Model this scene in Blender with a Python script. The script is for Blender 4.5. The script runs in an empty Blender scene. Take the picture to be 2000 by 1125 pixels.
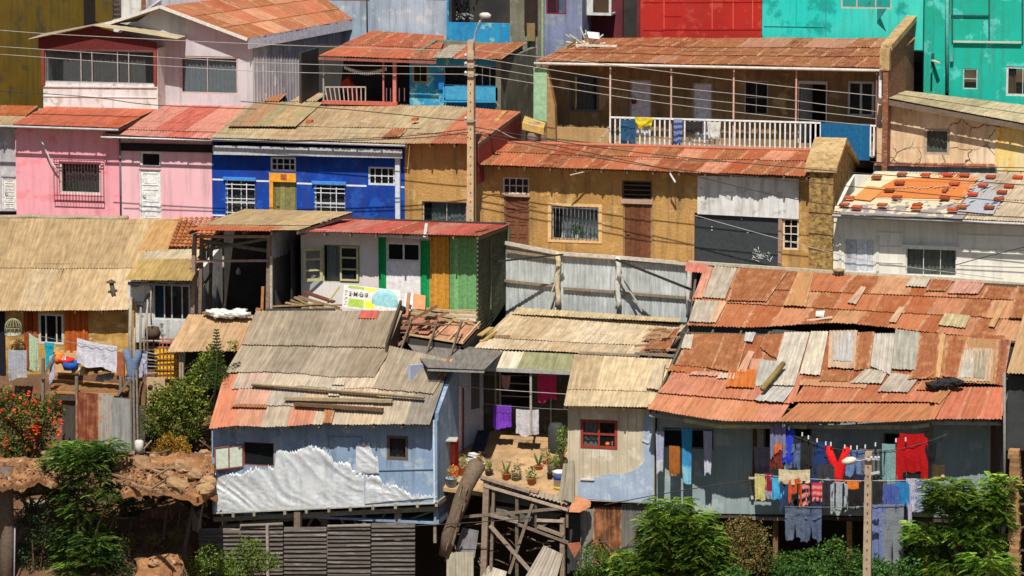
import bpy, math, random
from mathutils import Vector as V
sc = bpy.context.scene
C = sc.collection
rad = math.radians
# ------------------------------------------------------------------ camera
YAW, PITCH, DIST, FPX = rad(14), rad(8.5), 140.0, 7700.0
F = V((-math.sin(YAW)*math.cos(PITCH), math.cos(YAW)*math.cos(PITCH), -math.sin(PITCH)))
R_ = V((math.cos(YAW), math.sin(YAW), 0.0))
U_ = R_.cross(F)
CAM = -F*DIST
cd = bpy.data.cameras.new('camera'); cam = bpy.data.objects.new('camera', cd); C.objects.link(cam)
cam.location = CAM; cam.rotation_euler = (rad(90)-PITCH, 0, YAW)
cd.sensor_width = 36; cd.lens = FPX*36/2000; cd.clip_start = 1; cd.clip_end = 3000
sc.camera = cam
# ------------------------------------------------------------------ sky and sun
SD = V((-0.15, 1.0, -1.55)).normalized()
el = math.asin(-SD.z)
w = bpy.data.worlds.new('World'); sc.world = w; w.use_nodes = True
nt = w.node_tree; nt.nodes.clear()
sk = nt.nodes.new('ShaderNodeTexSky'); sk.sky_type = 'NISHITA'; sk.sun_disc = False
sk.sun_elevation = el; sk.sun_rotation = math.atan2(-SD.x, -SD.y)
bg = nt.nodes.new('ShaderNodeBackground'); bg.inputs[1].default_value = 0.055
wo = nt.nodes.new('ShaderNodeOutputWorld')
nt.links.new(sk.outputs[0], bg.inputs[0]); nt.links.new(bg.outputs[0], wo.inputs[0])
sl = bpy.data.lights.new('sun', 'SUN'); sl.energy = 4.9; sl.angle = rad(0.5); sl.color = (1.0, 0.94, 0.85)
so = bpy.data.objects.new('sun', sl); C.objects.link(so); so.location = (-10, -60, 90)
so.rotation_euler = SD.to_track_quat('-Z', 'Y').to_euler()
vs = sc.view_settings; vs.view_transform = 'Standard'; vs.look = 'None'; vs.exposure = 0.13; vs.gamma = 1
sc.cycles.max_bounces = 5; sc.cycles.transparent_max_bounces = 8
# ------------------------------------------------------------------ helpers
def P(px, py, Y):
    d = F*FPX + R_*(px-1000) + U_*(562.5-py)
    return CAM + d*((Y-CAM.y)/d.y)
def PZ(px, py, Z):
    d = F*FPX + R_*(px-1000) + U_*(562.5-py)
    return CAM + d*((Z-CAM.z)/d.z)
def PL(px, py, p0, n):
    d = F*FPX + R_*(px-1000) + U_*(562.5-py)
    return CAM + d*((p0-CAM).dot(n)/d.dot(n))
def s2l(c): c /= 255.0; return c/12.92 if c < .04045 else ((c+.055)/1.055)**2.4
def k(c, f):
    c = [s2l(x)*f for x in c]; m = .3*c[0]+.55*c[1]+.15*c[2]; return tuple(min(.86, lerp(x, m, .03)) for x in c)
def lerp(a, b, t): return a+(b-a)*t
def wc(*c): return k(c, 1.05)      # sunlit wall colour seen in the photo -> paint
def rc(*c): return k(c, .68)      # sunlit roof
def hc(*c): return k(c, 3.0)       # something seen in shade
def vary(c, rs, a, b): f_ = rs.uniform(a, b); return tuple(x*f_ for x in c)
MATS = {}
def nodes(name):
    m = bpy.data.materials.new(name); m.use_nodes = True; t = m.node_tree
    return m, t, t.nodes['Principled BSDF'], (lambda a, b: t.links.new(a, b))
def mat(name, c1, c2=None, c3=None, sc1=1.2, st=(1, 1, 1), lo=.42, hi=.62, rough=.85, bump=.0, bs=30., fine=.12, grime=.0, metal=0, spec=.3, seed=0., cracks=0):
    """weathered surface: two tones in large patches, a third in spots, vertical runs of dirt, a fine grain and a bump"""
    if name in MATS: return MATS[name]
    m, t, p, L = nodes(name)
    N = t.nodes.new
    tc = N('ShaderNodeTexCoord'); mp = N('ShaderNodeMapping'); mp.inputs['Scale'].default_value = st
    mp.inputs['Location'].default_value = (seed+len(MATS)*3.7, 0, 0); L(tc.outputs['Object'], mp.inputs[0])
    def noise(scale, det=5, src=mp, ro=.6):
        n = N('ShaderNodeTexNoise'); n.inputs['Scale'].default_value = scale; n.inputs['Detail'].default_value = det
        n.inputs['Roughness'].default_value = ro; L(src.outputs[0], n.inputs['Vector']); return n.outputs['Fac']
    def rng(x, a, b, ta=0., tb=1.):
        r = N('ShaderNodeMapRange'); L(x, r.inputs[0])
        for i, v in zip((1, 2, 3, 4), (a, b, ta, tb)): r.inputs[i].default_value = v
        return r.outputs[0]
    def mix(f, a, b, bt='MIX'):
        x = N('ShaderNodeMix'); x.data_type = 'RGBA'; x.blend_type = bt
        if isinstance(f, float): x.inputs[0].default_value = f
        else: L(f, x.inputs[0])
        for s, v in ((6, a), (7, b)):
            if isinstance(v, tuple): x.inputs[s].default_value = (*v[:3], 1)
            else: L(v, x.inputs[s])
        return x.outputs[2]
    c2 = c2 or tuple(x*.8 for x in c1)
    col = mix(rng(noise(sc1), lo, hi), c1, c2)
    if c3: col = mix(rng(noise(sc1*2.7, 8), .56, .62), col, c3)
    if grime:
        mg = N('ShaderNodeMapping'); mg.inputs['Scale'].default_value = (3.2, 3.2, .35); L(tc.outputs['Object'], mg.inputs[0])
        col = mix(rng(noise(1.4, 6, mg), .48, .75, 0, grime), col, (.07, .055, .04))
    if cracks:
        vo = N('ShaderNodeTexVoronoi'); vo.feature = 'DISTANCE_TO_EDGE'; vo.inputs['Scale'].default_value = .9
        wn = N('ShaderNodeTexNoise'); wn.inputs['Scale'].default_value = 2.5; wn.inputs['Detail'].default_value = 6; L(mp.outputs[0], wn.inputs['Vector'])
        ad = N('ShaderNodeVectorMath'); ad.operation = 'MULTIPLY_ADD'; ad.inputs[1].default_value = (.5, .5, .5); L(wn.outputs['Color'], ad.inputs[0]); L(mp.outputs[0], ad.inputs[2])
        L(ad.outputs[0], vo.inputs['Vector'])
        msk = rng(noise(.5, 2), .42, .5)
        e = rng(vo.outputs['Distance'], .011, .022, 1, 0)
        mm = N('ShaderNodeMath'); mm.operation = 'MULTIPLY'; L(e, mm.inputs[0]); L(msk, mm.inputs[1])
        col = mix(mm.outputs[0], col, (.10, .075, .055))
    g = noise(18, 4)
    col = mix(1.0, col, mix(rng(g, .3, .7), (1-fine,)*3, (1+fine*.6,)*3), 'MULTIPLY')
    L(col, p.inputs['Base Color']); p.inputs['Roughness'].default_value = rough
    p.inputs['Metallic'].default_value = metal; p.inputs['Specular IOR Level'].default_value = spec
    if bump:
        b = N('ShaderNodeBump'); b.inputs['Strength'].default_value = 1.0; b.inputs['Distance'].default_value = bump
        L(noise(bs, 6), b.inputs['Height']); L(b.outputs[0], p.inputs['Normal'])
    MATS[name] = m; return m
def sheet_mat():
    """painted / galvanised / rusty sheet: tint rgb = its paint, tint alpha = how far the rust has gone"""
    m, t, p, L = nodes('metal_sheet'); N = t.nodes.new
    a = N('ShaderNodeAttribute'); a.attribute_name = 'tint'; u = N('ShaderNodeAttribute'); u.attribute_name = 'suv'
    def noise(scale, st, det=6):
        mp = N('ShaderNodeMapping'); mp.inputs['Scale'].default_value = (st[0], st[1], 0); L(u.outputs['Vector'], mp.inputs[0])
        n = N('ShaderNodeTexNoise'); n.inputs['Scale'].default_value = scale; n.inputs['Detail'].default_value = det; n.inputs['Roughness'].default_value = .62
        L(mp.outputs[0], n.inputs['Vector']); return n.outputs['Fac']
    def math_(op, x, y):
        q = N('ShaderNodeMath'); q.operation = op
        for i, v in enumerate((x, y)):
            if isinstance(v, float): q.inputs[i].default_value = v
            else: L(v, q.inputs[i])
        return q.outputs[0]
    def rng(x, lo, hi, ta=0., tb=1.):
        r = N('ShaderNodeMapRange'); L(x, r.inputs[0])
        for i, v in zip((1, 2, 3, 4), (lo, hi, ta, tb)): r.inputs[i].default_value = v
        return r.outputs[0]
    def mix(f, x, y, bt='MIX'):
        q = N('ShaderNodeMix'); q.data_type = 'RGBA'; q.blend_type = bt
        if isinstance(f, float): q.inputs[0].default_value = f
        else: L(f, q.inputs[0])
        for s, v in ((6, x), (7, y)):
            if isinstance(v, tuple): q.inputs[s].default_value = (*v, 1)
            else: L(v, q.inputs[s])
        return q.outputs[2]
    st = noise(1.0, (9, .7, 1)); bl = noise(2.2, (1, 1, 1)); fi = noise(14, (1.5, .6, 1), 8)
    tone = mix(rng(bl, .3, .7), (.82, .82, .82), (1.15, 1.15, 1.15))
    col = mix(1.0, a.outputs['Color'], tone, 'MULTIPLY')
    r = math_('ADD', math_('ADD', math_('MULTIPLY', st, .5), math_('MULTIPLY', bl, .5)), math_('ADD', math_('MULTIPLY', fi, .25), -.12))
    r = math_('ADD', r, math_('MULTIPLY', math_('SUBTRACT', a.outputs['Alpha'], .5), .6))
    rust = mix(rng(fi, .3, .7), (.42, .17, .062), (.20, .075, .034))
    rust = mix(rng(st, .52, .64, 0, .7), rust, (.17, .065, .032))
    rust = mix(rng(bl, .5, .7), rust, (.46, .205, .095))
    col = mix(rng(r, .5, .62), col, rust)
    sx = N('ShaderNodeSeparateXYZ'); L(u.outputs['Vector'], sx.inputs[0])
    edge = rng(math_('ADD', sx.outputs[2], math_('MULTIPLY', math_('SUBTRACT', bl, .45), .55)), .03, .10, 1, 0)
    edge = math_('MULTIPLY', edge, rng(a.outputs['Alpha'], .36, .5, 0, .75))
    col = mix(edge, col, (.52, .33, .20))
    spots = rng(noise(5, (1, 1, 1), 3), .68, .74, 0, .55); col = mix(math_('MULTIPLY', spots, rng(a.outputs['Alpha'], .3, .5)), col, (.60, .47, .35))
    col = mix(1.0, col, mix(rng(st, .38, .62), (.74, .72, .70), (1.13, 1.13, 1.12)), 'MULTIPLY')
    L(col, p.inputs['Base Color']); p.inputs['Roughness'].default_value = .7; p.inputs['Specular IOR Level'].default_value = .25
    b = N('ShaderNodeBump'); b.inputs['Distance'].default_value = .01; L(fi, b.inputs['Height']); L(b.outputs[0], p.inputs['Normal'])
    return m
def tint_mat(name, rough=.8, trans=0., var=.25, scale=9., wrinkle=0.):
    """colour comes from the mesh's own 'tint'; a little cloudy variation on top"""
    m, t, p, L = nodes(name); N = t.nodes.new
    a = N('ShaderNodeAttribute'); a.attribute_name = 'tint'
    tc = N('ShaderNodeTexCoord'); n = N('ShaderNodeTexNoise'); n.inputs['Scale'].default_value = scale; n.inputs['Detail'].default_value = 5
    L(tc.outputs['Object'], n.inputs['Vector'])
    r = N('ShaderNodeMapRange'); L(n.outputs['Fac'], r.inputs[0])
    for i, v in zip((1, 2, 3, 4), (.3, .7, 1-var, 1+var*.6)): r.inputs[i].default_value = v
    q = N('ShaderNodeMix'); q.data_type = 'RGBA'; q.blend_type = 'MULTIPLY'; q.inputs[0].default_value = 1
    L(a.outputs['Color'], q.inputs[6]); L(r.outputs[0], q.inputs[7]); L(q.outputs[2], p.inputs['Base Color'])
    p.inputs['Roughness'].default_value = rough; p.inputs['Specular IOR Level'].default_value = .2
    if wrinkle:
        b = N('ShaderNodeBump'); b.inputs['Distance'].default_value = wrinkle; L(n.outputs['Fac'], b.inputs['Height']); L(b.outputs[0], p.inputs['Normal'])
    if trans:
        o = t.nodes['Material Output']; tr = N('ShaderNodeBsdfTranslucent'); L(q.outputs[2], tr.inputs[0])
        ms = N('ShaderNodeMixShader'); ms.inputs[0].default_value = trans; L(p.outputs[0], ms.inputs[1]); L(tr.outputs[0], ms.inputs[2]); L(ms.outputs[0], o.inputs[0])
    return m
def glass_mat(name, tint=(.85, .88, .88), amt=.82):
    m, t, p, L = nodes(name); N = t.nodes.new; o = t.nodes['Material Output']
    tr = N('ShaderNodeBsdfTransparent'); tr.inputs[0].default_value = (*tint, 1)
    p.inputs['Base Color'].default_value = (.03, .035, .04, 1); p.inputs['Roughness'].default_value = .08
    ms = N('ShaderNodeMixShader'); ms.inputs[0].default_value = amt; L(p.outputs[0], ms.inputs[1]); L(tr.outputs[0], ms.inputs[2]); L(ms.outputs[0], o.inputs[0])
    return m
SHEET = sheet_mat(); CLOTH = tint_mat('cloth', .9, .12, .18, 14., .02); LEAF = tint_mat('leaf', .6, .3, .3, 3.); PAINTED = tint_mat('painted', .7, 0, .2, 8.)
WOODT = tint_mat('bare_timber', .9, 0, .28, 9., .008); GLASS = glass_mat('window_glass')
class MB:
    def __init__(s): s.v = []; s.f = []; s.c = []; s.u = []; s.sm = []; s.col = (.5, .5, .5, 0.)
    def add(s, vs, fs, col=None, us=None, smooth=False):
        b = len(s.v); s.v += [tuple(v) for v in vs]; s.f += [tuple(b+i for i in f) for f in fs]
        c = col or s.col; c = c if len(c) == 4 else (*c, 0.)
        s.c += [c]*len(vs); s.u += us or [(v[0], v[2], v[1]) for v in vs]; s.sm += [smooth]*len(fs)
    def box(s, a, b, col=None):
        x0, x1 = sorted((a[0], b[0])); y0, y1 = sorted((a[1], b[1])); z0, z1 = sorted((a[2], b[2]))
        s.hexa([(x0, y0, z0), (x1, y0, z0), (x1, y0, z1), (x0, y0, z1)], (0, y1-y0, 0), col)
    def hexa(s, q, d, col=None):
        q = [V(p) for p in q]; n = len(q); d = V(d); r = [p+d for p in q]
        nrm = (q[1]-q[0]).cross(q[2]-q[0])
        fs = [tuple(range(n)), tuple(range(2*n-1, n-1, -1))]+[(i, i+n, (i+1) % n+n, (i+1) % n) for i in range(n)]
        if nrm.dot(d) > 0: fs = [f[::-1] for f in fs]
        s.add(q+r, fs, col)
    def beam(s, a, b, w=.1, h=None, col=None, up=(0, 0, 1)):
        a, b = V(a), V(b); h = h or w; t = (b-a).normalized(); up = V(up)
        if abs(t.dot(up)) > .95: up = V((0, 1, 0))
        x = t.cross(up).normalized(); y = x.cross(t)
        q = [a-x*w/2-y*h/2, a+x*w/2-y*h/2, a+x*w/2+y*h/2, a-x*w/2+y*h/2]
        s.hexa(q, b-a, col)
    def tube(s, pts, r, n=6, col=None, cap=True):
        pts = [V(p) for p in pts]; m = len(pts); rs = r if isinstance(r, (list, tuple)) else [r]*m
        vs = []; fs = []; up0 = V((0, 0, 1)); x = None
        for i, p in enumerate(pts):
            t = (pts[min(i+1, m-1)]-pts[max(i-1, 0)]).normalized()
            if x is None: x = t.cross(up0 if abs(t.z) < .9 else V((0, 1, 0))).normalized()
            else: x = (x-t*x.dot(t)).normalized()
            y = t.cross(x)
            for j in range(n):
                a = j*2*math.pi/n; vs.append(p+(x*math.cos(a)+y*math.sin(a))*rs[i])
        for i in range(m-1):
            for j in range(n): fs.append((i*n+j, i*n+(j+1) % n, (i+1)*n+(j+1) % n, (i+1)*n+j))
        if cap: fs += [tuple(range(n-1, -1, -1)), tuple(range((m-1)*n, m*n))]
        s.add(vs, fs, col, smooth=True)
    def lathe(s, c, prof, n=14, col=None, ax=(0, 0, 1)):
        c = V(c); ax = V(ax).normalized(); x = ax.orthogonal().normalized(); y = ax.cross(x); vs = []; fs = []
        for r, h in prof:
            for j in range(n): a = j*2*math.pi/n; vs.append(c+ax*h+(x*math.cos(a)+y*math.sin(a))*r)
        for i in range(len(prof)-1):
            for j in range(n): fs.append((i*n+j, i*n+(j+1) % n, (i+1)*n+(j+1) % n, (i+1)*n+j))
        fs += [tuple(range(n-1, -1, -1)), tuple(range((len(prof)-1)*n, len(prof)*n))]
        s.add(vs, fs, col, smooth=True)
    def sheet(s, A, B, Cc, D, col=(.5, .5, .5, .3), pitch=.11, amp=.016, lo=.0, hi=.0, nv=3, jag=0., bow=0., prof='sine', rs=None):
        """one corrugated sheet A lower-left, B lower-right, C upper-right, D upper-left"""
        A, B, Cc, D = map(V, (A, B, Cc, D)); n = (B-A).cross(D-A).normalized(); rs = rs or random
        W = ((B-A).length+(Cc-D).length)/2; Hh = (D-A).length; per = max(1, round(W/pitch)); nu = per*4; ph = rs.random()*.001
        us = []; vs = []; so_ = rs.random()*40; jit = 0
        for j in range(nv+1):
            v = j/nv
            for i in range(nu+1):
                u = i/nu; vv = v
                if j == 0 and jag:
                    if i % 4 == 0: jit = rs.uniform(-1, 1)*jag
                    vv = jit/max(Hh, .1)
                q = A.lerp(B, u).lerp(D.lerp(Cc, u), vv)
                if prof == 'sine': h = math.sin(i*math.pi/2)*amp
                else: h = amp if i % 4 == 0 else 0
                q = q+n*(h+lo*(1-v)+hi*v+bow*math.sin(math.pi*u)*(1-v))
                vs.append(q); us.append((u*W+so_, v*Hh+so_, min(u, 1-u)*W))
        m = nu+1; fs = [(j*m+i, j*m+i+1, (j+1)*m+i+1, (j+1)*m+i) for j in range(nv) for i in range(nu)]
        s.add(vs, fs, col, us, smooth=(prof == 'sine'))
    def ok(s): return bool(s.v)
def lump(q, c, r, col, seed, n=14, k_=.7):
    from mathutils import noise as mn
    vs = []; m = 9
    for j in range(m+1):
        for i in range(n):
            a, b_ = 2*math.pi*i/n, math.pi*j/m; d = V((math.sin(b_)*math.cos(a), math.sin(b_)*math.sin(a), math.cos(b_))); f = 1+k_*mn.noise(d*1.9+V((seed*3, 0, 0)))+.3*mn.noise(d*5+V((0, seed, 0)))
            vs.append(V(c)+V((d.x*r[0]*f, d.y*r[1]*f, d.z*r[2]*f)))
    q.add(vs, [(j*n+i, (j+1)*n+i, (j+1)*n+(i+1) % n, j*n+(i+1) % n) for j in range(m) for i in range(n)], (*col, 0), smooth=True)
def obj(name, mb, m, parent=None, **kw):
    me = bpy.data.meshes.new(name); me.from_pydata(mb.v, [], mb.f)
    me.polygons.foreach_set('use_smooth', mb.sm)
    a = me.attributes.new('tint', 'FLOAT_COLOR', 'POINT'); a.data.foreach_set('color', [x for c in mb.c for x in c])
    a = me.attributes.new('suv', 'FLOAT_VECTOR', 'POINT'); a.data.foreach_set('vector', [x for c in mb.u for x in c])
    me.materials.append(m); me.update()
    o = bpy.data.objects.new(name, me); C.objects.link(o)
    if parent: o.parent = parent
    for kk, vv in kw.items(): o[kk] = vv
    return o
ROOTS = []
def thing(name, label, cat, group=None):
    o = bpy.data.objects.new(name, None); C.objects.link(o); o['label'] = label; o['category'] = cat; o.empty_display_size = .3
    if group: o['group'] = group
    o['kind'] = 'thing'; ROOTS.append(o); return o
def single(name, mb, m, label, cat, group=None):
    o = obj(name, mb, m); o['label'] = label; o['category'] = cat; o['kind'] = 'thing'
    if group: o['group'] = group
    xs = [v[0] for v in mb.v]; ys = [v[1] for v in mb.v]; z = min(v[2] for v in mb.v)
    c = V(((min(xs)+max(xs))/2, (min(ys)+max(ys))/2, z))
    import mathutils
    o.data.transform(mathutils.Matrix.Translation(-c)); o.location = c
    return o
def finish():
    for s_ in SHELLS: shell_now(*s_)
    for r in ROOTS:
        pts = []
        def walk(o):
            if o.type == 'MESH': pts.extend([o.bound_box[0], o.bound_box[6]])
            for ch in o.children: walk(ch)
        walk(r)
        if not pts: print('EMPTY THING', r.name); continue
        lo = [min(p[i] for p in pts) for i in range(3)]; hi = [max(p[i] for p in pts) for i in range(3)]
        L0 = V(((lo[0]+hi[0])/2, (lo[1]+hi[1])/2, lo[2])); r.location = L0
        for ch in r.children: ch.location = ch.location-L0
# -- building blocks, all in metres; pixel corners are turned into points on a plane of known depth
def rect(r, Y):
    xm, ym = (r[0]+r[2])/2, (r[1]+r[3])/2
    return P(r[0], ym, Y).x, P(r[2], ym, Y).x, P(xm, r[3], Y).z, P(xm, r[1], Y).z    # x0 x1 z0 z1
def lerp(a, b, t): return a+(b-a)*t
def wall(b, Y, xl, xr, tl, tr, bl, br, holes, m, th=.18, name='wall', col=None, top=None):
    x0, x1 = P(xl, (tl+bl)/2, Y).x, P(xr, (tr+br)/2, Y).x
    ztl, ztr, zbl, zbr = P(xl, tl, Y).z, P(xr, tr, Y).z, P(xl, bl, Y).z, P(xr, br, Y).z
    T = lambda x: lerp(ztl, ztr, (x-x0)/(x1-x0)); B = lambda x: lerp(zbl, zbr, (x-x0)/(x1-x0))
    hs = [rect(h, Y) for h in holes]
    xs = sorted({x0, x1, *[min(max(h[i], x0), x1) for h in hs for i in (0, 1)]})
    mb = MB(); mb.col = (*col, 0) if col else mb.col
    for a, c in zip(xs, xs[1:]):
        if c-a < 1e-4: continue
        mid = (a+c)/2; seg = sorted([(h[2], h[3]) for h in hs if h[0] < mid < h[1]])
        lo = (B(a), B(c))
        for z0, z1 in seg:
            if z0 > max(lo): mb.hexa([(a, Y, lo[0]), (c, Y, lo[1]), (c, Y, z0), (a, Y, z0)], (0, th, 0))
            lo = (z1, z1)
        if min(T(a), T(c)) > max(lo)-.3: mb.hexa([(a, Y, lo[0]), (c, Y, lo[1]), (c, Y, T(c)), (a, Y, T(a))], (0, th, 0))
    obj(name, mb, m, b)
    return dict(x0=x0, x1=x1, ztl=ztl, ztr=ztr, zb=min(zbl, zbr), Y=Y, th=th)
SHELLS = []; PLANES = {}
def shell(b, w, depth, rise, m, th=.16, sides='LR', drop=.0, zb=None): SHELLS.append((b, w, depth, rise, m, th, sides, drop, zb))
def shell_now(b, w, depth, rise, m, th, sides, drop, zb):
    """side walls, back wall and floor behind a front wall, top following the roof"""
    mb = MB(); Y0 = w['Y']+w['th']; Y1 = w['Y']+depth; z = zb if zb is not None else w['zb']
    if b.name in PLANES:
        A, n, yr = PLANES[b.name]; Y1 = min(Y1, yr-.1)
        w = dict(w); tz = lambda x, y: A.z-((x-A.x)*n.x+(y-A.y)*n.y)/n.z-.12
        Z = [[tz(x, y) for y in (Y0, Y1)] for x in (w['x0'], w['x1'])]
        for s in sides:
            x = w['x0'] if s == 'L' else w['x1']-th; a = Z[0 if s == 'L' else 1]
            mb.hexa([(x, Y0, z), (x, Y1, z), (x, Y1, a[1]), (x, Y0, a[0])], (th, 0, 0))
        mb.hexa([(w['x0'], Y1, z), (w['x1'], Y1, z), (w['x1'], Y1, Z[1][1]), (w['x0'], Y1, Z[0][1])], (0, th, 0))
        mb.hexa([(w['x0']+th, Y0, z), (w['x1']-th, Y0, z), (w['x1']-th, Y1, z), (w['x0']+th, Y1, z)], (0, 0, .08))
        obj('side_walls', mb, m, b); return
    for s in sides:
        x = w['x0'] if s == 'L' else w['x1']-th; zt = w['ztl' if s == 'L' else 'ztr']-drop
        mb.hexa([(x, Y0, z), (x, Y1, z), (x, Y1, zt+rise), (x, Y0, zt)], (th, 0, 0))
    mb.hexa([(w['x0'], Y1, z), (w['x1'], Y1, z), (w['x1'], Y1, w['ztr']+rise-drop), (w['x0'], Y1, w['ztl']+rise-drop)], (0, th, 0))
    mb.hexa([(w['x0']+th, Y0, z), (w['x1']-th, Y0, z), (w['x1']-th, Y1, z), (w['x0']+th, Y1, z)], (0, 0, .08))
    obj('wall', mb, m, b)
def frame_(mb, x0, x1, z0, z1, y, fw=.05, d=.06, col=None):
    mb.box((x0, y, z0), (x0+fw, y+d, z1), col); mb.box((x1-fw, y, z0), (x1, y+d, z1), col)
    mb.box((x0+fw, y, z1-fw), (x1-fw, y+d, z1), col); mb.box((x0+fw, y, z0), (x1-fw, y+d, z0+fw), col)
def curtain_(mb, x0, x1, z0, z1, y, col, amp=.03, per=.16):
    n = max(8, int((x1-x0)/per*6)); vs = []
    for i in range(n+1):
        x = lerp(x0, x1, i/n); yy = y+amp*math.sin(i*2*math.pi/6+math.sin(i*.37))
        vs += [(x, yy, z0), (x, yy, z1)]
    mb.add(vs, [(2*i, 2*i+2, 2*i+3, 2*i+1) for i in range(n)], col, smooth=True)
def win(b, Y, r, fc=(.7, .7, .7), nx=1, ny=1, fw=.05, mw=.025, inset=.06, curtain=None, cx=(0, 1), sill=0, bars=None, label=None, glass=GLASS, xs=None, zs=None):
    x0, x1, z0, z1 = rect(r, Y); y = Y+inset; mb = MB(); mb.col = (*fc, 0)
    frame_(mb, x0, x1, z0, z1, y, fw)
    for t in (xs or [i/nx for i in range(1, nx)]): x = lerp(x0, x1, t); mb.box((x-mw/2, y+.005, z0+fw), (x+mw/2, y+.045, z1-fw))
    for t in (zs or [i/ny for i in range(1, ny)]): z = lerp(z0, z1, t); mb.box((x0+fw, y+.01, z-mw/2), (x1-fw, y+.05, z+mw/2))
    f = obj('window', mb, PAINTED, b)
    if label: f['label'] = label
    g = MB(); g.box((x0+fw, y+.052, z0+fw), (x1-fw, y+.058, z1-fw)); obj('pane', g, glass, f)
    if curtain:
        c = MB(); curtain_(c, lerp(x0, x1, cx[0])+.02, lerp(x0, x1, cx[1])-.02, z0, z1, y+.2, curtain); obj('curtain', c, CLOTH, f)
    if sill:
        q = MB(); q.col = (*fc, 0); q.box((x0-.06, Y-.09, z0-.06), (x1+.06, Y+inset, z0-.003)); obj('sill', q, PAINTED, f)
    if bars:
        kind, n, bc, out = bars; q = MB(); q.col = (*bc, 0)
        if kind == 'v':
            for i in range(n+1): x = lerp(x0, x1, i/n); q.tube([(x, Y-out, z0-.03), (x, Y-out, z1+.03)], .011, 5)
            for z in (z0+.05, z1-.05): q.beam((x0-.03, Y-out, z), (x1+.03, Y-out, z), .02, .03)
        obj('bars', q, PAINTED, f)
    return f
def door(b, Y, r, c=(.7, .7, .7), fc=None, kind='panel', n=4, inset=.07, m=None, fw=.06, label=None):
    x0, x1, z0, z1 = rect(r, Y); y = Y+inset; fc = fc or c
    f = MB(); f.col = (*fc, 0); f.box((x0, y-.03, z0), (x0+fw, y+.06, z1)); f.box((x1-fw, y-.03, z0), (x1, y+.06, z1)); f.box((x0+fw, y-.03, z1-fw), (x1-fw, y+.06, z1))
    mb = MB(); mb.col = (*c, 0); a, d = x0+fw+.004, x1-fw-.004; mb.box((a, y, z0), (d, y+.04, z1-fw-.004))
    if kind == 'panel':
        for i in range(n):
            za, zb = lerp(z0, z1-fw, (i+.12)/n), lerp(z0, z1-fw, (i+.88)/n)
            frame_(mb, a+.06, d-.06, za, zb, y-.022, .03, .02); mb.box((a+.13, y-.015, za+.07), (d-.13, y-.001, zb-.07))
    elif kind == 'two':
        for i in range(n):
            for s in (0, 1):
                za, zb = lerp(z0, z1-fw, (i+.1)/n), lerp(z0, z1-fw, (i+.9)/n); aa, dd = lerp(a, d, s*.5+.06), lerp(a, d, s*.5+.44)
                frame_(mb, aa, dd, za, zb, y-.022, .025, .02)
    elif kind == 'plank':
        for i in range(n):
            aa, dd = lerp(a, d, i/n)+.006, lerp(a, d, (i+1)/n)-.006
            cc = vary(c, random, .75, 1.2); mb.box((aa, y-.02-.012*(i % 2), z0), (dd, y-.001, z1-fw-.004), (*cc, 0))
    dd_ = obj('door', mb, m or WOODT, b)
    if label: dd_['label'] = label
    obj('door_frame', f, PAINTED, dd_)
    h = MB(); h.col = (.25, .22, .18, 0); zc = lerp(z0, z1, .48); h.beam((a+.07, y-.07, zc), (a+.18, y-.07, zc), .025); h.beam((a+.08, y-.07, zc), (a+.08, y, zc), .025); obj('handle', h, PAINTED, dd_)
    return dd_
def planeof(Y0, Y1, e, rg):
    """roof plane through the eave (at depth Y0) and the ridge (at depth Y1), both given by pixels ((xl,yl),(xr,yr))"""
    A, B = P(*e[0], Y0), P(*e[1], Y0); D, Cc = P(*rg[0], Y1), P(*rg[1], Y1)
    return A, B, Cc, D
def pick(rs, pal):
    t = rs.random()*sum(p[2] for p in pal)
    for c, wv, q in pal:
        t -= q
        if t <= 0: return c, wv
    return pal[-1][0], pal[-1][1]
def roofgrid(mb, A, B, Cc, D, rows, pal, seed=1, sw=.85, jit=.0, jag=.02, pitch=.11, amp=.016, sag=0., over=.13, skew=0.):
    rs = random.Random(seed); W = (B-A).length; Hh = (D-A).length; n = (B-A).cross(D-A).normalized()
    rows = rows if isinstance(rows, list) else [i/rows for i in range(rows+1)]
    def q(u, v): return A.lerp(B, u).lerp(D.lerp(Cc, u), v)-V((0, 0, sag))*math.sin(math.pi*min(max(u, 0), 1))*math.sin(math.pi*min(max(v, .0), 1))+V((0, 0, sag*.25))*math.sin(u*17+seed)
    for ri in range(len(rows)-1):
        u = -rs.random()*.5*sw/W; i = 0
        while u < 1:
            wu = sw*rs.uniform(.8, 1.25)/W; u0, u1 = max(u-.03/W, 0), min(u+wu, 1)
            if 1-u1 < .3*sw/W: u1 = 1
            v0 = rows[ri]-(over/Hh if ri else 0)+rs.uniform(-1, 1)*jit/Hh; v1 = rows[ri+1]
            c, wv = pick(rs, pal); f = rs.uniform(.88, 1.1); col = (c[0]*f, c[1]*f, c[2]*f, min(1, max(0, wv+rs.uniform(-.12, .12))))
            lo = (.028 if ri else .01)+.004*(i % 2)+rs.random()*jit*.12
            mb.sheet(q(u0, v0), q(u1, v0), q(u1, v1), q(u0, v1), col, pitch, amp, lo, .002+.004*(i % 2), 3, jag, rs=rs)
            if u1 >= 1: break
            u += wu; i += 1
def px_sheets(mb, pl, lst, lift=.05, pitch=.11, amp=.016, jag=.03, seed=3):
    """extra sheets lying on a roof plane: (four pixel corners ll lr ur ul, colour, rust, extra lift)"""
    rs = random.Random(seed); p0 = pl[0]; n = (pl[1]-pl[0]).cross(pl[3]-pl[0]).normalized()
    for q in lst:
        c = q[1]; w_ = q[2]; e = q[3]*.6 if len(q) > 3 else 0
        pts = [PL(x, y, p0+n*lift, n) for x, y in q[0]]
        mb.sheet(*pts, (*c, w_), pitch, amp, .02+e, .0+e*.5, 3, jag, rs=rs)
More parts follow.
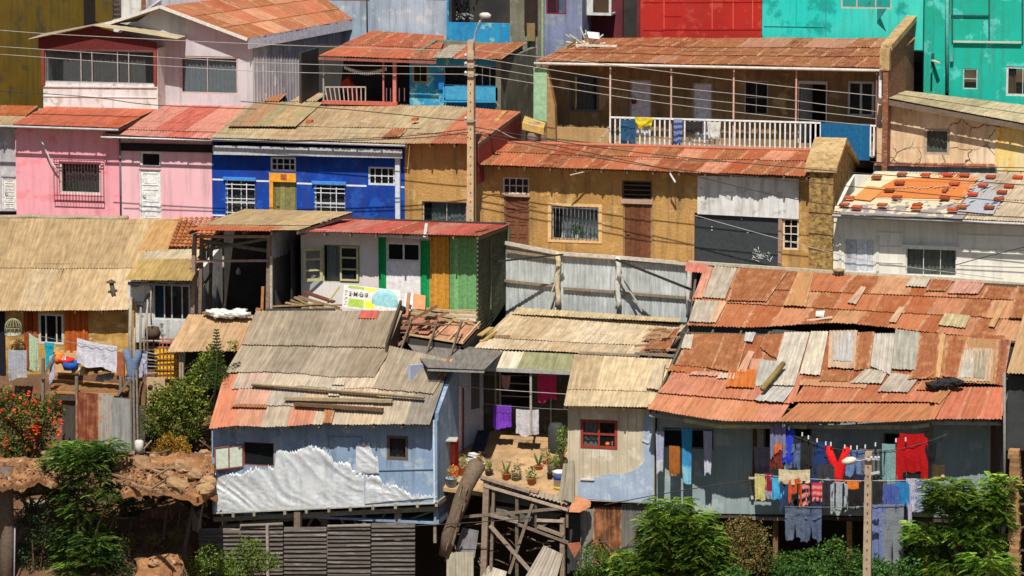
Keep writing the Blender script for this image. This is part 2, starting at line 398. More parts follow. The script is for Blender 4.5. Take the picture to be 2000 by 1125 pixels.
def under(b, A, B, Cc, D, m, t=.05, name='rafters', ov=.02):
    """purlins and rafters below the sheets, ends showing at the eave"""
    mb = MB(); mb.col = (.16, .12, .08, 0); n = (B-A).cross(D-A).normalized(); PLANES.setdefault(b.name, (A, n, max(Cc.y, D.y))); W = (B-A).length; k_ = max(3, int(W/.9))
    for i in range(k_+1):
        u = min(max(i/k_, .01), .99); mb.beam(A.lerp(B, u)-n*(.09), D.lerp(Cc, u)-n*.09, .06, .1)
    for v in (.06, .5, .95): mb.beam(A.lerp(D, v)-n*.03, B.lerp(Cc, v)-n*.03, .05, .04)
    return obj(name, mb, WOODT, b)
def eave(b, A, B, c=(.4, .4, .38), r=.05, off=(0, -.05, -.07), name='gutter'):
    mb = MB(); mb.col = (*c, 0); a, d = A+V(off), B+V(off); n = 8
    mb.tube([a.lerp(d, i/n) for i in range(n+1)], r, 7); return obj(name, mb, PAINTED, b)
def fascia(b, A, B, c, h=.16, t=.03, off=(0, -.02, -.05), name='fascia'):
    mb = MB(); A, B = A+V(off), B+V(off); mb.hexa([A, B, B-V((0, 0, h)), A-V((0, 0, h))], (0, t, 0), (*c, 0)); return obj(name, mb, WOODT, b)
def ribs(mb, Y, xl, xr, tl, tr, bl, br, step=.35, out=.02, w=.03, col=None):
    x0, x1 = P(xl, (tl+bl)/2, Y).x, P(xr, (tr+br)/2, Y).x; n = max(1, int((x1-x0)/step))
    zt = (P(xl, tl, Y).z, P(xr, tr, Y).z); zb = (P(xl, bl, Y).z, P(xr, br, Y).z)
    for i in range(n+1):
        u = i/n; x = lerp(x0+w, x1-w, u); mb.box((x-w/2, Y-out, lerp(*zb, u)), (x+w/2, Y-.001, lerp(*zt, u)), col)
RUST, RUSTD, ORG, SALM, TAN, TANL, GREY, GREYL, BEI = rc(165, 85, 50), rc(120, 62, 42), rc(205, 112, 62), rc(228, 140, 110), rc(205, 176, 136), rc(225, 205, 165), rc(150, 142, 130), rc(200, 195, 182), rc(222, 196, 152)
# ================================================================== ground
random.seed(5)
def hill_z(y, left=False):
    pts = [(-160, -62), (-60, -36), (-30, -18.5), (-14, -9.9), (-10.2, -7.9), (-8.8, -7.0), (-7.2, -6.6), (-6.7, -4.6), (-5, -4.3), (-4.1, -4.1), (-3.5, -3.2), (0, -2.6), (2.6, -1.6), (3.2, -.3), (5, -.2), (9, 1.0), (11, 2.2), (15, 4.6), (25, 9), (60, 22), (200, 55), (600, 90)] if left else [(-160, -62), (-60, -36), (-30, -18.5), (-14, -11.6), (-5.6, -11), (-4.4, -7), (-3.9, -5.9), (-2.6, -5.0), (-2.2, -3.6), (0, -2.6), (2.6, -1.6), (3.2, -.3), (5, -.2), (9, 1.0), (11, 2.2), (15, 4.6), (25, 9), (60, 22), (200, 55), (600, 90)]
    for (a, za), (b, zb) in zip(pts, pts[1:]):
        if y <= b: return lerp(za, zb, (y-a)/(b-a))
    return 90
dirt = mat('dirt', (.30, .155, .07), (.20, .095, .045), (.38, .24, .13), sc1=.6, bump=.05, bs=7, fine=.3)
mb = MB(); from mathutils import noise as mn
ys = [-160, -110, -80, -60, -45, -35, -28, -22, -18]+[-16+i*.28 for i in range(76)]+[6+i for i in range(20)]+[28, 34, 42, 55, 75, 110, 160, 240, 380, 600]
xs = [-400, -250, -150, -90, -60, -40, -30]+[-24+i*.4 for i in range(121)]+[30, 40, 60, 90, 150, 250, 400]
vs = []
for y in ys:
    for x in xs:
        a = .25 if -20 < y < 5 else (.1 if y < 20 else 1.5)
        bl = min(1, max(0, (-8.2-x)/.6)); yy = y+(.6*mn.noise((x*.13, y*.1, 2)) if y < -3 else 0)
        vs.append((x, y, lerp(hill_z(yy), hill_z(yy, True), bl)+a*(mn.noise((x*.6, y*.6, 0))+.4*mn.noise((x*2.1, y*2.1, 5)))))
nx_ = len(xs)
mb.add(vs, [(j*nx_+i, j*nx_+i+1, (j+1)*nx_+i+1, (j+1)*nx_+i) for j in range(len(ys)-1) for i in range(nx_-1)], smooth=True)
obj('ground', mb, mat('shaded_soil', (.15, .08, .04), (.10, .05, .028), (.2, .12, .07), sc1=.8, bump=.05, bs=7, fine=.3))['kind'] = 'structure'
conc = mat('concrete', (.42, .38, .32), (.30, .27, .22), (.5, .45, .36), sc1=.8, bump=.01)
mb = MB(); mb.box((-26, 2.95, -1.0), (26, 4.98, .02)); obj('street', mb, conc)['kind'] = 'structure'
# shared finishes
PLAST = mat('ochre_plaster', wc(190, 146, 84), wc(176, 132, 70), wc(200, 160, 100), sc1=.7, bump=.03, bs=11, fine=.22, grime=.6)
COPE = mat('sandy_coping', wc(196, 166, 118), wc(170, 140, 92), wc(150, 118, 76), sc1=1.5, bump=.02, bs=14, fine=.2, grime=.5)
PINK = mat('pink_paint', wc(250, 166, 176), wc(245, 150, 160), wc(240, 140, 148), sc1=.5, st=(1, 1, 1.6), lo=.35, hi=.75, fine=.06, grime=.28)
PINKL = mat('pale_pink_paint', wc(252, 188, 196), wc(246, 170, 178), sc1=.5, lo=.35, hi=.75, fine=.06, grime=.3)
BLUE = mat('royal_blue_paint', wc(0, 66, 165), wc(4, 52, 140), wc(20, 80, 175), sc1=.7, fine=.08, grime=.45)
WHITE = mat('white_paint', (.74, .74, .72), (.62, .61, .58), (.5, .48, .44), sc1=.9, fine=.06, grime=.5)
WHITEW = mat('warm_white_boards', (.80, .77, .68), (.72, .69, .6), sc1=.9, fine=.06, grime=.3)
TURQ = mat('turquoise_paint', wc(10, 196, 186), wc(64, 205, 188), wc(0, 160, 150), sc1=.35, lo=.4, hi=.7, fine=.08, grime=.4)
TURQD = mat('turquoise_plaster', wc(0, 178, 160), wc(10, 165, 140), wc(80, 200, 190), sc1=.5, fine=.1, grime=.4)
REDP = mat('red_paint', wc(172, 34, 24), wc(158, 30, 20), wc(182, 60, 46), sc1=.6, fine=.07, grime=.3)
BMET = mat('blue_grey_cladding_and_shade', wc(165, 180, 195), wc(140, 158, 175), wc(185, 190, 195), sc1=.6, fine=.1, grime=.5)
SKYB = mat('sky_blue_paint', wc(40, 150, 195), wc(20, 125, 180), wc(130, 190, 190), sc1=.9, fine=.12, grime=.5)
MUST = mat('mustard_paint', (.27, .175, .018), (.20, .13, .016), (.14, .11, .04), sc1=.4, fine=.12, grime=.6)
CREAM = mat('cracked_cream_plaster', wc(232, 212, 180), wc(212, 180, 140), wc(225, 200, 160), sc1=.45, fine=.12, grime=.5, cracks=1)
BRICK = mat('brick_wall', (.30, .11, .06), (.20, .08, .045), (.38, .25, .16), sc1=2.2, st=(1, 1, 3), bump=.03, bs=9, fine=.35)
UMBER = mat('umber_plaster', wc(150, 122, 82), wc(118, 94, 60), wc(165, 140, 100), sc1=.5, bump=.01, fine=.16, grime=.6)
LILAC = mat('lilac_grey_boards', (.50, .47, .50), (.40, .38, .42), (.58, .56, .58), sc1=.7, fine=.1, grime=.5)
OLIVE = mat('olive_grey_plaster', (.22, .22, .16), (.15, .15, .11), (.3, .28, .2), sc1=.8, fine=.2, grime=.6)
ZINC = mat('pale_zinc_cladding', wc(150, 168, 168), wc(134, 152, 155), wc(165, 178, 175), sc1=.5, fine=.08, grime=.25)
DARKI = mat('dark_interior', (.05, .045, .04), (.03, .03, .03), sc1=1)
WOODW = mat('old_boards', (.26, .19, .13), (.16, .12, .085), (.34, .27, .2), sc1=1.5, st=(3, 3, .4), bump=.01, fine=.3, grime=.5)
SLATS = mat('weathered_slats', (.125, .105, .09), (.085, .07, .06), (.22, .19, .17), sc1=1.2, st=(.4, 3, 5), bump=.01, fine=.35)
TERRA = (.42, .13, .06)

# ================================================================== row by the street: pink, blue and ochre houses
def roof_on(b, pl, rows, pal, seed, raft=True, **kw):
    mb = MB(); roofgrid(mb, *pl, rows, pal, seed, **kw)
    r = obj('roof', mb, SHEET, b)
    if raft: under(b, *pl, None)
    return r
# --- left neighbour, only its white door and a scrap of wall in view
b = thing('grey_house', 'pale grey house with a white door at the left edge, beside the pink house', 'house')
w_ = wall(b, 5.25, -60, 33, 250, 250, 412, 412, [(3, 345, 33, 408)], LILAC); shell(b, w_, 4, .3, LILAC)
door(b, 5.25, (3, 345, 33, 408), (.74, .72, .68), kind='panel', n=5)
pl = planeof(4.6, 9, ((-60, 244), (30, 245)), ((-20, 205), (75, 207)))
roof_on(b, pl, 2, [(ORG, .55, 1), (TAN, .5, 1.5)], 41)
# --- pink house with the barred window
b = thing('pink_house', 'pink house with a barred window and dark curtain under an orange sheet roof', 'house')
w_ = wall(b, 5, 31, 233, 246, 252, 430, 436, [(115, 316, 197, 380)], PINK); shell(b, w_, 4.4, .35, PINK)
f = win(b, 5, (115, 316, 197, 380), (.72, .66, .62), 1, 1, fw=.09, curtain=(.22, .22, .21), cx=(.1, 1), sill=0, inset=.08)
q = MB(); q.col = (.16, .03, .035, 0); x0, x1, z0, z1 = rect((105, 312, 202, 396), 4.86)
for i in range(17): x = lerp(x0, x1, i/16); q.tube([(x, 4.86, z0), (x, 4.86, z1)], .009, 5)
for z in (z0+.02, lerp(z0, z1, .16), z1-.12, z1-.01): q.beam((x0, 4.86, z), (x1, 4.86, z), .025)
for x in (x0, x1):
    for z in (z0+.02, z1-.01): q.beam((x, 4.86, z), (x, 5.0, z), .02)
obj('window_bars', q, PAINTED, b)
q = MB(); x0, x1, z0, z1 = rect((122, 350, 150, 377), 5.3)
for i in range(60):
    c = V((random.uniform(x0, x1), 5.26, random.uniform(z0, z1-.1))); q.add([c, c+V((.06, .01, .03)), c+V((.02, -.02, .08))], [(0, 1, 2)], (.12, .3, .06, 0))
obj('window_plant', q, LEAF, b)
pl = planeof(4.3, 9.6, ((22, 243), (232, 250)), ((95, 206), (310, 211)))
roof_on(b, pl, [0, .55, 1], [(rc(224, 120, 88), .33, 3), (rc(215, 105, 70), .42, 2)], 7, sw=.95)
eave(b, pl[0]-V((1, 0, 0)), pl[1], (.45, .45, .45), .045)
# hanging cable bundle on that wall
mb = MB(); mb.col = (.6, .58, .55, 0); mb.tube([P(75, 262, 4.7), P(88, 290, 4.8), P(96, 308, 4.8), P(106, 325, 4.8), P(115, 338, 4.85)], [.02, .035, .025, .04, .02], 6)
single('cable_bundle', mb, PAINTED, 'frayed white cable bundle hanging in front of the pink wall above the barred window', 'cable')
# --- pink house with the white door
b = thing('pink_house', 'pale pink house with a white door and glass transom below a black fascia board', 'house')
w_ = wall(b, 5, 236, 414, 266, 273, 437, 440, [(273, 296, 315, 328), (272, 331, 315, 430)], PINKL); shell(b, w_, 4.4, .35, PINKL)
win(b, 5, (273, 296, 315, 328), (.72, .7, .68), fw=.09, inset=.05)
d = door(b, 5, (272, 331, 315, 430), (.8, .8, .78), (.7, .68, .66), 'panel', 3)
pl = planeof(4.35, 10.2, ((198, 264), (415, 271)), ((300, 204), (500, 208)))
mb = MB(); roofgrid(mb, *pl, [0, .2, 1], [(rc(232, 125, 105), .3, 3), (rc(238, 160, 140), .35, 2)], 9, sw=1.0)
obj('roof', mb, SHEET, b); under(b, *pl, None)
eave(b, pl[0], pl[1], (.6, .6, .6), .04)
fascia(b, P(234, 276, 4.93), P(415, 280, 4.93), (.02, .02, .018), .30)
q = MB(); q.col = (.18, .18, .18, 0); q.tube([P(234, 268, 4.9), P(235, 350, 4.9), P(236, 432, 4.9)], .03, 7); obj('downpipe', q, PAINTED, b)
# --- blue house
b = thing('blue_house', 'royal blue house with white window grilles and an orange-framed door', 'house')
hs = [(441, 352, 498, 438), (528, 307, 578, 335), (527, 338, 579, 445), (614, 360, 674, 438), (719, 326, 771, 362)]
w_ = wall(b, 5, 415, 790, 283, 291, 450, 460, hs, BLUE); shell(b, w_, 4.6, .35, BLUE)
for i, r in enumerate((hs[0], hs[3])):
    f = win(b, 5, r, (.62, .64, .68), 2, 2, fw=.04, curtain=(.16, .15, .15), inset=.1)
    q = MB(); q.col = (.75, .76, .78, 0); x0, x1, z0, z1 = rect((r[0], r[1]+6, r[2], r[3]), 4.93)
    for k_ in (.22, .72): x = lerp(x0, x1, k_); q.beam((x, 4.93, z0), (x, 4.93, z1), .03)
    for k_ in (.03, .13, .36, .46, .69, .79): z = z1-k_*1.6; q.beam((x0, 4.92, z), (x1, 4.92, z), .025)
    q.beam((x0, 4.97, z0), (x0, 4.97, z1+.05), .02, col=(.05, .2, .6, 0)); obj('window_bars', q, PAINTED, f)
    q = MB(); q.col = (*wc(70, 140, 215), 0); x0, x1, z0, z1 = rect((r[0]-4, r[1]-6, r[2]+3, r[1]), 5); q.box((x0, 4.9, z0), (x1, 4.999, z1)); obj('lintel', q, PAINTED, f)
for r in (hs[1], hs[4]):
    f = win(b, 5, r, (.66, .68, .72), 4, 2, fw=.07, mw=.035, inset=.03)
x0, x1, z0, z1 = rect(hs[2], 5)
d = door(b, 5, (533, 354, 579, 445), (.26, .24, .09), (.18, .16, .07), 'plank', 4, inset=.1, label='olive green plank door')
q = MB(); q.col = (*wc(250, 160, 40), 0)
zz = P(550, 355, 5).z; q.box((x0, 4.94, zz), (x1, 5.03, P(550, 338, 5).z)); q.box((x0, 4.95, P(530, 450, 5).z), (x0+.14, 5.03, zz-.002))
obj('door_surround', q, PAINTED, b)
q = MB(); q.col = (.45, .12, .05, 0); x0, x1, z0, z1 = rect((548, 340, 560, 351), 4.93); q.box((x0, 4.925, z0), (x1, 4.938, z1)); obj('house_number_plate', q, PAINTED, b)
q = MB(); q.col = (.75, .78, .8, 0)
for a, c in ((416, 437), (418, 440)):
    pass
for xa, xb, ya in ((415, 437, 349), (500, 526, 352), (580, 613, 357), (676, 716, 361), (783, 790, 364)):
    x0, x1, z0, z1 = rect((xa, ya, xb, ya+3.2), 5); q = MB(); q.box((x0, 4.985, z0), (x1, 4.9995, z1), (.75, .78, .8, 0)); obj('white_stripe', q, PAINTED, b)
for xa, xb, ya in ((415, 440, 419),):
    x0, x1, z0, z1 = rect((xa, ya, xb, ya+3), 5); q = MB(); q.box((x0, 4.985, z0), (x1, 4.9995, z1), (.75, .78, .8, 0)); obj('white_stripe', q, PAINTED, b)
q = MB(); q.col = (.5, .52, .53, 0); A, B = P(416, 284, 4.6), P(785, 292, 4.6); q.hexa([A, B, B-V((0, 0, .32)), A-V((0, 0, .34))], (0, .03, 0))
for i in range(60): t = i/59; p_ = A.lerp(B, t); q.box((p_.x-.01, 4.585, p_.z-.33), (p_.x+.01, 4.6, p_.z))
obj('fascia', q, PAINTED, b)
q = MB(); q.col = (.62, .68, .75, 0); q.box(P(770, 309, 4.75), P(785, 302, 4.95)); q.box(P(772, 430, 4.78)-V((0, 0, .4)), P(782, 309, 4.9)); obj('downpipe', q, PAINTED, b)
pl = planeof(4.4, 10.4, ((412, 270), (790, 283)), ((487, 181), (815, 206)))
pl = planeof(4.4, 10.0, ((412, 269), (792, 281)), ((480, 208), (868, 206)))
mb = MB(); roofgrid(mb, *pl, [0, .4, 1], [(TAN, .25, 3), (rc(215, 192, 150), .22, 3), (rc(190, 165, 120), .35, 1)], 13, sw=1.05, amp=.012)
R = random.Random(3)
for i in range(5):    # loose newer sheets thrown across the left end
    u = 505+i*26
    px_sheets(mb, pl, [(((u-62, 248), (u-32, 249), (u+22, 200), (u-6, 199)), rc(*[int(q_*R.uniform(.86, 1.05)) for q_ in (208, 172, 128)][:1], *[int(q_*(.9+.05*i)) for q_ in (172, 128)]), R.uniform(.25, .55), .03)], lift=.07+.012*i, seed=i)
px_sheets(mb, pl, [(((745, 269), (778, 270), (853, 209), (822, 208)), rc(190, 100, 60), .62, .02), (((700, 240), (720, 244), (805, 205), (785, 203)), rc(225, 205, 175), .25, .04),
    (((596, 200), (618, 200), (640, 182), (622, 182)), rc(210, 185, 150), .3, .05), (((566, 200), (592, 200), (616, 182), (594, 182)), rc(214, 190, 150), .3, .05), (((512, 200), (545, 200), (560, 183), (530, 184)), rc(200, 130, 80), .5, .05)], lift=.08)
obj('roof', mb, SHEET, b); under(b, *pl, None); eave(b, pl[0], pl[1], (.4, .4, .42), .045)
mb = MB(); mb.col = (.62, .58, .5, 0)
for ya in (226, 236, 243): mb.beam(P(505, ya-8, 7), P(570, ya-4, 7.4), .06, .04)
# --- ochre house left of the pole
b = thing('ochre_house', 'ochre plaster house left of the concrete pole with one curtained window', 'house')
w_ = wall(b, 5, 790.5, 931, 272, 278, 450, 455, [(824, 394, 911, 452)], PLAST); shell(b, w_, 4.6, .3, PLAST)
win(b, 5, (824, 394, 911, 452), (.5, .45, .38), fw=.05, curtain=(.46, .5, .48), cx=(.16, 1), inset=.12, xs=[.54])
pl2 = planeof(4.3, 10.0, ((792, 281), (935, 281)), ((868, 206), (1018, 218)))
mb = MB(); roofgrid(mb, *pl2, [0, .28, 1], [(rc(200, 160, 120), .35, 2), (rc(212, 186, 145), .25, 3), (rc(214, 130, 95), .45, 1.6)], 17, sw=1.0, jit=.02)
obj('roof', mb, SHEET, b); under(b, *pl2, None)
A, B = pl2[1], pl2[2]
q = MB(); q.hexa([A-V((0, 0, .05)), B-V((0, 0, .05)), B-V((0, 0, 1.6)), A-V((0, 0, 1.5))], (-.06, .02, 0), (.22, .04, .035, 0)); obj('gable_end', q, PAINTED, b)
for px, py in ((597, 240), (803, 236)):
    p = P(px, py, 7.0); q = MB(); q.hexa([p, p+V((.2, .02, 0)), p+V((.24, .24, .03)), p+V((.04, .22, .03))], (0, 0, .09), (*rc(225, 115, 60), 0))
    single('brick', q, PAINTED, 'orange brick lying alone on the tan sheet roof, %s' % ('above the blue house door' if px < 700 else 'on its rusty strip'), 'brick', 'bricks lying on roofs')
# --- ochre house right of the pole
b = thing('ochre_house', 'long ochre plaster house with two tall doors, black garage opening and rusty orange roof', 'house')
hs = [(982, 347, 1033, 379), (984, 383, 1034, 485), (1078, 404, 1168, 468), (1215, 353, 1273, 390), (1217, 393, 1273, 515), (1356, 418, 1520, 530), (1529, 427, 1560, 488)]
w_ = wall(b, 5, 932, 1625, 324, 348, 520, 545, hs, PLAST); shell(b, w_, 4, .25, PLAST, sides='L')
win(b, 5, hs[0], (.62, .62, .6), 4, 2, fw=.05, mw=.03, inset=.04)
door(b, 5, hs[1], (.20, .08, .04), (.24, .12, .07), 'two', 4, label='dark brown door with eight small panels')
f = win(b, 5, hs[2], (.45, .4, .33), 1, 1, fw=.03, curtain=(.62, .64, .66), cx=(.16, 1), inset=.12, bars=('v', 12, (.18, .18, .18), .02))
q = MB(); q.col = (*wc(220, 180, 125), 0); x0, x1, z0, z1 = rect((1070, 398, 1176, 474), 5)
for a, c in (((x0, z0), (x1, z0+.1)), ((x0, z1-.1), (x1, z1)), ((x0, z0+.1), (x0+.13, z1-.1)), ((x1-.13, z0+.1), (x1, z1-.1))): q.box((a[0], 4.975, a[1]), (c[0], 4.9995, c[1]))
obj('window_surround', q, PAINTED, b)
q = MB()
x0, x1, z0, z1 = rect((1112, 442, 1135, 466), 5.05)
for i in range(90):
    c = V((random.uniform(x0, x1), 5.2, random.uniform(z0, z1))); q.add([c, c+V((.06, .01, .04)), c+V((.01, -.02, .09))], [(0, 1, 2)], (.15, .33, .08, 0))
for i in range(14):
    c = V((random.uniform(rect(hs[2], 5)[0]+.3, rect(hs[2], 5)[1]-.05), 5.16, z0)); q.add([c, c+V((.05, 0, 0)), c+V((.03, 0, random.uniform(.1, .35)))], [(0, 1, 2)], (.7, .7, .68, 0))
obj('window_plant', q, LEAF, b)
f = win(b, 5, hs[3], (.12, .07, .05), 1, 4, fw=.06, mw=.05, inset=.05, label='dusty slatted transom over the plank door')
door(b, 5, hs[4], (.17, .065, .03), (.3, .18, .1), 'plank', 5, label='peeling dark brown plank door')
q = MB(); q.col = (.45, .3, .22, 0)
for r in ((979, 380, 1036, 384), (1214, 389, 1275, 398)): x0, x1, z0, z1 = rect(r, 5); q.box((x0, 4.95, z0), (x1, 4.9995, z1))
obj('door_lintel', q, PAINTED, b)
# grey board band over the garage and the opening's dark board
q = MB(); A = P(1362, 343, 4.93); B = P(1560, 349, 4.93); C2 = P(1560, 428, 4.93); D = P(1362, 418, 4.93)
q.hexa([D, C2, B, A], (0, .05, 0), (.62, .6, .57, 0)); xs_ = lerp(D.x, C2.x, .53); q.box((xs_-.008, 4.92, C2.z+.02), (xs_+.008, 4.93, B.z-.1))
obj('fascia_board', q, WHITE, b)
q = MB(); x0, x1, z0, z1 = rect(hs[5], 5); q.col = (.045, .05, .055, 0); q.box((x0+.01, 5.05, z0-.2), (x1-.01, 5.1, z1-.01)); g_ = obj('garage_door', q, PAINTED, b)
q = MB(); q.col = (.55, .57, .55, 0); R = random.Random(8); p = P(1470, 494, 5.04)
for i in range(26):
    r_ = p+V((R.uniform(0, .65), 0, R.uniform(-.28, .12))); q.tube([r_, r_+V((R.uniform(-.12, .12), 0, R.uniform(-.12, .12))), r_+V((R.uniform(-.15, .2), 0, R.uniform(-.1, .15)))], .012, 4)
for px, py in ((1447, 429), (1389, 450), (1389, 444), (1459, 455)): c = P(px, py, 5.04); q.box(c, c+V((.05, .004, .04)))
obj('graffiti_marking', q, PAINTED, g_)
win(b, 5, hs[6], (.68, .55, .45), 2, 4, fw=.06, mw=.03, inset=.04)
q = MB(); q.col = (.35, .22, .18, 0); x0, x1, z0, z1 = rect((1520, 425, 1527, 518), 5); q.box((x0, 4.95, z0), (x1, 5.06, z1)); obj('door_post', q, PAINTED, b)
pl = planeof(4.33, 8.2, ((925, 322), (1582, 345)), ((968, 280), (1640, 297)))
mb = MB(); roofgrid(mb, *pl, [0, .62, 1], [(rc(222, 128, 84), .45, 3), (rc(205, 105, 66), .6, 3), (rc(235, 160, 125), .38, 1.6), (rc(180, 92, 60), .7, 1.2)], 19, sw=.8, jit=.03, jag=.03, sag=.05)
obj('roof', mb, SHEET, b); under(b, *pl, None); 
q = MB(); q.col = (*rc(215, 130, 100), 0); q.tube([pl[3].lerp(pl[2], i/8)+V((0, 0, .04)) for i in range(9)], .07, 7); obj('ridge_cap', q, PAINTED, b)
# thick stone gable wall at its right end
GST = mat('rough_stone_render', wc(178, 144, 84), wc(110, 84, 46), wc(150, 118, 66), sc1=5, bump=.05, bs=9, fine=.35, grime=.2)
x0 = P(1580, 400, 4.4).x; x1 = P(1627, 400, 4.4).x; zt = P(1600, 332, 4.4).z; z0 = -.2
q = MB(); zr = P(1632, 280, 6.3).z
prof = [(4.4, z0), (9.4, z0), (9.4, P(1705, 325, 9.4).z), (6.4, zr), (4.4, zt)]
q.hexa([(x0, y, z) for y, z in prof], (x1-x0, 0, 0)); obj('gable_wall', q, GST, b)
q = MB(); q.hexa([(x0-.15, 4.25, zt-.06), (x0-.15, 6.4, zr+.02), (x0-.15, 6.4, zr+.2), (x0-.15, 4.25, zt+.12)], (x1-x0+.3, 0, 0)); q.hexa([(x0-.15, 6.401, zr+.02), (x0-.15, 9.5, prof[2][1]), (x0-.15, 9.5, prof[2][1]+.15), (x0-.15, 6.401, zr+.2)], (x1-x0+.3, 0, 0)); obj('coping', q, COPE, b)
# small insulator bracket + stick on the eave
q = MB(); q.col = (.75, .73, .7, 0); q.beam(P(1309, 339, 4.3), P(1319, 356, 4.3), .05); q.beam(P(1319, 356, 4.3), P(1317, 350, 4.55), .03); q.beam(P(1309, 339, 4.3), P(1309, 337, 4.6), .04)
single('insulator_bracket', q, PAINTED, 'white insulator bracket under the rusty eave right of the plank door', 'bracket')
q = MB(); q.col = (.6, .5, .38, 0); q.beam(P(1113, 342, 4.2), P(1155, 332, 4.6), .05, .03)
single('stick', q, WOODT, 'short bare stick poking out under the rusty eave above the curtained window', 'stick')
# --- white house with the tarpaulin and bricks on its roof
b = thing('white_house', 'white board house with a grey plank door under a tarpaulin covered roof', 'house')
hs = [(1648, 465, 1708, 530), (1769, 486, 1868, 539)]
w_ = wall(b, 4.6, 1626, 2060, 422, 440, 555, 575, hs, WHITEW); shell(b, w_, 4.5, .5, WHITEW)
door(b, 4.6, hs[0], (.52, .55, .6), (.7, .68, .62), 'plank', 5, label='grey weathered plank door')
win(b, 4.6, hs[1], (.62, .62, .58), fw=.04, curtain=(.42, .42, .36), inset=.07, xs=[.345, .68])
q = MB(); q.col = (.74, .72, .66, 0); x0, x1, z0, z1 = rect((1762, 479, 1873, 486), 4.6); q.box((x0, 4.5, z0), (x1, 4.6, z1)); obj('window_hood', q, PAINTED, b)
q = MB(); q.col = (.66, .64, .58, 0)
for ya, s in ((483, 0), (514, 0), (455, 0)):
    A = P(1712, ya-2, 4.59); B = P(1764, ya, 4.59); q.beam(A, B, .02, .03); A = P(1874, ya+3, 4.59); B = P(2050, ya+9, 4.59); q.beam(A, B, .02, .03)
for xa in (1641, 1714): q.beam(P(xa, 462, 4.58), P(xa, 530, 4.58), .1, .03)
obj('seams', q, PAINTED, b)
pl = planeof(3.8, 8.6, ((1626, 417), (2060, 436)), ((1708, 335), (2150, 342)))
mb = MB(); roofgrid(mb, *pl, [0, .45, 1], [(rc(215, 195, 165), .3, 2), (rc(200, 180, 150), .4, 1), (rc(190, 110, 70), .6, .8)], 23, sw=.9)
obj('roof', mb, SHEET, b); under(b, *pl, None)
eave(b, pl[0], pl[1], (.5, .5, .48), .05); fascia(b, pl[0], pl[1], (.4, .38, .36), .1)
def tarp(name, quads, lab, seed=1):
    q = MB(); p0 = pl[0]; n = (pl[1]-pl[0]).cross(pl[3]-pl[0]).normalized()
    for pts, col, lift in quads:
        A, B, Cc, D = [PL(x, y, p0+n*(.05+lift), n) for x, y in pts]; NU, NV = 70, 26; vs = []
        for j in range(NV+1):
            for i in range(NU+1):
                u, v = i/NU, j/NV; p_ = A.lerp(B, u).lerp(D.lerp(Cc, u), v)
                vs.append(p_+n*(.02*mn.noise((p_.x*2.1+seed, p_.y*1.5, 0))+.012*mn.noise((p_.x*7, p_.y*3, seed))))
        q.add(vs, [(j*(NU+1)+i, j*(NU+1)+i+1, (j+1)*(NU+1)+i+1, (j+1)*(NU+1)+i) for j in range(NV) for i in range(NU)], col, smooth=True)
    return q
q = tarp('tarp', [(((1628, 412), (1860, 424), (1912, 338), (1710, 334)), (.70, .60, .42, 0), 0), (((1660, 386), (1862, 392), (1918, 342), (1712, 338)), (.78, .66, .42, 0), .02), (((1688, 384), (1878, 389), (1920, 344), (1748, 350)), (*rc(250, 150, 75), 0), .045),
    (((1665, 388), (1700, 392), (1730, 368), (1694, 362)), (*rc(250, 175, 100), 0), .065)], '')
n_ = (pl[1]-pl[0]).cross(pl[3]-pl[0]).normalized()
R = random.Random(4)
for i in range(16):   # worn lettering, unreadable
    a = PL(1748+i*7.5, 368+R.uniform(-2, 2)-i*.2, pl[0]+n_*.14, n_); q.hexa([a, a+V((.07, 0, 0)), a+V((.14, .35, .0)), a+V((.09, .35, 0))], tuple(n_*.004), (.72, .6, .5, 0) if i % 3 else (.5, .5, .6, 0))
single('tarpaulin', q, CLOTH, 'orange and cream printed tarpaulin spread over the white house roof under bricks', 'tarpaulin')
q = tarp('sheet2', [(((1870, 412), (1940, 418), (1985, 340), (1920, 338)), (.42, .43, .46, 0), .05), (((1642, 418), (1880, 428), (1900, 398), (1650, 400)), (.34, .30, .29, 0), .0)], '', 5)
for i in range(30):
    a = PL(R.uniform(1878, 1955), R.uniform(350, 405), pl[0]+n_*.17, n_); q.hexa([a, a+V((.06, 0, 0)), a+V((.16, .3, 0)), a+V((.12, .3, 0))], tuple(n_*.01), (.75, .72, .62, 0) if R.random() < .7 else (.05, .08, .4, 0))
for i in range(18):
    a = PL(R.uniform(1730, 1880), R.uniform(392, 402), pl[0]+n_*.13, n_); q.hexa([a, a+V((.12, 0, 0)), a+V((.15, .1, 0)), a+V((.04, .1, 0))], tuple(n_*.01), (.7, .66, .6, 0) if R.random() < .7 else (.1, .08, .08, 0))
single('plastic_sheet', q, CLOTH, 'grey crumpled plastic sheet with blue bits right of the orange tarpaulin', 'plastic sheet')
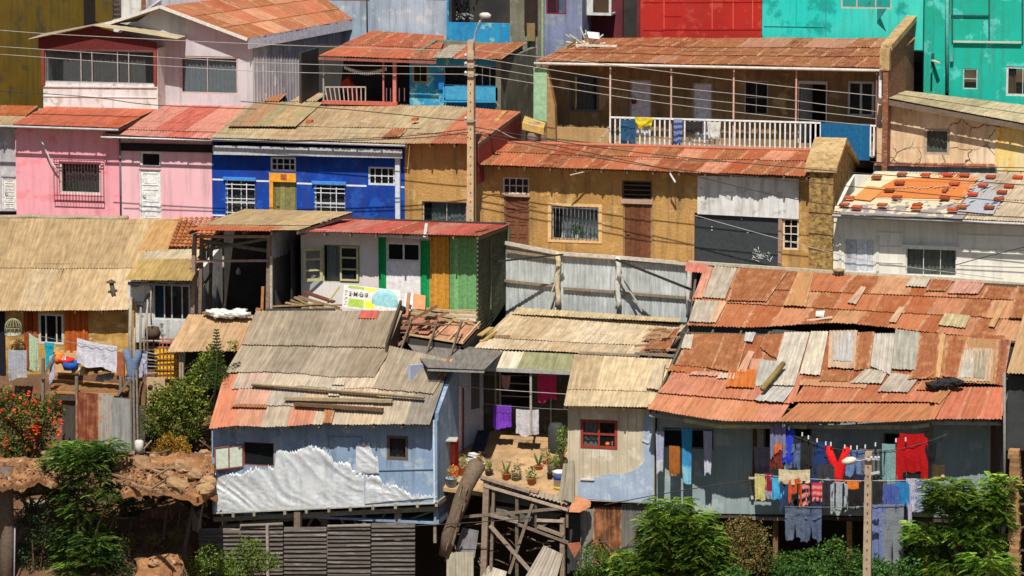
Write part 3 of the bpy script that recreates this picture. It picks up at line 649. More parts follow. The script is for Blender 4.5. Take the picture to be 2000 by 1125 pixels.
BR = [((1710, 346), 'at the upper left corner'), ((1760, 340), 'on the top edge above the cream part'), ((1806, 341), 'on the top edge, middle'), ((1850, 341), 'on the top edge, right of middle'), ((1882, 341), 'on the top edge near the orange end'),
      ((1933, 345), 'on the top edge above the grey sheet'), ((1986, 346), 'on the top edge by the photo\'s right side'), ((1755, 357), 'second line, left'), ((1862, 358), 'second line, right'), ((1735, 371), 'third line, left'), ((1848, 372), 'third line, standing on edge'),
      ((1656, 386), 'on the left rim of the orange cloth'), ((1750, 385), 'below the lettering, left'), ((1843, 386), 'below the lettering, right'), ((1647, 399), 'lowest left corner'), ((1671, 405), 'eave, left'), ((1721, 400), 'eave, centre left'), ((1790, 400), 'eave, centre, upper of two'), ((1787, 406), 'eave, centre, lower of two'),
      ((1858, 409), 'eave, below the black and white scraps'), ((1876, 404), 'eave, right of the scraps'), ((1898, 379), 'right rim of the orange cloth, lower'), ((1918, 361), 'right rim of the orange cloth, upper'), ((1969, 363), 'grey sheet right rim, top'), ((1955, 375), 'grey sheet right rim, second from top'), ((1949, 388), 'grey sheet right rim, third from top'), ((1930, 405), 'grey sheet right rim, bottom')]
for (px, py), lab in BR:
    a = PL(px-9, py+3, pl[0]+n_*.16, n_); dx = V((.34, R.uniform(-.02, .02), 0)); dy = (pl[3]-pl[0]).normalized()*.22
    if 'standing' in lab: dx *= .45; dy *= 2
    q = MB(); q.hexa([a, a+dx, a+dx+dy, a+dy], tuple(n_*.065), (*rc(R.randint(165, 225), R.randint(75, 110), R.randint(38, 66)), 0))
    single('brick', q, PAINTED, 'orange brick weighing the tarpaulin roof, '+lab, 'brick', 'bricks weighing down the tarpaulin')
# low lean-to strip behind that roof
b = thing('lean_to', 'low maroon and blue-grey lean-to strip behind the tarpaulin roof', 'shed')
w_ = wall(b, 9.3, 1706, 1944, 325, 328, 352, 356, [], BMET); shell(b, w_, 1.2, .1, BMET)
pl3 = planeof(9.1, 10.6, ((1706, 324), (1946, 329)), ((1712, 309), (1946, 311))); roof_on(b, pl3, 1, [(rc(140, 80, 66), .55, 1)], 31, raft=False)
# ================================================================== second street: balcony house and its neighbours
b = thing('balcony_house', 'long umber house with a veranda on thin posts and a white balcony railing', 'house')
hs = [(1112, 146, 1170, 218), (1230, 156, 1272, 268), (1352, 162, 1391, 275), (1453, 158, 1500, 224), (1561, 158, 1613, 280), (1655, 159, 1707, 228)]
w_ = wall(b, 10.9, 1068, 1724, 108, 122, 300, 330, hs, UMBER); shell(b, w_, 4.6, .2, UMBER, sides='L')
win(b, 10.9, hs[0], (.12, .13, .12), 2, 2, fw=.09, inset=-.02, curtain=(.35, .36, .36), cx=(.2, .8))
door(b, 10.9, hs[1], (.62, .6, .66), (.42, .38, .34), 'flat', label='white door with a dark red badge'); q = MB(); c = P(1238, 198, 10.9); q.lathe(c+V((0, .03, 0)), [(.1, 0), (.11, .02), (.06, .03)], 12, (.2, .02, .02, 0), (0, -1, 0)); obj('badge', q, PAINTED, b)
door(b, 10.9, hs[2], (.66, .65, .72), (.4, .37, .33), 'flat', label='plain lilac-white door')
win(b, 10.9, hs[3], (.45, .45, .42), 2, 2, fw=.05, curtain=(.12, .03, .05), cx=(0, .6))
win(b, 10.9, hs[5], (.6, .62, .62), 2, 1, fw=.09, mw=.09, curtain=(.12, .12, .12))
q = MB(); q.col = (.6, .58, .5, 0); x0, x1, z0, z1 = rect(hs[4], 10.9); q.box((x0, 10.86, z1-.12), (x1, 10.96, z1)); q.box((x0-.05, 10.86, z0), (x0, 10.96, z1)); q.box((x1, 10.86, z0), (x1+.05, 10.96, z1)); d = obj('door_frame', q, PAINTED, b); d['label'] = 'open doorway with a whitish head board'
q = MB(); q.col = (.3, .32, .36, 0); q.hexa([(x0+.02, 10.98, z0), (x0+.35, 11.5, z0), (x0+.35, 11.5, z1-.14), (x0+.02, 10.98, z1-.14)], (.04, 0, 0)); obj('door', q, PAINTED, b)
pl = planeof(9.2, 15.1, ((1044, 119), (1726, 133)), ((1150, 74), (1790, 74)))
mb = MB(); roofgrid(mb, *pl, [0, .38, .68, 1], [(rc(180, 105, 70), .62, 3), (rc(165, 92, 62), .7, 3), (rc(210, 150, 120), .45, .8), (rc(140, 80, 58), .75, 1)], 29, sw=.85, jit=.05, jag=.03, sag=.06)
obj('roof', mb, SHEET, b); under(b, *pl, None)
eave(b, pl[0], pl[1], (.62, .56, .5), .06, (0, -.06, -.09))
q = MB()
for px, c in ((1192, (.66, .5, .42)), (1311, (.55, .38, .3)), (1433, (.62, .4, .32)), (1555, (.6, .32, .24)), (1712, (.25, .12, .12))):
    t = P(px, 130, 9.35); q.beam((t.x, 9.35, P(px, 292, 9.35).z), (t.x, 9.35, P(px, 128, 9.35).z), .055, col=(*c, 0))
post_src = q
for i, px in enumerate((1192, 1311, 1433, 1555, 1712)):
    q = MB(); q.col = ((.66, .5, .42, 0), (.55, .38, .3, 0), (.62, .4, .32, 0), (.6, .32, .24, 0), (.25, .12, .12, 0))[i]
    q.beam((P(px, 200, 9.35).x, 9.35, P(px, 292, 9.35).z), (P(px, 200, 9.35).x, 9.35, P(px, 127+i*2, 9.35).z), .06); obj('post', q, PAINTED, b)
q = MB(); q.col = (.78, .8, .78, 0); q.box(P(1719, 200, 9.2)-V((.06, 0, .1)), P(1719, 137, 9.2)+V((.06, .08, 0))); obj('downpipe', q, PAINTED, b)
q = MB(); A, B = P(1190, 284, 9.3), P(1708, 302, 9.3); q.hexa([A, B, B+V((0, 1.6, 0)), A+V((0, 1.6, 0))], (0, 0, -.12), (.3, .25, .2, 0)); obj('balcony_floor', q, WOODT, b)
# railing
q = MB(); q.col = (.82, .82, .8, 0); A, B = P(1192, 229, 9.25), P(1603, 240, 9.25); A2, B2 = P(1192, 284, 9.25), P(1603, 292, 9.25)
q.beam(A, B, .07, .06); q.beam(A2, B2, .07, .06); n = 42
for i in range(n+1):
    t = i/n; a, c = A.lerp(B, t), A2.lerp(B2, t); q.box((a.x-.028, 9.23, c.z), (a.x+.028, 9.27, a.z), (.8, .8, .78, 0) if i % 4 else (.82, .82, .82, 0))
q2 = q; obj('railing', q, PAINTED, b); q = MB(); q.col = (.82, .82, .8, 0)
for px in (1700, 1707): x = P(px, 270, 9.25).x; q.box((x-.028, 9.23, P(px, 305, 9.25).z), (x+.028, 9.27, P(px, 246, 9.25).z))
q.beam(P(1697, 245, 9.25), P(1711, 246, 9.25), .06); obj('railing', q, PAINTED, b)
q = MB(); x0, x1, z0, z1 = rect((1603, 241, 1699, 312), 9.25); q.box((x0, 9.22, z0), (x1, 9.27, z1), (.01, .11, .26, 0))
for k_ in (.18, .82): x = lerp(x0, x1, k_); q.box((x-.01, 9.205, z0), (x+.01, 9.22, z1), (.02, .18, .36, 0))
obj('balcony_panel', q, PAINTED, b)
# brick gable end with coping
x0 = P(1724, 170, 9.0).x; q = MB(); zf = P(1732, 100, 9.0).z; zb_ = P(1800, 42, 15.5).z
q.hexa([(x0, 9.0, 2.0), (x0, 15.6, 2.0), (x0, 15.6, zb_), (x0, 10.2, zf+.15), (x0, 9.0, zf)], (.2, 0, 0)); obj('gable_wall', q, BRICK, b)
q = MB(); q.hexa([(x0-.12, 8.95, zf-.7), (x0-.12, 9.3, zf-.7), (x0-.12, 9.3, zf+.1), (x0-.12, 8.95, zf+.1)], (.36, 0, 0)); q.hexa([(x0-.12, 9.3, zf+.0), (x0-.12, 15.7, zb_), (x0-.12, 15.7, zb_+.22), (x0-.12, 9.3, zf+.22)], (.4, 0, 0)); obj('coping', q, COPE, b)
# low wall panel left below the veranda, green pier
q = MB(); x0, x1, z0, z1 = rect((1086, 250, 1192, 320), 9.6); q.box((x0, 9.6, z0), (x1, 9.75, z1)); obj('parapet', q, mat('sand_plaster', wc(196, 160, 110), wc(175, 138, 90), sc1=.6, fine=.15, grime=.3), b)
q = MB(); q.col = (.55, .45, .3, 0); q.beam(P(1164, 284, 9.0), P(1190, 248, 9.2), .06); single('prop_stick', q, WOODT, 'thin leaning wooden prop at the left end of the white balcony railing', 'stick')
q = MB(); x0, x1, z0, z1 = rect((1042, 133, 1068, 300), 9.3); zt2 = P(1050, 232, 9.3).z
q.hexa([(x0, 9.3, zt2), (x1, 9.3, zt2-.1), (x1, 9.3, z1), (x0, 9.3, z1)], (0, .4, 0), (*wc(150, 190, 150), 0)); q.hexa([(x1+.002, 9.32, z0), (x1+.35, 9.32, z0), (x1+.3, 9.32, lerp(z0, z1, .55)), (x1+.002, 9.32, z1)], (0, .35, 0), (*wc(165, 130, 85), 0))
single('green_pier', q, PAINTED, 'pale green painted masonry pier left of the balcony house', 'pier')
q = MB(); R = random.Random(2)
q.lathe(P(1042, 280, 8.6), [(.3, 0), (.28, .4), (.25, .8)], 9, (.3, .25, .2, 0)); q.hexa([P(1020, 240, 8.3), P(1062, 250, 8.3), P(1066, 240, 8.8), P(1025, 226, 8.9)], (0, 0, -.25), (*wc(190, 160, 90), 0))
single('stone_block', q, PAINTED, 'yellowish stone block on a stub at the foot of the pale green pier', 'stone')
# broken furniture on that roof
q = MB(); R = random.Random(12); q.col = (.66, .6, .5, 0)
for i in range(22):
    a = P(R.uniform(1122, 1165), R.uniform(70, 90), 12.6); q.beam(a, a+V((R.uniform(-.5, .7), R.uniform(-.3, .3), R.uniform(-.15, .45))), .05, .04, (R.uniform(.5, .75),)*2+(R.uniform(.4, .6), 0))
q.hexa([P(1146, 62, 12.6), P(1168, 64, 12.6), P(1169, 76, 12.4), P(1150, 74, 12.4)], (.03, .1, .0), (.75, .75, .74, 0)); q.beam(P(1125, 88, 12), P(1205, 90, 12), .08)
single('broken_furniture', q, WOODT, 'heap of broken white furniture on the far left of the long rusty veranda roof', 'junk')
# --- cream cracked house, right
b = thing('cream_house', 'cream house with cracked plaster and a tan sheet roof at the right edge', 'house')
w_ = wall(b, 9.8, 1711, 2070, 196, 262, 340, 350, [(1805, 251, 1855, 303)], CREAM); shell(b, w_, 4.6, .5, CREAM)
win(b, 9.8, (1805, 251, 1855, 303), (.4, .33, .25), fw=.1, inset=.03, curtain=(.42, .38, .3))
q = MB(); x0, x1, z0, z1 = rect((1944, 250, 2068, 334), 9.8); q.box((x0, 9.77, z0), (x1, 9.799, z1)); obj('patched_panel', q, mat('stained_panel', wc(240, 215, 160), wc(238, 200, 110), wc(236, 170, 40), sc1=1.0, st=(1.3, 1, .6), fine=.08, grime=.3), b)
pl = planeof(9.2, 13.5, ((1713, 188), (2080, 256)), ((1760, 176), (2140, 222)))
roof_on(b, pl, 2, [(rc(222, 205, 165), .25, 3), (rc(205, 186, 145), .3, 2)], 37, amp=.008)
fascia(b, pl[0], pl[1], (.16, .12, .09), .2)
# --- two gabled white house, upper left
b = thing('white_gabled_house', 'white and lilac house with an orange sheet roof and a big sliding window', 'house')
# main block: front wall, side wall turned away to the right
ridge = P(310, 14, 10.2)
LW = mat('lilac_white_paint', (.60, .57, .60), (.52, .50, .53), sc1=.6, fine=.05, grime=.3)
hs = [(352, 110, 465, 184)]
w_ = wall(b, 10.2, 215, 494, 78, 78, 206, 212, hs, LW)
q = MB(); A, B = P(215, 78, 10.2), P(494, 78, 10.2); q.hexa([A, B, P(310, 14, 10.2)], (0, .18, 0)); obj('gable', q, LW, b)
win(b, 10.2, hs[0], (.55, .42, .38), fw=.07, inset=.02, curtain=(.5, .55, .6), xs=[.47])
Af = P(495, 78, 10.2); Ab = P(712, 36, 16.5); 
q = MB(); zlo = P(495, 212, 10.2).z
D1 = V((Af.x, 10.25, Af.z-.05)); D2 = V((Ab.x-.6, 16.5, Ab.z-.25))
q.hexa([(D1.x, D1.y, zlo), (D2.x, D2.y, zlo), D2, D1], (-.12, 0, 0))
for i in range(34): t = i/33; p_ = D1.lerp(D2, t); q.box((p_.x, p_.y-.02, zlo), (p_.x+.025, p_.y+.02, p_.z-.03))
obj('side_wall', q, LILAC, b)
rb = P(620, -14, 16.5)
rdgB = V((ridge.x+(Ab.x-Af.x)*.98, 16.5, ridge.z+(Ab.z-Af.z)))
mb = MB(); ov = V((-.02, -.5, 0)); e0 = P(484, 76, 9.7); e1 = P(714, 33, 16.8)
roofgrid(mb, e0, e1, P(640, -30, 16.8), P(312, 13, 9.7), [0, .35, .7, 1], [(rc(215, 130, 92), .55, 3), (rc(205, 112, 72), .62, 3), (rc(225, 160, 122), .48, 1)], 43, sw=.9)
roofgrid(mb, P(640, -30, 16.8), P(312, 13, 9.7), P(205, 48, 9.7), P(560, 10, 16.8), 2, [(rc(205, 190, 160), .3, 1)], 44, sw=.9)
obj('roof', mb, SHEET, b)
fascia(b, e0, e1, (.5, .48, .55), .42, off=(0, 0, .02)); 
q = MB(); q.col = (.7, .66, .6, 0); q.beam(e0+V((0, -.05, -.02)), P(312, 13, 9.65), .05, .12); q.beam(P(312, 13, 9.65), P(205, 48, 9.65), .05, .12); obj('barge_board', q, PAINTED, b)
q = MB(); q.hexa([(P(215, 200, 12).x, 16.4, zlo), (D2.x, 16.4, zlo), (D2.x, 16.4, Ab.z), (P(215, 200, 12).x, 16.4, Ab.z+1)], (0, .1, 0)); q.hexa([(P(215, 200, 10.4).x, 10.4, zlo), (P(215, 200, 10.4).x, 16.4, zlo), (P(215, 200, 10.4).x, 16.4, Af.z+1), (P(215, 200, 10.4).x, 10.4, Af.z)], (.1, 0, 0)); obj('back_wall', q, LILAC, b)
# glazed gabled porch in front
b = thing('glazed_porch', 'white glazed sun porch with a dark red gable in front of the lilac white house', 'porch')
w_ = wall(b, 9.3, 84, 308, 95, 95, 212, 214, [(86, 98, 303, 163)], WHITE)
shell(b, w_, 1.0, 0, WHITE, sides='LR')
f = win(b, 9.3, (86, 98, 303, 163), (.42, .38, .36), fw=.05, inset=.04, curtain=(.3, .28, .28), cx=(.15, .9), xs=[.33, .43, .66, .76], mw=.035)
q = MB(); q.hexa([P(75, 96, 9.25), P(305, 98, 9.25), P(305, 84, 9.25), P(183, 52, 9.25), P(75, 74, 9.25)], (0, .12, 0), (.13, .025, .022, 0)); obj('gable', q, PAINTED, b)
q = MB(); q.col = (.25, .05, .04, 0)
for px in (84, 303): x = P(px, 130, 9.22).x; q.box((x-.06, 9.2, P(px, 166, 9.2).z), (x+.06, 9.29, P(px, 98, 9.2).z))
obj('corner_post', q, PAINTED, b)
q = MB(); q.col = (.7, .66, .64, 0); A, B = P(84, 167, 9.25), P(306, 169, 9.25); q.hexa([A, B, B-V((0, 0, .06)), A-V((0, 0, .06))], (0, .05, 0)); A, B = P(84, 187, 9.27), P(306, 190, 9.27); q.hexa([A, B, B-V((0, 0, .03)), A-V((0, 0, .03))], (0, .03, 0)); obj('sill', q, PAINTED, b)
mb = MB(); a0 = P(182, 50, 8.9); a1 = P(215, 42, 10.3)
mb.sheet(P(345, 76, 8.9), P(365, 70, 10.3), a1, a0, (*rc(210, 195, 160), .2)); mb.sheet(P(85, 66, 10.3), P(54, 77, 8.9), a0, a1, (*rc(190, 175, 150), .3)); obj('roof', mb, SHEET, b)
# --- mustard building at the far upper left, its side in shade
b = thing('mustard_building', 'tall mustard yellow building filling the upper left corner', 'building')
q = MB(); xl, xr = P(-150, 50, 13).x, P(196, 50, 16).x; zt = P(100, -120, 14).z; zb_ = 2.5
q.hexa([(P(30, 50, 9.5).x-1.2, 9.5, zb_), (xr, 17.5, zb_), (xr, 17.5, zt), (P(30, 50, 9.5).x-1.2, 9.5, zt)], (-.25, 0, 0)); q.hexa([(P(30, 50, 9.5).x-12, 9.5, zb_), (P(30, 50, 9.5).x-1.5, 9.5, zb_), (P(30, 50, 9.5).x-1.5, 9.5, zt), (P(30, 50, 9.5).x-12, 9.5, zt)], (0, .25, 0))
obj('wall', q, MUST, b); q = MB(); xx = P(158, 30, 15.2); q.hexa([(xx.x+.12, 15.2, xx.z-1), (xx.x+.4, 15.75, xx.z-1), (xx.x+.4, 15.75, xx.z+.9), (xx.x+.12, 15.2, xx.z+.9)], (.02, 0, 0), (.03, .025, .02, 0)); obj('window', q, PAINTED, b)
# --- white building scrap behind, with shutters, and brick wall
b = thing('white_house', 'narrow white house with a brown shuttered window behind the gabled roof, top left', 'house')
w_ = wall(b, 17.6, 196, 276, -60, -60, 110, 110, [(216, -10, 237, 38)], WHITE); shell(b, w_, 3, 0, WHITE)
win(b, 17.6, (216, -10, 237, 38), (.16, .09, .07), 1, 5, fw=.05, mw=.06)
b = thing('brick_house', 'brick house mostly hidden behind the orange gabled roof at the top edge', 'house')
w_ = wall(b, 17.7, 277, 560, -60, -60, 110, 110, [(405, -40, 455, 4)], BRICK); shell(b, w_, 3, 0, BRICK); win(b, 17.7, (405, -40, 455, 4), (.1, .1, .1), 3, 1)
# --- blue-grey metal clad house
b = thing('metal_clad_house', 'blue-grey metal clad house with vertical seams at the top edge', 'house')
w_ = wall(b, 16, 561, 873, -70, -70, 90, 92, [(640, -50, 722, 2), (832, -50, 870, 1)], BMET); shell(b, w_, 3, 0, BMET)
mb = MB(); ribs(mb, 16, 562, 636, -60, -60, 90, 90, .33, .03, .03); ribs(mb, 16, 726, 828, -60, -60, 90, 90, .33, .03, .03); ribs(mb, 16, 640, 722, 4, 4, 90, 90, .33, .03, .03); obj('seams', mb, BMET, b)
win(b, 16, (640, -50, 722, 2), (.2, .1, .07), 2, 1); win(b, 16, (832, -50, 870, 1), (.2, .1, .07), 1, 1)
q = MB(); q.col = (.05, .05, .05, 0); q.tube([P(716, -20, 15.9), P(717, 62, 15.9)], .025, 6); obj('drain_pipe', q, PAINTED, b)
# --- red porch shed
b = thing('porch_shed', 'open dark porch with salmon posts and a low railing beneath an orange roof', 'porch')
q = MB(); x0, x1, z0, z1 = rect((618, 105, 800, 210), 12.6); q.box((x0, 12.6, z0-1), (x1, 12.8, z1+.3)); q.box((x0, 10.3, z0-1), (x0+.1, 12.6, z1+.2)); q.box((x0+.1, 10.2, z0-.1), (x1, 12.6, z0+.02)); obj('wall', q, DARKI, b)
for px, c, wd in ((771, (.60, .19, .16), .13), (749, (.5, .16, .14), .06)):
    q = MB(); q.col = (*c, 0); x = P(px, 160, 10).x; q.beam((x, 10, P(px, 200, 10).z), (x, 10, P(px, 112, 10).z), wd); q.box((x-.16, 9.9, P(px, 118, 10).z), (x+.16, 10.1, P(px, 112, 10).z)); obj('post', q, PAINTED, b)
q = MB(); q.col = (.3, .3, .3, 0); x = P(632, 160, 10).x; q.beam((x, 10, P(632, 205, 10).z), (x, 10, P(632, 112, 10).z), .06); obj('post', q, PAINTED, b)
q = MB(); q.col = (*rc(225, 120, 100), 0); A, B = P(629, 196, 9.9), P(775, 200, 9.9); q.hexa([A, B, B-V((0, 0, .14)), A-V((0, 0, .14))], (0, .2, 0)); obj('edge_beam', q, PAINTED, b)
q = MB(); q.col = (.45, .36, .33, 0); A, B = P(635, 170, 9.95), P(714, 170, 9.95); A2, B2 = P(640, 197, 9.95), P(714, 198, 9.95); q.beam(A, B, .05)
for i in range(10): q.beam(A2.lerp(B2, i/9), A.lerp(B, i/9), .04)
for px in (755, 763, 780, 790): q.beam(P(px, 198, 9.95), P(px, 172, 9.95), .03, col=(.2, .1, .1, 0))
obj('railing', q, PAINTED, b)
mb = MB(); A, B, Cc, D = P(622, 109, 9.5), P(852, 117, 9.5), P(872, 70, 15.8), P(728, 60, 15.8)
roofgrid(mb, A, B, Cc, D, [0, .45, 1], [(rc(215, 118, 80), .45, 3), (rc(200, 100, 62), .55, 2)], 47, sw=.95); obj('roof', mb, SHEET, b); fascia(b, A, B, (.3, .1, .08), .1)
q = MB(); q.col = (*rc(230, 75, 50), 0); a = P(666, 168, 11.2)
q.hexa([P(665, 162, 11.2), P(680, 152, 11.2), P(700, 193, 11.0), P(690, 197, 11.0)], (0, .2, .05)); q.beam(P(690, 165, 11), P(704, 196, 10.9), .07); q.beam(P(672, 170, 11), P(690, 196, 10.9), .07)
single('folded_chair', q, PAINTED, 'red orange folded chair leaning inside the dark porch behind its railing', 'chair')
q = MB(); R = random.Random(7)
for i in range(22):
    t = i/21; p_ = P(lerp(672, 752, t), lerp(131, 134, t)+9*math.sin(math.pi*t)*1.1-2, 10.3); q.add([p_, p_+V((.07, 0, 0)), p_+V((.06, 0, -.13)), p_+V((.01, .01, -.12))], [(0, 1, 2, 3)], (.75, .75, .72, 0)); 
q.tube([P(lerp(668, 756, t/10), lerp(130, 133, t/10)+9*math.sin(math.pi*t/10)-2, 10.3) for t in range(11)], .006, 4, (.6, .6, .6, 0))
single('bunting', q, CLOTH, 'string of small white paper flags hung across the dark porch', 'bunting')
# --- sky blue shack
b = thing('blue_shack', 'sky blue painted shack with an open window beneath a rusty roof behind the pole', 'shack')
hs = [(805, 127, 836, 162), (866, 128, 970, 168)]
w_ = wall(b, 10.4, 800, 976, 108, 118, 206, 212, hs, SKYB); shell(b, w_, 3.5, .3, OLIVE)
win(b, 10.4, hs[0], (.38, .24, .12), 2, 1, fw=.06, inset=.02)
f = win(b, 10.4, hs[1], (.45, .6, .68), fw=.03, inset=.1, xs=[.45, .55, .72, .86], mw=.03)
q = MB(); q.col = (*wc(20, 110, 180), 0); x0, x1, z0, z1 = rect((849, 145, 868, 175), 10.35); q.box((x0, 10.3, z0), (x1, 10.39, z1)); obj('shutter', q, PAINTED, b)
q = MB(); q.col = (*wc(60, 150, 190), 0); q.beam(P(862, 198, 10.1), P(970, 199, 10.1), .06, .05); q.beam(P(866, 198, 10.1), P(867, 170, 10.1), .05); x0, x1, z0, z1 = rect((870, 170, 972, 196), 10.2); q.box((x0, 10.2, z0), (x1, 10.25, z1)); obj('window_box', q, PAINTED, b)
mb = MB(); A, B, Cc, D = P(790, 114, 9.7), P(980, 116, 9.7), P(1030, 82, 14), P(862, 90, 14)
roofgrid(mb, A, B, Cc, D, [0, 1], [(rc(218, 120, 82), .45, 2), (rc(190, 98, 62), .55, 1)], 51, sw=.95); mb.sheet(P(843, 117, 9.65), P(882, 117, 9.65), P(918, 90, 14.1), P(880, 90, 14.1), (*rc(195, 185, 165), .3), lo=.08, hi=.08); obj('roof', mb, SHEET, b)
# olive side wall at right of shack
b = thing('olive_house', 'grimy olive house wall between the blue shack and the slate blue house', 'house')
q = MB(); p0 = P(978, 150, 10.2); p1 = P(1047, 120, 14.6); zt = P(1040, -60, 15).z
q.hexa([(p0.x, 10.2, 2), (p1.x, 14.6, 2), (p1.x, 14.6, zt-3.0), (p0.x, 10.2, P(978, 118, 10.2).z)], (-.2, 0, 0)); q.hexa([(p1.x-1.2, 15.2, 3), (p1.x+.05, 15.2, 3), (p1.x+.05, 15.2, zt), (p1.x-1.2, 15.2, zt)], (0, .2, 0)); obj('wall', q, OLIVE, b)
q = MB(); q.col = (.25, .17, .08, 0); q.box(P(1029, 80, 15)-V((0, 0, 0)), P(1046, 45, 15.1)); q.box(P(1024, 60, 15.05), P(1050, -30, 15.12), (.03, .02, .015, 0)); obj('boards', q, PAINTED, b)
# --- balcony block in sky blue with a dark opening (upper middle)
b = thing('blue_balcony_house', 'dark open balcony above a sky blue parapet at the top edge behind the lamp', 'house')
w_ = wall(b, 15.6, 872, 1010, -60, -60, 94, 96, [(876, -40, 1002, 45)], SKYB); shell(b, w_, 3, 0, DARKI)
q = MB(); R = random.Random(9)
for i in range(40): a = P(R.uniform(885, 930), R.uniform(5, 42), 16.5); q.beam(a, a+V((R.uniform(-.2, .2), 0, R.uniform(-.1, .3))), .05, col=(*[R.uniform(.05, .4)]*3, 0))
obj('clutter', q, PAINTED, b)
# --- slate blue house with dark red window
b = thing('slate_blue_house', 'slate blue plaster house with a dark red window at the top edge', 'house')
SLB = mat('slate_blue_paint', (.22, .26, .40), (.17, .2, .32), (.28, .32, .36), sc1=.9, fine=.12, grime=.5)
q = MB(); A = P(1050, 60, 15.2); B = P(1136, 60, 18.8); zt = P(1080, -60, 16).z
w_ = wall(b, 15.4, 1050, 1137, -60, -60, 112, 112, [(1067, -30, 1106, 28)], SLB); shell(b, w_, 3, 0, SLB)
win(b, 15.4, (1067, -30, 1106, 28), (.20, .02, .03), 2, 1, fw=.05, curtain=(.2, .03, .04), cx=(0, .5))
q = MB(); x0, x1, z0, z1 = rect((1050, -60, 1066, 112), 15.3); q.box((x0, 15.25, z0), (x0+.25, 15.399, z1), (*wc(150, 165, 130), 0)); obj('corner_post', q, PAINTED, b)
# --- maroon house
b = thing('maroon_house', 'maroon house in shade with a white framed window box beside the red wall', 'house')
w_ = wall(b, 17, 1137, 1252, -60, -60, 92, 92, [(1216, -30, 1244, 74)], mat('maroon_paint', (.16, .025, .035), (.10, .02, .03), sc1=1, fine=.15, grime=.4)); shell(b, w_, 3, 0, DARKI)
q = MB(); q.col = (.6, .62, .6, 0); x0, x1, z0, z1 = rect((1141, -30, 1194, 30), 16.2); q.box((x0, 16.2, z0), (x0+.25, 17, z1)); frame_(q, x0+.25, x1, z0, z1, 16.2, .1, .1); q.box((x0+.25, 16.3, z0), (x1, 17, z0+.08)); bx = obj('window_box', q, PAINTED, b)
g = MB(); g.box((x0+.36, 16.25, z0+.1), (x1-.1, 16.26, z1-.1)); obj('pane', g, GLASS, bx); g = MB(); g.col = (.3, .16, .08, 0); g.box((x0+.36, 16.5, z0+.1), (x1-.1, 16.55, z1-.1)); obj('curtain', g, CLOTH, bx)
# --- red house
b = thing('red_house', 'bright red boarded house at the top edge above the long rusty roof', 'house')
w_ = wall(b, 15.6, 1251, 1488, -60, -60, 92, 92, [], REDP); shell(b, w_, 3, 0, REDP)
q = MB()
for xa, ya, xb, yb in ((1296, 57, 1488, 57), (1256, 58, 1296, 59), (1296, 31, 1330, 31), (1255, 4, 1488, 3)): q.beam(P(xa, ya, 15.59), P(xb, yb, 15.59), .02, .05, (*wc(170, 30, 22), 0))
for xa in (1297, 1391, 1432, 1470): q.beam(P(xa, -50, 15.59), P(xa, 56, 15.59), .03, .02, (*wc(225, 90, 70), 0))
obj('seams', q, PAINTED, b)
# --- turquoise houses
b = thing('turquoise_house', 'turquoise house with a three-pane window and one sash swung open, top edge', 'house')
w_ = wall(b, 15.6, 1489, 1803, -60, -60, 95, 98, [(1643, -40, 1742, 17)], TURQ); shell(b, w_, 4, 0, TURQ)
win(b, 15.6, (1643, -40, 1742, 17), (.5, .45, .36), fw=.06, inset=.01, xs=[.31, .68], mw=.05)
q = MB(); q.col = (.05, .35, .35, 0); q.hexa([P(1713, 17, 15.55), P(1713, 50, 15.55)+V((0, 0, .15)), P(1731, 17, 15.0)], (.02, 0, 0)); obj('sash_shadow', q, PAINTED, b)  # dark triangle in the shape of the open sash's cast shadow
q = MB(); q.col = (.02, .32, .30, 0); q.beam(P(1492, 51, 15.59), P(1612, 53, 15.59), .02, .03); q.beam(P(1613, -50, 15.59), P(1613, 70, 15.59), .03, .02); q.beam(P(1555, -50, 15.59), P(1555, 50, 15.59), .02, .02); obj('seams', q, PAINTED, b)
b = thing('turquoise_house', 'tall turquoise plaster house with two small windows filling the upper right corner', 'house')
hs = [(1881, 134, 1909, 174), (1965, 130, 2030, 188)]
w_ = wall(b, 15, 1853, 2100, -60, -60, 270, 275, hs, TURQD); shell(b, w_, 4, 0, TURQD)
xx = P(1803, 50, 17.5); q = MB(); q.hexa([(xx.x, 17.5, 2), (w_['x0']+.0, 17.5, 2), (w_['x0'], 17.5, 12), (xx.x, 17.5, 12)], (0, .2, 0)); q.hexa([(P(1822, 100, 15.2).x, 15.2, 2), (P(1848, 100, 15.2).x, 15.2, 2), (P(1848, 100, 15.2).x, 15.2, 12), (P(1822, 100, 15.2).x, 15.2, 12)], (0, 2.2, 0)); q.hexa([(P(1804, 100, 15.6).x, 15.7, 2), (P(1823, 100, 15.6).x-.01, 15.7, 2), (P(1823, 100, 15.6).x-.01, 15.7, 12), (P(1804, 100, 15.6).x, 15.7, 12)], (0, .3, 0)); obj('recess_wall', q, TURQD, b)
win(b, 15, hs[0], (.4, .55, .52), 1, 2, fw=.04, inset=.02); win(b, 15, hs[1], (.6, .62, .6), 2, 1, fw=.08, inset=.03, curtain=(.3, .18, .1), cx=(0, .3))
q = MB(); q.col = (.03, .1, .1, 0)
q.beam(P(1857, 30, 14.95), P(1932, 31, 14.95), .05); q.beam(P(1860, -50, 14.95), P(1860, 82, 14.95), .05); q.beam(P(1932, -50, 14.95), P(1932, 82, 14.95), .05); q.beam(P(1997, -50, 14.95), P(1997, 84, 14.95), .05); obj('frame_strip', q, PAINTED, b)
q = MB(); q.col = (.6, .55, .45, 0); q.beam(P(1862, 81, 14.9), P(1995, 83, 14.9), .08, .06); obj('ledge', q, PAINTED, b)
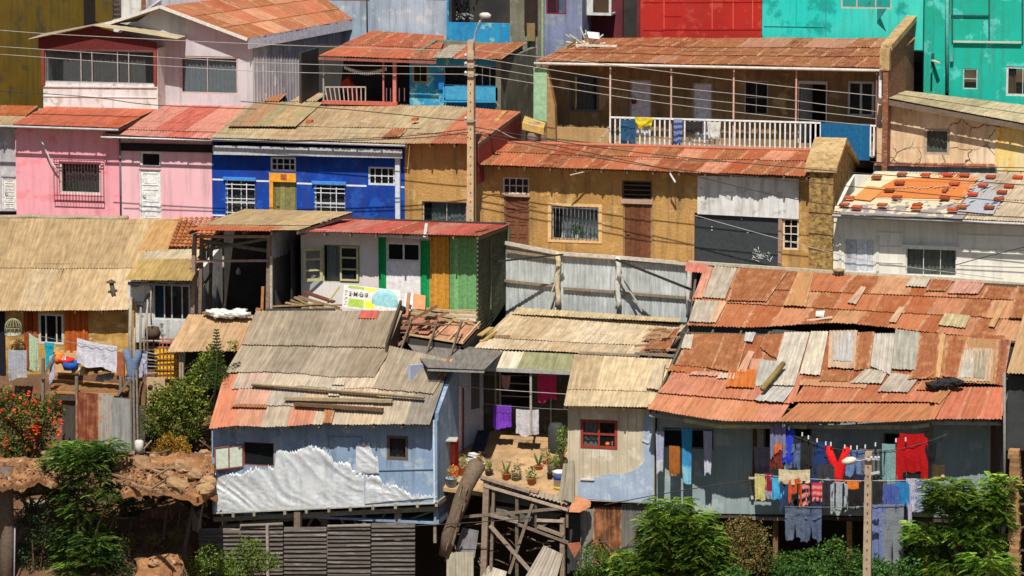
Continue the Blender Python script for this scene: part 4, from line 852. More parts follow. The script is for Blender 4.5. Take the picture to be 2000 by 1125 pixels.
q = MB(); q.col = (.1, .38, .35, 0); q.tube([P(1850, -50, 14.85), P(1850, 180, 14.85)], .07, 8); q.beam(P(1859, 105, 14.9), P(1859, 120, 14.9), .12); obj('drain_pipe', q, PAINTED, b)
q = MB(); q.col = (.6, .55, .4, 0); q.beam(P(1821, 118, 15.1), P(1834, 123, 14.7), .12, .05); q.box(P(1818, 134, 15.1), P(1825, 104, 15.19), (.02, .1, .09, 0)); obj('wall_vent', q, PAINTED, b)
# ================================================================== middle row
# --- tan roofed house, left
b = thing('tan_roof_house', 'low house with a big tan corrugated roof, sliding window and orange-brown planks at left', 'house')
hs = [(76, 613, 124, 672)]
WPL = mat('stained_wall', wc(205, 160, 85), wc(160, 120, 60), wc(210, 180, 120), sc1=.9, st=(1, 1, 2), fine=.2, grime=.4)
w_ = wall(b, -3.4, -60, 262, 606, 608, 752, 756, hs, WPL); shell(b, w_, 6, 1.6, WPL)
win(b, -3.4, hs[0], (.62, .6, .56), fw=.07, inset=-.01, xs=[.29, .72], mw=.05)
q = MB(); q.col = (*wc(175, 84, 26), 0); 
for i in range(9):
    x0, x1, z0, z1 = rect((126+i*5, 600, 130.6+i*5, 700), -3.5); q.box((x0, -3.46-.02*(i % 2), z0), (x1, -3.41, z1), (*vary(wc(185, 92, 30), R, .75, 1.1), 0))
for i in range(3): x0, x1, z0, z1 = rect((46+i*9, 606, 54+i*9, 720), -3.5); q.box((x0, -3.46-.02*(i % 2), z0), (x1, -3.41, z1), (*vary(wc(150, 70, 25), R, .6, 1.1), 0))
obj('plank_panel', q, WOODT, b)
q = MB(); x0, x1, z0, z1 = rect((-40, 608, 10, 742), -3.45); q.box((x0, -3.46, z0), (x1, -3.41, z1), (.012, .012, .018, 0)); obj('doorway', q, PAINTED, b)
pl = planeof(-4.0, 2.6, ((-60, 606), (250, 606)), ((10, 424), (400, 430)))
pl = planeof(-4.0, 2.6, ((-60, 608), (250, 606)), ((0, 424), (318, 428)))
mb = MB(); roofgrid(mb, *pl, [0, .47, 1], [(rc(213, 183, 138), .2, 3), (rc(204, 174, 130), .26, 2), (rc(222, 196, 156), .2, 1)], 53, sw=1.02, sag=.05, jag=.012)
obj('roof', mb, SHEET, b); under(b, *pl, None)
q = MB(); q.col = (*rc(190, 175, 150), 0); A, B = P(-60, 424, 2.6), P(250, 428, 2.6); q.tube([A.lerp(B, i/10)+V((0, 0, .03+.03*math.sin(i*2))) for i in range(11)], .09, 8); obj('ridge_cap', q, PAINTED, b)
pl5 = planeof(-3.6, 2.6, ((245, 606), (380, 606)), ((318, 428), (440, 430)))
# right wing of it with window under a small canopy
b = thing('grey_wing_house', 'small grey wing with a blue-tinted sliding window beside the timber frame', 'house')
hs = [(299, 556, 371, 625)]
w_ = wall(b, -3.2, 250, 372, 548, 552, 668, 672, hs, mat('worn_white_wall', wc(205, 208, 205), wc(185, 186, 184), wc(110, 105, 95), sc1=1.0, fine=.15, grime=.5)); shell(b, w_, 3.5, .8, WHITE)
f = win(b, -3.2, hs[0], (.6, .62, .6), fw=.05, inset=.02, xs=[.3, .5, .78], mw=.04, curtain=(.03, .16, .24), cx=(0, .3))
q = MB(); q.col = (.15, .55, .8, 0); c = P(336, 574, -3.0); q.lathe(c, [(.02, -.05), (.12, .0), (.02, .05)], 8, ax=(.3, -1, .4)); q.lathe(c+V((.12, 0, -.02)), [(.02, -.04), (.07, 0), (.02, .04)], 8, ax=(.8, -1, 0)); obj('paper_flower', q, CLOTH, f)
mb = MB()
roofgrid(mb, P(244, 547, -4.0), P(374, 549, -4.0), P(396, 505, -2.2), P(270, 507, -2.2), 1, [(rc(198, 168, 105), .25, 1)], 57, sw=1.0)
roofgrid(mb, P(266, 512, -2.3), P(376, 514, -2.3), P(400, 486, -1.2), P(290, 488, -1.2), 1, [(rc(222, 205, 170), .2, 1)], 58, sw=1.0)
roofgrid(mb, P(268, 490, -1.3), P(345, 490, -1.3), P(380, 432, 1.5), P(302, 430, 1.5), 1, [(rc(215, 170, 110), .35, 1)], 59, sw=1.0)
# old clay pan tiles
A, B, Cc, D = P(328, 488, -1.25), P(402, 490, -1.25), P(440, 430, 1.6), P(350, 430, 1.6); n = (B-A).cross(D-A).normalized()
for j in range(9):
    for i in range(9):
        u0, v0 = i/9, j/9; p0 = A.lerp(B, u0).lerp(D.lerp(Cc, u0), v0)+n*.1; p1 = A.lerp(B, u0).lerp(D.lerp(Cc, u0), v0+.13)+n*.05; w2 = (B-A)/9
        f_ = R.uniform(.75, 1.15); cc = tuple(x*f_ for x in rc(222, 140, 85))
        vs = []; 
        for p_ in (p0, p1):
            for t in range(5): a = math.pi*t/4; vs.append(p_+w2*(.5-.5*math.cos(a))+n*.07*math.sin(a))
        mb.add(vs, [(t, t+1, t+6, t+5) for t in range(4)], (*cc, .1), smooth=True)
obj('roof', mb, SHEET, b); fascia(b, P(250, 548, -3.9), P(372, 550, -3.9), (.03, .03, .03), .1)
# chimney pipe on the tan roof
q = MB(); q.col = (.10, .07, .06, 0); a = P(224, 588, -3.0); t_ = P(217, 548, -2.9); q.tube([a, a.lerp(t_, .9)], .085, 10); q.lathe(t_-V((0, 0, .08)), [(.17, 0), (.18, .03), (.02, .12)], 12); q.lathe(a-V((0, 0, .02)), [(.16, 0), (.15, .05), (.09, .1)], 12)
single('flue_pipe', q, PAINTED, 'dark metal flue pipe with a cap sticking out of the big tan roof', 'flue pipe')
# --- open timber frame structure
b = thing('timber_frame_shed', 'open timber framed shed with cross bracing and a dark interior under a tan roof', 'shed')
TB = (.20, .14, .10)
q = MB(); x0 = P(398, 500, -1.5).x; x1 = P(585, 500, -1.5).x; z0 = P(480, 640, -1.5).z; z1 = P(480, 462, -1.5).z
q.box((x0, .8, z0), (x1, 1.0, z1+.3)); q.box((x0, -2.5, z0-.1), (x1, .8, z0)); q.box((x1-.06, -2.4, z0), (x1-.01, .8, z1)); obj('wall', q, DARKI, b)
for px, y, w2, t0 in ((380, -3.3, .14, 456), (394, -3.0, .12, 458), (526, -3.0, .13, 462), (413, -1.5, .1, 460)):
    q = MB(); q.col = (*vary(TB, R, .8, 1.5), 0); q.beam(P(px-3, 612, y), P(px, t0, y), w2); obj('post', q, WOODT, b)
q = MB(); q.col = (.14, .13, .1, 0)
q.beam(P(392, 470, -2.9), P(524, 490, -2.9), .09, .12); q.beam(P(392, 490, -2.95), P(524, 466, -2.95), .09, .1); q.beam(P(396, 482, -2.9), P(440, 462, -2.9), .07)
q.beam(P(396, 560, -2.9), P(412, 535, -1.8), .07); q.beam(P(384, 560, -3.1), P(396, 520, -2.9), .06)
obj('brace', q, WOODT, b); q = MB(); q.col = (.38, .25, .22, 0); q.beam(P(369, 510, -3.2), P(526, 509, -3.1), .08); q.beam(P(378, 462, -3.2), P(528, 462, -3.1), .1, .1); obj('cross_beam', q, WOODT, b)
q = MB(); q.col = (.5, .2, .08, 0); q.beam(P(512, 612, -2.7), P(514, 560, -2.7), .1); q.beam(P(500, 604, -2.7), P(512, 606, -2.7), .1); obj('inner_post', q, WOODT, b)
q = MB(); q.col = (.5, .5, .52, 0); q.lathe(P(466, 536, .2), [(.08, 0), (.1, .1), (.03, .25)], 8); q.tube([P(449, 488, -1), P(449, 508, -1)], .015, 5); q.tube([P(428, 460, -1), P(428, 480, -1)], .012, 5); obj('hanging_pan', q, PAINTED, b)
mb = MB(); A, B, Cc, D = P(368, 450, -3.9), P(583, 450, -3.9), P(690, 414, 1.6), P(478, 408, 1.6)
roofgrid(mb, A, B, Cc, D, [0, .25, 1], [(rc(212, 182, 135), .22, 2)], 61, sw=1.1, amp=.008); mb.sheet(P(363, 453, -4.0), P(528, 455, -4.0), P(552, 446, -3.2), P(398, 444, -3.2), (*rc(212, 115, 75), .45), lo=.07, hi=.06); obj('roof', mb, SHEET, b); under(b, A, B, Cc, D, None)
# side wall: pale corrugated top, brown boards below
q = MB(); p0 = P(527, 500, -3.0); p1 = P(590, 500, -.2)
q.hexa([(p0.x, -2.95, P(527, 606, -3).z), (p1.x, -.4, P(590, 575, -.4).z), (p1.x, -.4, P(590, 470, -.4).z), (p0.x, -2.95, P(527, 505, -3).z)], (-.06, .03, 0)); obj('side_wall', q, mat('grey_brown_board', (.21, .17, .155), (.15, .12, .11), sc1=1, fine=.2, grime=.5), b)
mb = MB(); mb.sheet(V((p0.x-.0, -3.05, P(527, 508, -3).z)), V((p1.x+.03, -.4, P(590, 482, -.4).z)), V((p1.x+.03, -.4, P(590, 440, -.4).z)), V((p0.x, -3.05, P(527, 458, -3).z)), (.42, .45, .48, .2), jag=.06); obj('side_sheet', mb, SHEET, b)
q = MB(); q.col = (.45, .42, .33, 0); q.beam(P(530, 608, -3.1), P(530, 500, -3.1), .09); obj('post', q, WOODT, b)
# --- green trimmed shed
b = thing('green_trimmed_house', 'small lilac and white house with green boards and a red sheet roof', 'house')
hs = [(631, 478, 703, 552), (756, 475, 820, 510)]
LG = mat('pale_lilac_grey', wc(224, 216, 212), wc(212, 202, 200), sc1=.8, fine=.05, grime=.2)
w_ = wall(b, -2, 588, 932, 452, 461, 612, 640, hs, LG, th=.15)
GRB = mat('green_boards', (.075, .085, .045), (.05, .055, .03), (.13, .14, .09), sc1=1.4, st=(1, 1, 4), fine=.3, grime=.5)
q = MB(); x = w_['x1']; zl = w_['zb']-.6; n = 15
za, zb2 = P(932, 452, -2).z, P(990, 440, 2.5).z
for i in range(24):
    lo = lerp(zl, za, i/24); hi = lerp(zl, za, (i+1)/24); lo2 = lerp(zl+1.0, zb2, i/24); hi2 = lerp(zl+1.0, zb2, (i+1)/24)
    q.hexa([(x+.02, -2, lo), (x+.02, 2.5, lo2), (x-.02, 2.5, hi2), (x-.02, -2, hi)], (-.05, 0, 0))
obj('side_wall', q, GRB, b)
q = MB(); q.col = (.12, .15, .08, 0); q.beam((x+.05, 2.3, P(985, 600, 2.3).z), (x+.05, 2.3, zb2), .12, .16); q.beam((x+.06, -.3, zl+1), (x+.06, -.3, zb2-.1), .05); obj('side_post', q, WOODT, b)
q = MB(); q.box((w_['x0'], 2.3, zl), (x-.1, 2.5, zb2+.1)); q.box((w_['x0'], -1.85, zl), (w_['x0']+.1, 2.3, zb2-.2)); q.box((w_['x0'], -1.85, zl), (x-.1, 2.3, zl+.1)); obj('back_wall', q, DARKI, b)
f = win(b, -2, hs[0], (*wc(190, 185, 140),), fw=.03, inset=.0, curtain=(.66, .68, .68), cx=(.05, .42), xs=[.02]); 
q = MB(); q.col = (*wc(190, 185, 140), 0); x0, x1, z0, z1 = rect((664, 481, 700, 549), -2.03); frame_(q, x0, x1, z0, z1, -2.05, .07, .04)
for t in (.34, .67): q.box((x0+.07, -2.045, lerp(z0, z1, t)-.03), (x1-.07, -2.01, lerp(z0, z1, t)+.03))
s_ = obj('shutter', q, PAINTED, b); g = MB(); g.box((x0+.07, -2.03, z0+.07), (x1-.07, -2.025, z1-.07)); obj('pane', g, glass_mat('dark_glass', (.1, .1, .1), .5), s_)
q = MB(); q.col = (*wc(190, 185, 140), 0); a0, a1 = P(592, 515, -2.45), P(630, 515, -2.06); zz0, zz1 = P(612, 549, -2.2).z, P(612, 484, -2.2).z
d_ = (a1-a0); d_.z = 0
def onp(u, z): return V((a0.x+d_.x*u, a0.y+d_.y*u, z))
for u0, u1, za_, zb_ in ((0, .14, zz0, zz1), (.86, 1, zz0, zz1), (.14, .86, zz0, zz0+.1), (.14, .86, zz1-.1, zz1), (.14, .86, lerp(zz0, zz1, .33)-.03, lerp(zz0, zz1, .33)+.03), (.14, .86, lerp(zz0, zz1, .66)-.03, lerp(zz0, zz1, .66)+.03)):
    q.hexa([onp(u0, za_), onp(u1, za_), onp(u1, zb_), onp(u0, zb_)], (0, .04, 0))
s_ = obj('shutter', q, PAINTED, b); s_['label'] = 'left shutter swung wide open'
g = MB(); g.hexa([onp(.14, zz0+.1)+V((0, .02, 0)), onp(.86, zz0+.1)+V((0, .02, 0)), onp(.86, zz1-.1)+V((0, .02, 0)), onp(.14, zz1-.1)+V((0, .02, 0))], (0, .005, 0)); obj('pane', g, GLASS, s_)
win(b, -2, hs[1], (.68, .68, .66), 2, 1, fw=.05, mw=.06, inset=.01)
def panel(r, y, c, m=PAINTED, nm='board', th=.03):
    q = MB(); q.col = (*c, 0); x0, x1, z0, z1 = rect(r, y); q.box((x0, y-th, z0), (x1, y-.001, z1)); return q
q = MB()
for (r, c) in (((740, 460, 754, 565), wc(0, 140, 75)), ((822, 470, 839, 612), wc(0, 150, 80))):
    x0, x1, z0, z1 = rect(r, -2)
    for i in range(3): q.box((lerp(x0, x1, i/3)+.004, -2.05-.01*(i % 2), z0), (lerp(x0, x1, (i+1)/3), -2.001, z1), (*[t*(.8+.15*i) for t in c], 0))
obj('green_boards', q, WOODT, b)
q = MB(); x0, x1, z0, z1 = rect((755, 512, 821, 606), -2); q.box((x0, -2.03, z0), (x1, -2.001, z1), (.8, .78, .78, 0)); x0, x1, z0, z1 = rect((755, 455, 821, 474), -2); q.box((x0, -2.03, z0), (x1, -2.001, z1), (*wc(205, 190, 190), 0)); obj('white_panel', q, PAINTED, b)
q = MB(); x0, x1, z0, z1 = rect((840, 462, 878, 604), -2.05)
for i in range(5): q.box((lerp(x0, x1, i/5)+.004, -2.1-.01*(i % 2), z0), (lerp(x0, x1, (i+1)/5), -2.04, z1), (*vary(wc(205, 145, 50), R, .8, 1.1), 0))
x0, x1, z0, z1 = rect((879, 462, 931, 604), -2.05)
for i in range(6): q.box((lerp(x0, x1, i/6)+.004, -2.1-.01*(i % 2), z0), (lerp(x0, x1, (i+1)/6), -2.04, z1), (*vary(wc(115, 170, 110), R, .8, 1.1), 0))
obj('board_door', q, WOODT, b)
q = MB(); q.col = (.5, .48, .45, 0); q.hexa([P(586, 446, -2.3), P(740, 453, -2.3), P(740, 462, -2.3), P(586, 455, -2.3)], (0, .05, 0)); q.beam(P(590, 453, -2.9), P(840, 465, -2.9), .07, .08); q.beam(P(829, 464, -3.1), P(833, 437, -2.5), .1, .05); obj('eave_board', q, WOODT, b)
pl = planeof(-3.1, 2.7, ((584, 452), (936, 461)), ((668, 426), (998, 438)))
mb = MB(); roofgrid(mb, *pl, 1, [(rc(222, 110, 95), .28, 3), (rc(230, 145, 125), .33, 1.5), (rc(205, 95, 75), .38, 1)], 67, sw=.9); obj('roof', mb, SHEET, b); under(b, *pl, None)
# --- grey corrugated fence
b = thing('corrugated_fence', 'pale grey corrugated sheet fence with rough timber posts and sloping rails behind the beige roof', 'fence')
mb = MB(); Rr = random.Random(5)
top = [(985, 474), (1095, 495), (1200, 502), (1345, 515)]
def topy(px):
    for (a, ya), (c, yc) in zip(top, top[1:]):
        if px <= c: return lerp(ya, yc, (px-a)/(c-a))
    return 516
px = 988
while px < 1345:
    nx2 = min(px+Rr.uniform(26, 32), 1346)
    c = (*vary(wc(180, 187, 188), Rr, .9, 1.05), Rr.uniform(.02, .2))
    mb.sheet(P(px, lerp(612, 640, (px-988)/360)+15, 2.0), P(nx2+1, lerp(612, 640, (nx2-988)/360)+15, 2.0), P(nx2+1, topy(nx2)+5, 2.0), P(px, topy(px)+5, 2.0), c, .13, .012, lo=.01*(int(px) % 2)); px = nx2
obj('sheets', mb, SHEET, b)
q = MB(); q.col = (.55, .5, .42, 0)
for (a, ya), (c, yc) in zip(top, top[1:]): q.beam(P(a, ya, 1.85), P(c, yc, 1.85), .1, .12)
for (a, ya), (c, yc) in (((985, 548), (1095, 560)), ((1100, 563), (1200, 570)), ((1205, 571), (1345, 582))): q.beam(P(a, ya, 1.9), P(c, yc, 1.9), .06, .09, (.26, .2, .14, 0))
q.beam(P(1213, 505, 1.88), P(1345, 515, 1.88), .1, .14, (.12, .07, .05, 0)); q.beam(P(988, 490, 1.88), P(1095, 505, 1.88), .06, .09, (.3, .22, .14, 0)); obj('rail', q, WOODT, b)
for px, yb in ((1089, 600), (1207, 604), (1345, 620)):
    q = MB(); q.col = (*wc(200, 185, 150), 0) if px < 1100 else (.62, .6, .55, 0); k2 = topy(px)
    pts = [P(px+2*math.sin(i*1.7), lerp(yb, k2-2, i/6), 1.75) for i in range(7)]; q.tube(pts, [.11, .10, .09, .12, .09, .1, .1], 7); obj('post', q, WOODT, b)
q = MB(); q.col = (.035, .03, .03, 0); q.beam(P(1203, 507, 1.2), P(1366, 572, .2), .09, .07); obj('strut', q, PAINTED, b); q = MB(); q.col = (.035, .03, .03, 0); q.beam(P(958, 512, .5), P(1100, 497, 1.4), .06); obj('strut', q, PAINTED, b)
q = MB(); q.col = (.45, .42, .36, 0); q.beam(P(1068, 596, 1.6), P(1098, 512, 1.7), .05); q.beam(P(1254, 608, 1.6), P(1212, 535, 1.7), .05); obj('brace', q, WOODT, b)
# --- beige roof house
b = thing('beige_roof_house', 'low house under a wide beige corrugated roof below the grey sheet fence', 'house')
pl = planeof(-4.2, 1.4, ((926, 680), (1300, 696)), ((1005, 602), (1348, 628)))
mb = MB(); roofgrid(mb, *pl, [0, .28, .9], [(rc(234, 210, 172), .2, 3), (rc(224, 196, 156), .25, 2), (rc(238, 218, 184), .18, 1)], 71, sw=.95, jag=.012, sag=.04)
px_sheets(mb, pl, [(((1000, 614), (1325, 630), (1330, 622), (1010, 600)), rc(228, 205, 160), .2, 0), (((1245, 693), (1300, 698), (1330, 640), (1285, 650)), rc(190, 105, 62), .7, .03), (((1252, 665), (1300, 668), (1318, 646), (1282, 640)), rc(205, 160, 120), .5, .1)], lift=.03)
obj('roof', mb, SHEET, b); under(b, *pl, None)
w_ = wall(b, -3.7, 936, 1300, 690, 706, 900, 912, [(975, 724, 1040, 800)], mat('glasshouse_wall', (.10, .10, .08), (.07, .07, .055), (.16, .16, .13), sc1=1, fine=.25, grime=.5)); shell(b, w_, 4.5, .8, DARKI)
win(b, -3.7, (975, 724, 1040, 800), (.45, .42, .36), fw=.05, inset=.02, ny=3, mw=.03)
q = MB(); q.col = (.4, .38, .33, 0)
for px in (968, 1037, 1076): q.beam(P(px, 845, -3.8), P(px, 722, -3.8), .05)
obj('mullion', q, PAINTED, b)
A, B, Cc, D = P(936, 718, -5.6), P(1118, 726, -5.6), P(1128, 692, -4.2), P(955, 684, -4.2)
mb = MB(); mb.sheet(A, A.lerp(B, .42), D.lerp(Cc, .42), D, (*rc(245, 232, 205), .15), pitch=.13, amp=.022); mb.sheet(A.lerp(B, .40), B, Cc, D.lerp(Cc, .4), (*rc(170, 168, 125), .3), pitch=.3, amp=.008, prof='flat'); obj('canopy', mb, SHEET, b)
fascia(b, A, B, (.36, .36, .34), .13, off=(0, -.02, .02)); 
for px in (1037,): q = MB(); q.col = (.4, .38, .33, 0); q.beam(P(px, 850, -5.5), P(px, 724, -5.5), .07); obj('post', q, WOODT, b)
# loose bits on it
q = MB(); R = random.Random(31); q.col = (*rc(215, 180, 110), 0)
q.beam(P(940, 668, -3.4), P(967, 648, -2.6), .16, .09); q.beam(P(937, 655, -3.4), P(960, 640, -2.6), .2, .05); q.beam(P(962, 657, -2.7), P(995, 657, -2.7), .12, .09, (.3, .18, .1, 0))
single('timber_offcuts', q, WOODT, 'short yellowish timber offcuts lying at the left end of the beige roof', 'timber')
# --- planked pinkish roof and lumber stack between
b = thing('plank_lean_to', 'lean-to roofed with pinkish sheets and battens at the foot of the green boards', 'lean-to')
A, B, Cc, D = P(800, 655, -4.7), P(905, 672, -4.7), P(940, 632, -2.6), P(850, 615, -2.6)
mb = MB(); roofgrid(mb, A, B, Cc, D, 1, [(rc(222, 160, 125), .22, 1)], 73, sw=.6, amp=.006); 
mb.sheet(P(775, 650, -4.6), P(835, 652, -4.6), P(880, 618, -2.8), P(785, 608, -2.8), (*rc(205, 140, 115), .4)); obj('roof', mb, SHEET, b)
q = MB(); q.col = (*rc(235, 200, 150), 0)
for t in (.45, .72, .97): q.beam(A.lerp(B, t)+V((0, 0, .06)), D.lerp(Cc, t)+V((0, 0, .06)), .06, .04)
q.beam(A+V((0, 0, .03)), B+V((0, 0, .03)), .06); obj('batten', q, WOODT, b)
q = MB(); q.hexa([A-V((0, 0, .1)), B-V((0, 0, .1)), B-V((0, 0, 1)), A-V((0, 0, 1))], (0, .1, 0)); q.hexa([B-V((0, 0, .1)), Cc-V((0, 0, .1)), Cc-V((0, 0, 1)), B-V((0, 0, 1))], (-.1, 0, 0)); obj('wall', q, DARKI, b)
q = MB(); 
for i, (a, c, y) in enumerate((((803, 605), (884, 622), -3.0), ((800, 611), (880, 627), -3.1), ((812, 602), (932, 612), -2.6), ((870, 616), (933, 620), -2.8), ((868, 630), (936, 640), -3.0), ((845, 607), (930, 607), -2.4), ((820, 615), (925, 629), -3.0))):
    q.beam(P(*a, y), P(*c, y), .10+.03*(i % 3), .08, (*vary(rc(232, 205, 150), R, .7, 1.05), 0))
single('lumber_stack', q, WOODT, 'stack of pale sawn planks lying against the green and yellow boards', 'lumber')
q = MB(); 
for i, (a, c, y, k3) in enumerate((((790, 632), (850, 600), -4.0, .6), ((812, 645), (838, 627), -4.3, .35), ((850, 622), (870, 612), -3.6, .8), ((836, 640), (852, 632), -4.0, .8), ((788, 660), (815, 645), -4.6, .9), ((775, 675), (790, 665), -4.7, 1), ((830, 612), (853, 598), -3.4, .6), ((780, 640), (800, 640), -4.5, .7))):
    q.beam(P(*a, y), P(*c, y), .2, .1, (*[t*k3 for t in rc(205, 150, 110)], 0))
single('broken_boards', q, WOODT, 'jumble of broken reddish boards beside the grey roof ridge', 'boards')
q = MB(); q.beam(P(794, 616, -3.6), P(799, 572, -3.3), .12, .06, (*rc(215, 150, 110), 0)); q.hexa([P(806, 602, -3.0), P(830, 605, -3.0), P(831, 578, -2.7), P(808, 573, -2.7)], (0, .05, 0), (*wc(215, 140, 95), 0)); q.hexa([P(789, 603, -3.1), P(805, 604, -3.1), P(807, 574, -2.7), P(791, 572, -2.7)], (0, .03, 0), (.7, .7, .7, 0))
single('leaning_boards', q, PAINTED, 'tan and white boards with an upright batten leaning by the light blue disc', 'boards')
q = MB(); q.lathe(P(784, 606, -3.6), [(.02, -.16), (.14, -.12), (.17, 0), (.14, .12), (.02, .16)], 14, (.02, .02, .02, 0)); single('black_bucket', q, PAINTED, 'round black pot beside the light blue disc', 'pot')
# sign board with letters
b = thing('sign_board', 'white and lime sign board with large characters leaning against the lilac house', 'sign')
C0, C1, C2_, C3 = P(668, 600, -3.3), P(785, 613, -3.3), P(782, 568, -2.9), P(672, 556, -2.9)
q = MB(); q.hexa([C0, C1, C2_, C3], (0, .03, .01), (.60, .59, .55, 0)); bd = obj('board', q, PAINTED, b)
U = lambda u, v, o=.012: C0.lerp(C1, u).lerp(C3.lerp(C2_, u), v)+V((0, -o, .0))
def patch(u0, v0, u1, v1, c, o=.006): q = MB(); q.hexa([U(u0, v0, o), U(u1, v0, o), U(u1, v1, o), U(u0, v1, o)], (0, .004, 0), (*c, 0)); return q
q = MB()
for a in ((.1, .08, .36, .42, wc(150, 180, 60)), (.38, .08, .54, .40, wc(210, 235, 20)), (.08, .88, .36, .99, wc(150, 175, 70)), (.38, .84, .56, .98, wc(205, 230, 60))): p_ = patch(*a); q.add(p_.v, p_.f, p_.c[0])
obj('colour_fields', q, PAINTED, b)
q = MB(); c = U(.72, .40, .02); q.lathe(c, [(.48, 0), (.48, .02), (.3, .024)], 28, (*wc(150, 200, 205), 0), (0, -1, .18)); obj('disc', q, PAINTED, b)
def text(s, at, size, col, parent, rx=math.radians(80), rz=0, nm='lettering', roll=0):
    cu = bpy.data.curves.new('t', 'FONT'); cu.body = s; cu.size = size; cu.extrude = .004; cu.offset = .002
    o = bpy.data.objects.new('t', cu); C.objects.link(o); dg = bpy.context.evaluated_depsgraph_get(); me = bpy.data.meshes.new_from_object(o.evaluated_get(dg))
    bpy.data.objects.remove(o); import mathutils
    me.transform(mathutils.Matrix.Translation(at) @ mathutils.Matrix.Rotation(roll, 4, 'Y') @ mathutils.Matrix.Rotation(rx, 4, 'X')); a = me.attributes.new('tint', 'FLOAT_COLOR', 'POINT'); a.data.foreach_set('color', [x for _ in me.vertices for x in (*col, 0)])
    me.materials.clear(); me.materials.append(PAINTED); t = bpy.data.objects.new(nm, me); C.objects.link(t)
    if parent: t.parent = parent
    return t
text('2·M·G·9', U(.10, .56, .03), .21, (.09, .08, .09), b, roll=.06)
q = MB(); 
for i in range(7): q.beam(U(.03+.012*(i % 2), .15+i*.1, .01), U(.07, .17+i*.1+.03*(i % 3), .01), .015, col=(.25, .15, .15, 0))
obj('side_lettering', q, PAINTED, b)
q = MB(); q.beam(P(594, 570, -3.1), P(652, 590, -3.2), .3, .06, (*rc(130, 80, 55), 0)); q.beam(P(640, 592, -3.2), P(664, 560, -3.0), .06, .05, (.5, .48, .15, 0))
for i in range(9): q.beam(P(R.uniform(530, 600), R.uniform(575, 600), -3.3), P(R.uniform(600, 680), R.uniform(590, 606), -3.4), .1, .05, (*vary(rc(215, 180, 130), R, .6, 1), 0))
single('scrap_planks', q, WOODT, 'scrap planks and a wide brown board heaped under the open shutter', 'planks')
# ================================================================== front row
# --- silver shack on stilts
b = thing('silver_shack', 'silver shack on timber stilts, wall shade tinted pale blue, sunlit patches as foil', 'shack')
SB = mat('shaded_silver_wall', wc(134, 158, 184), wc(118, 144, 172), wc(158, 174, 190), sc1=.7, fine=.12, grime=.55, bump=.006, bs=8)  # blue is the shade tone of the silver wall, put into its colour
hs = [(476, 864, 535, 910), (756, 851, 797, 898)]
Yw = -9.3
w_ = wall(b, Yw, 414, 854, 826, 822, 1004, 984, hs, SB); shell(b, w_, 2.7, 2.1, SB)
win(b, Yw, hs[1], (.13, .10, .08), 1, 1, fw=.09, inset=-.01, curtain=(.14, .12, .09))
f = win(b, Yw, hs[0], (.25, .08, .06), 1, 1, fw=.03, inset=.02, glass=glass_mat('green_glass', (.05, .3, .2), .6))
q = MB(); q.col = (.26, .09, .07, 0); a0 = P(419, 900, Yw-.28); a1 = P(475, 892, Yw-.05); h_ = P(440, 870, Yw).z-P(440, 915, Yw).z
z0 = P(447, 917, Yw).z
def sh(u, z): return V((lerp(a0.x, a1.x, u), lerp(a0.y, a1.y, u), z0+z*h_+.12*u))
for u0, u1, v0, v1 in ((0, .04, 0, 1), (.96, 1, 0, 1), (.04, .96, 0, .05), (.04, .96, .95, 1), (.48, .52, .05, .95)): q.hexa([sh(u0, v0), sh(u1, v0), sh(u1, v1), sh(u0, v1)], (0, .05, 0))
s_ = obj('window_sash', q, PAINTED, b); g = MB(); g.hexa([sh(.04, .05)+V((0, .03, 0)), sh(.96, .05)+V((0, .03, 0)), sh(.96, .95)+V((0, .03, 0)), sh(.04, .95)+V((0, .03, 0))], (0, .006, 0), (*wc(190, 200, 185), 0)); obj('pane', g, PAINTED, s_); s_['label'] = 'open red sash with milky panes'
# silver foil: ragged outline imitates the sunlit patches of the wall, folds modelled
FOIL = mat('sunlit_foil', (.64, .67, .69), (.54, .58, .62), (.70, .72, .72), sc1=1.6, rough=.5, metal=.12, spec=.5, fine=.06, grime=.25)
def foil(name, prof, ybot, x_l, x_r, seed, th=.05, dens=3):
    """prof: [(px, py_top)], bottom line function"""
    q = MB(); n = int((x_r-x_l)/dens*1.6); m = 46; vs = []
    Rf = random.Random(seed)
    for i in range(n+1):
        px = lerp(x_l, x_r, i/n)
        for (a, ya), (c, yc) in zip(prof, prof[1:]):
            if a <= px <= c: yt = lerp(ya, yc, (px-a)/max(c-a, 1e-6)); break
        else: yt = prof[-1][1]
        yt += Rf.uniform(-1, 1)*4 + (-8 if Rf.random() < .06 else 0)
        yb = ybot(px)
        for j in range(m+1):
            py = lerp(yb, yt, j/m); p_ = P(px, py, Yw)
            s = p_.x*.9+p_.z*1.25
            f_ = .03*(1-abs(mn.noise((s*2.2+1.5*mn.noise((p_.x*.6, p_.z*.6, 3)), (p_.x-p_.z)*.5, seed)))*2.2)+.03*abs(mn.noise((s*.8, p_.x*.3, seed+2)))+.009*mn.noise((p_.x*5, p_.z*12, seed))+.006*mn.noise((p_.x*15, p_.z*22, 1))
            e = min(1, j/3, (m-j)/2, i/2, (n-i)/2)
            vs.append(P(px, py, Yw-.035-f_*e-(.0)))
    q.add(vs, [(i*(m+1)+j, (i+1)*(m+1)+j, (i+1)*(m+1)+j+1, i*(m+1)+j+1) for i in range(n) for j in range(m)], smooth=True)
    return obj(name, q, FOIL, b)
bot = lambda x: lerp(999, 985, (x-420)/440)
foil('sunlit_foil', [(419, 925), (470, 924), (500, 916), (537, 913), (539, 878), (575, 882), (600, 868), (630, 878), (645, 893), (655, 905), (680, 902), (695, 925), (712, 930)], bot, 419, 712, 3)
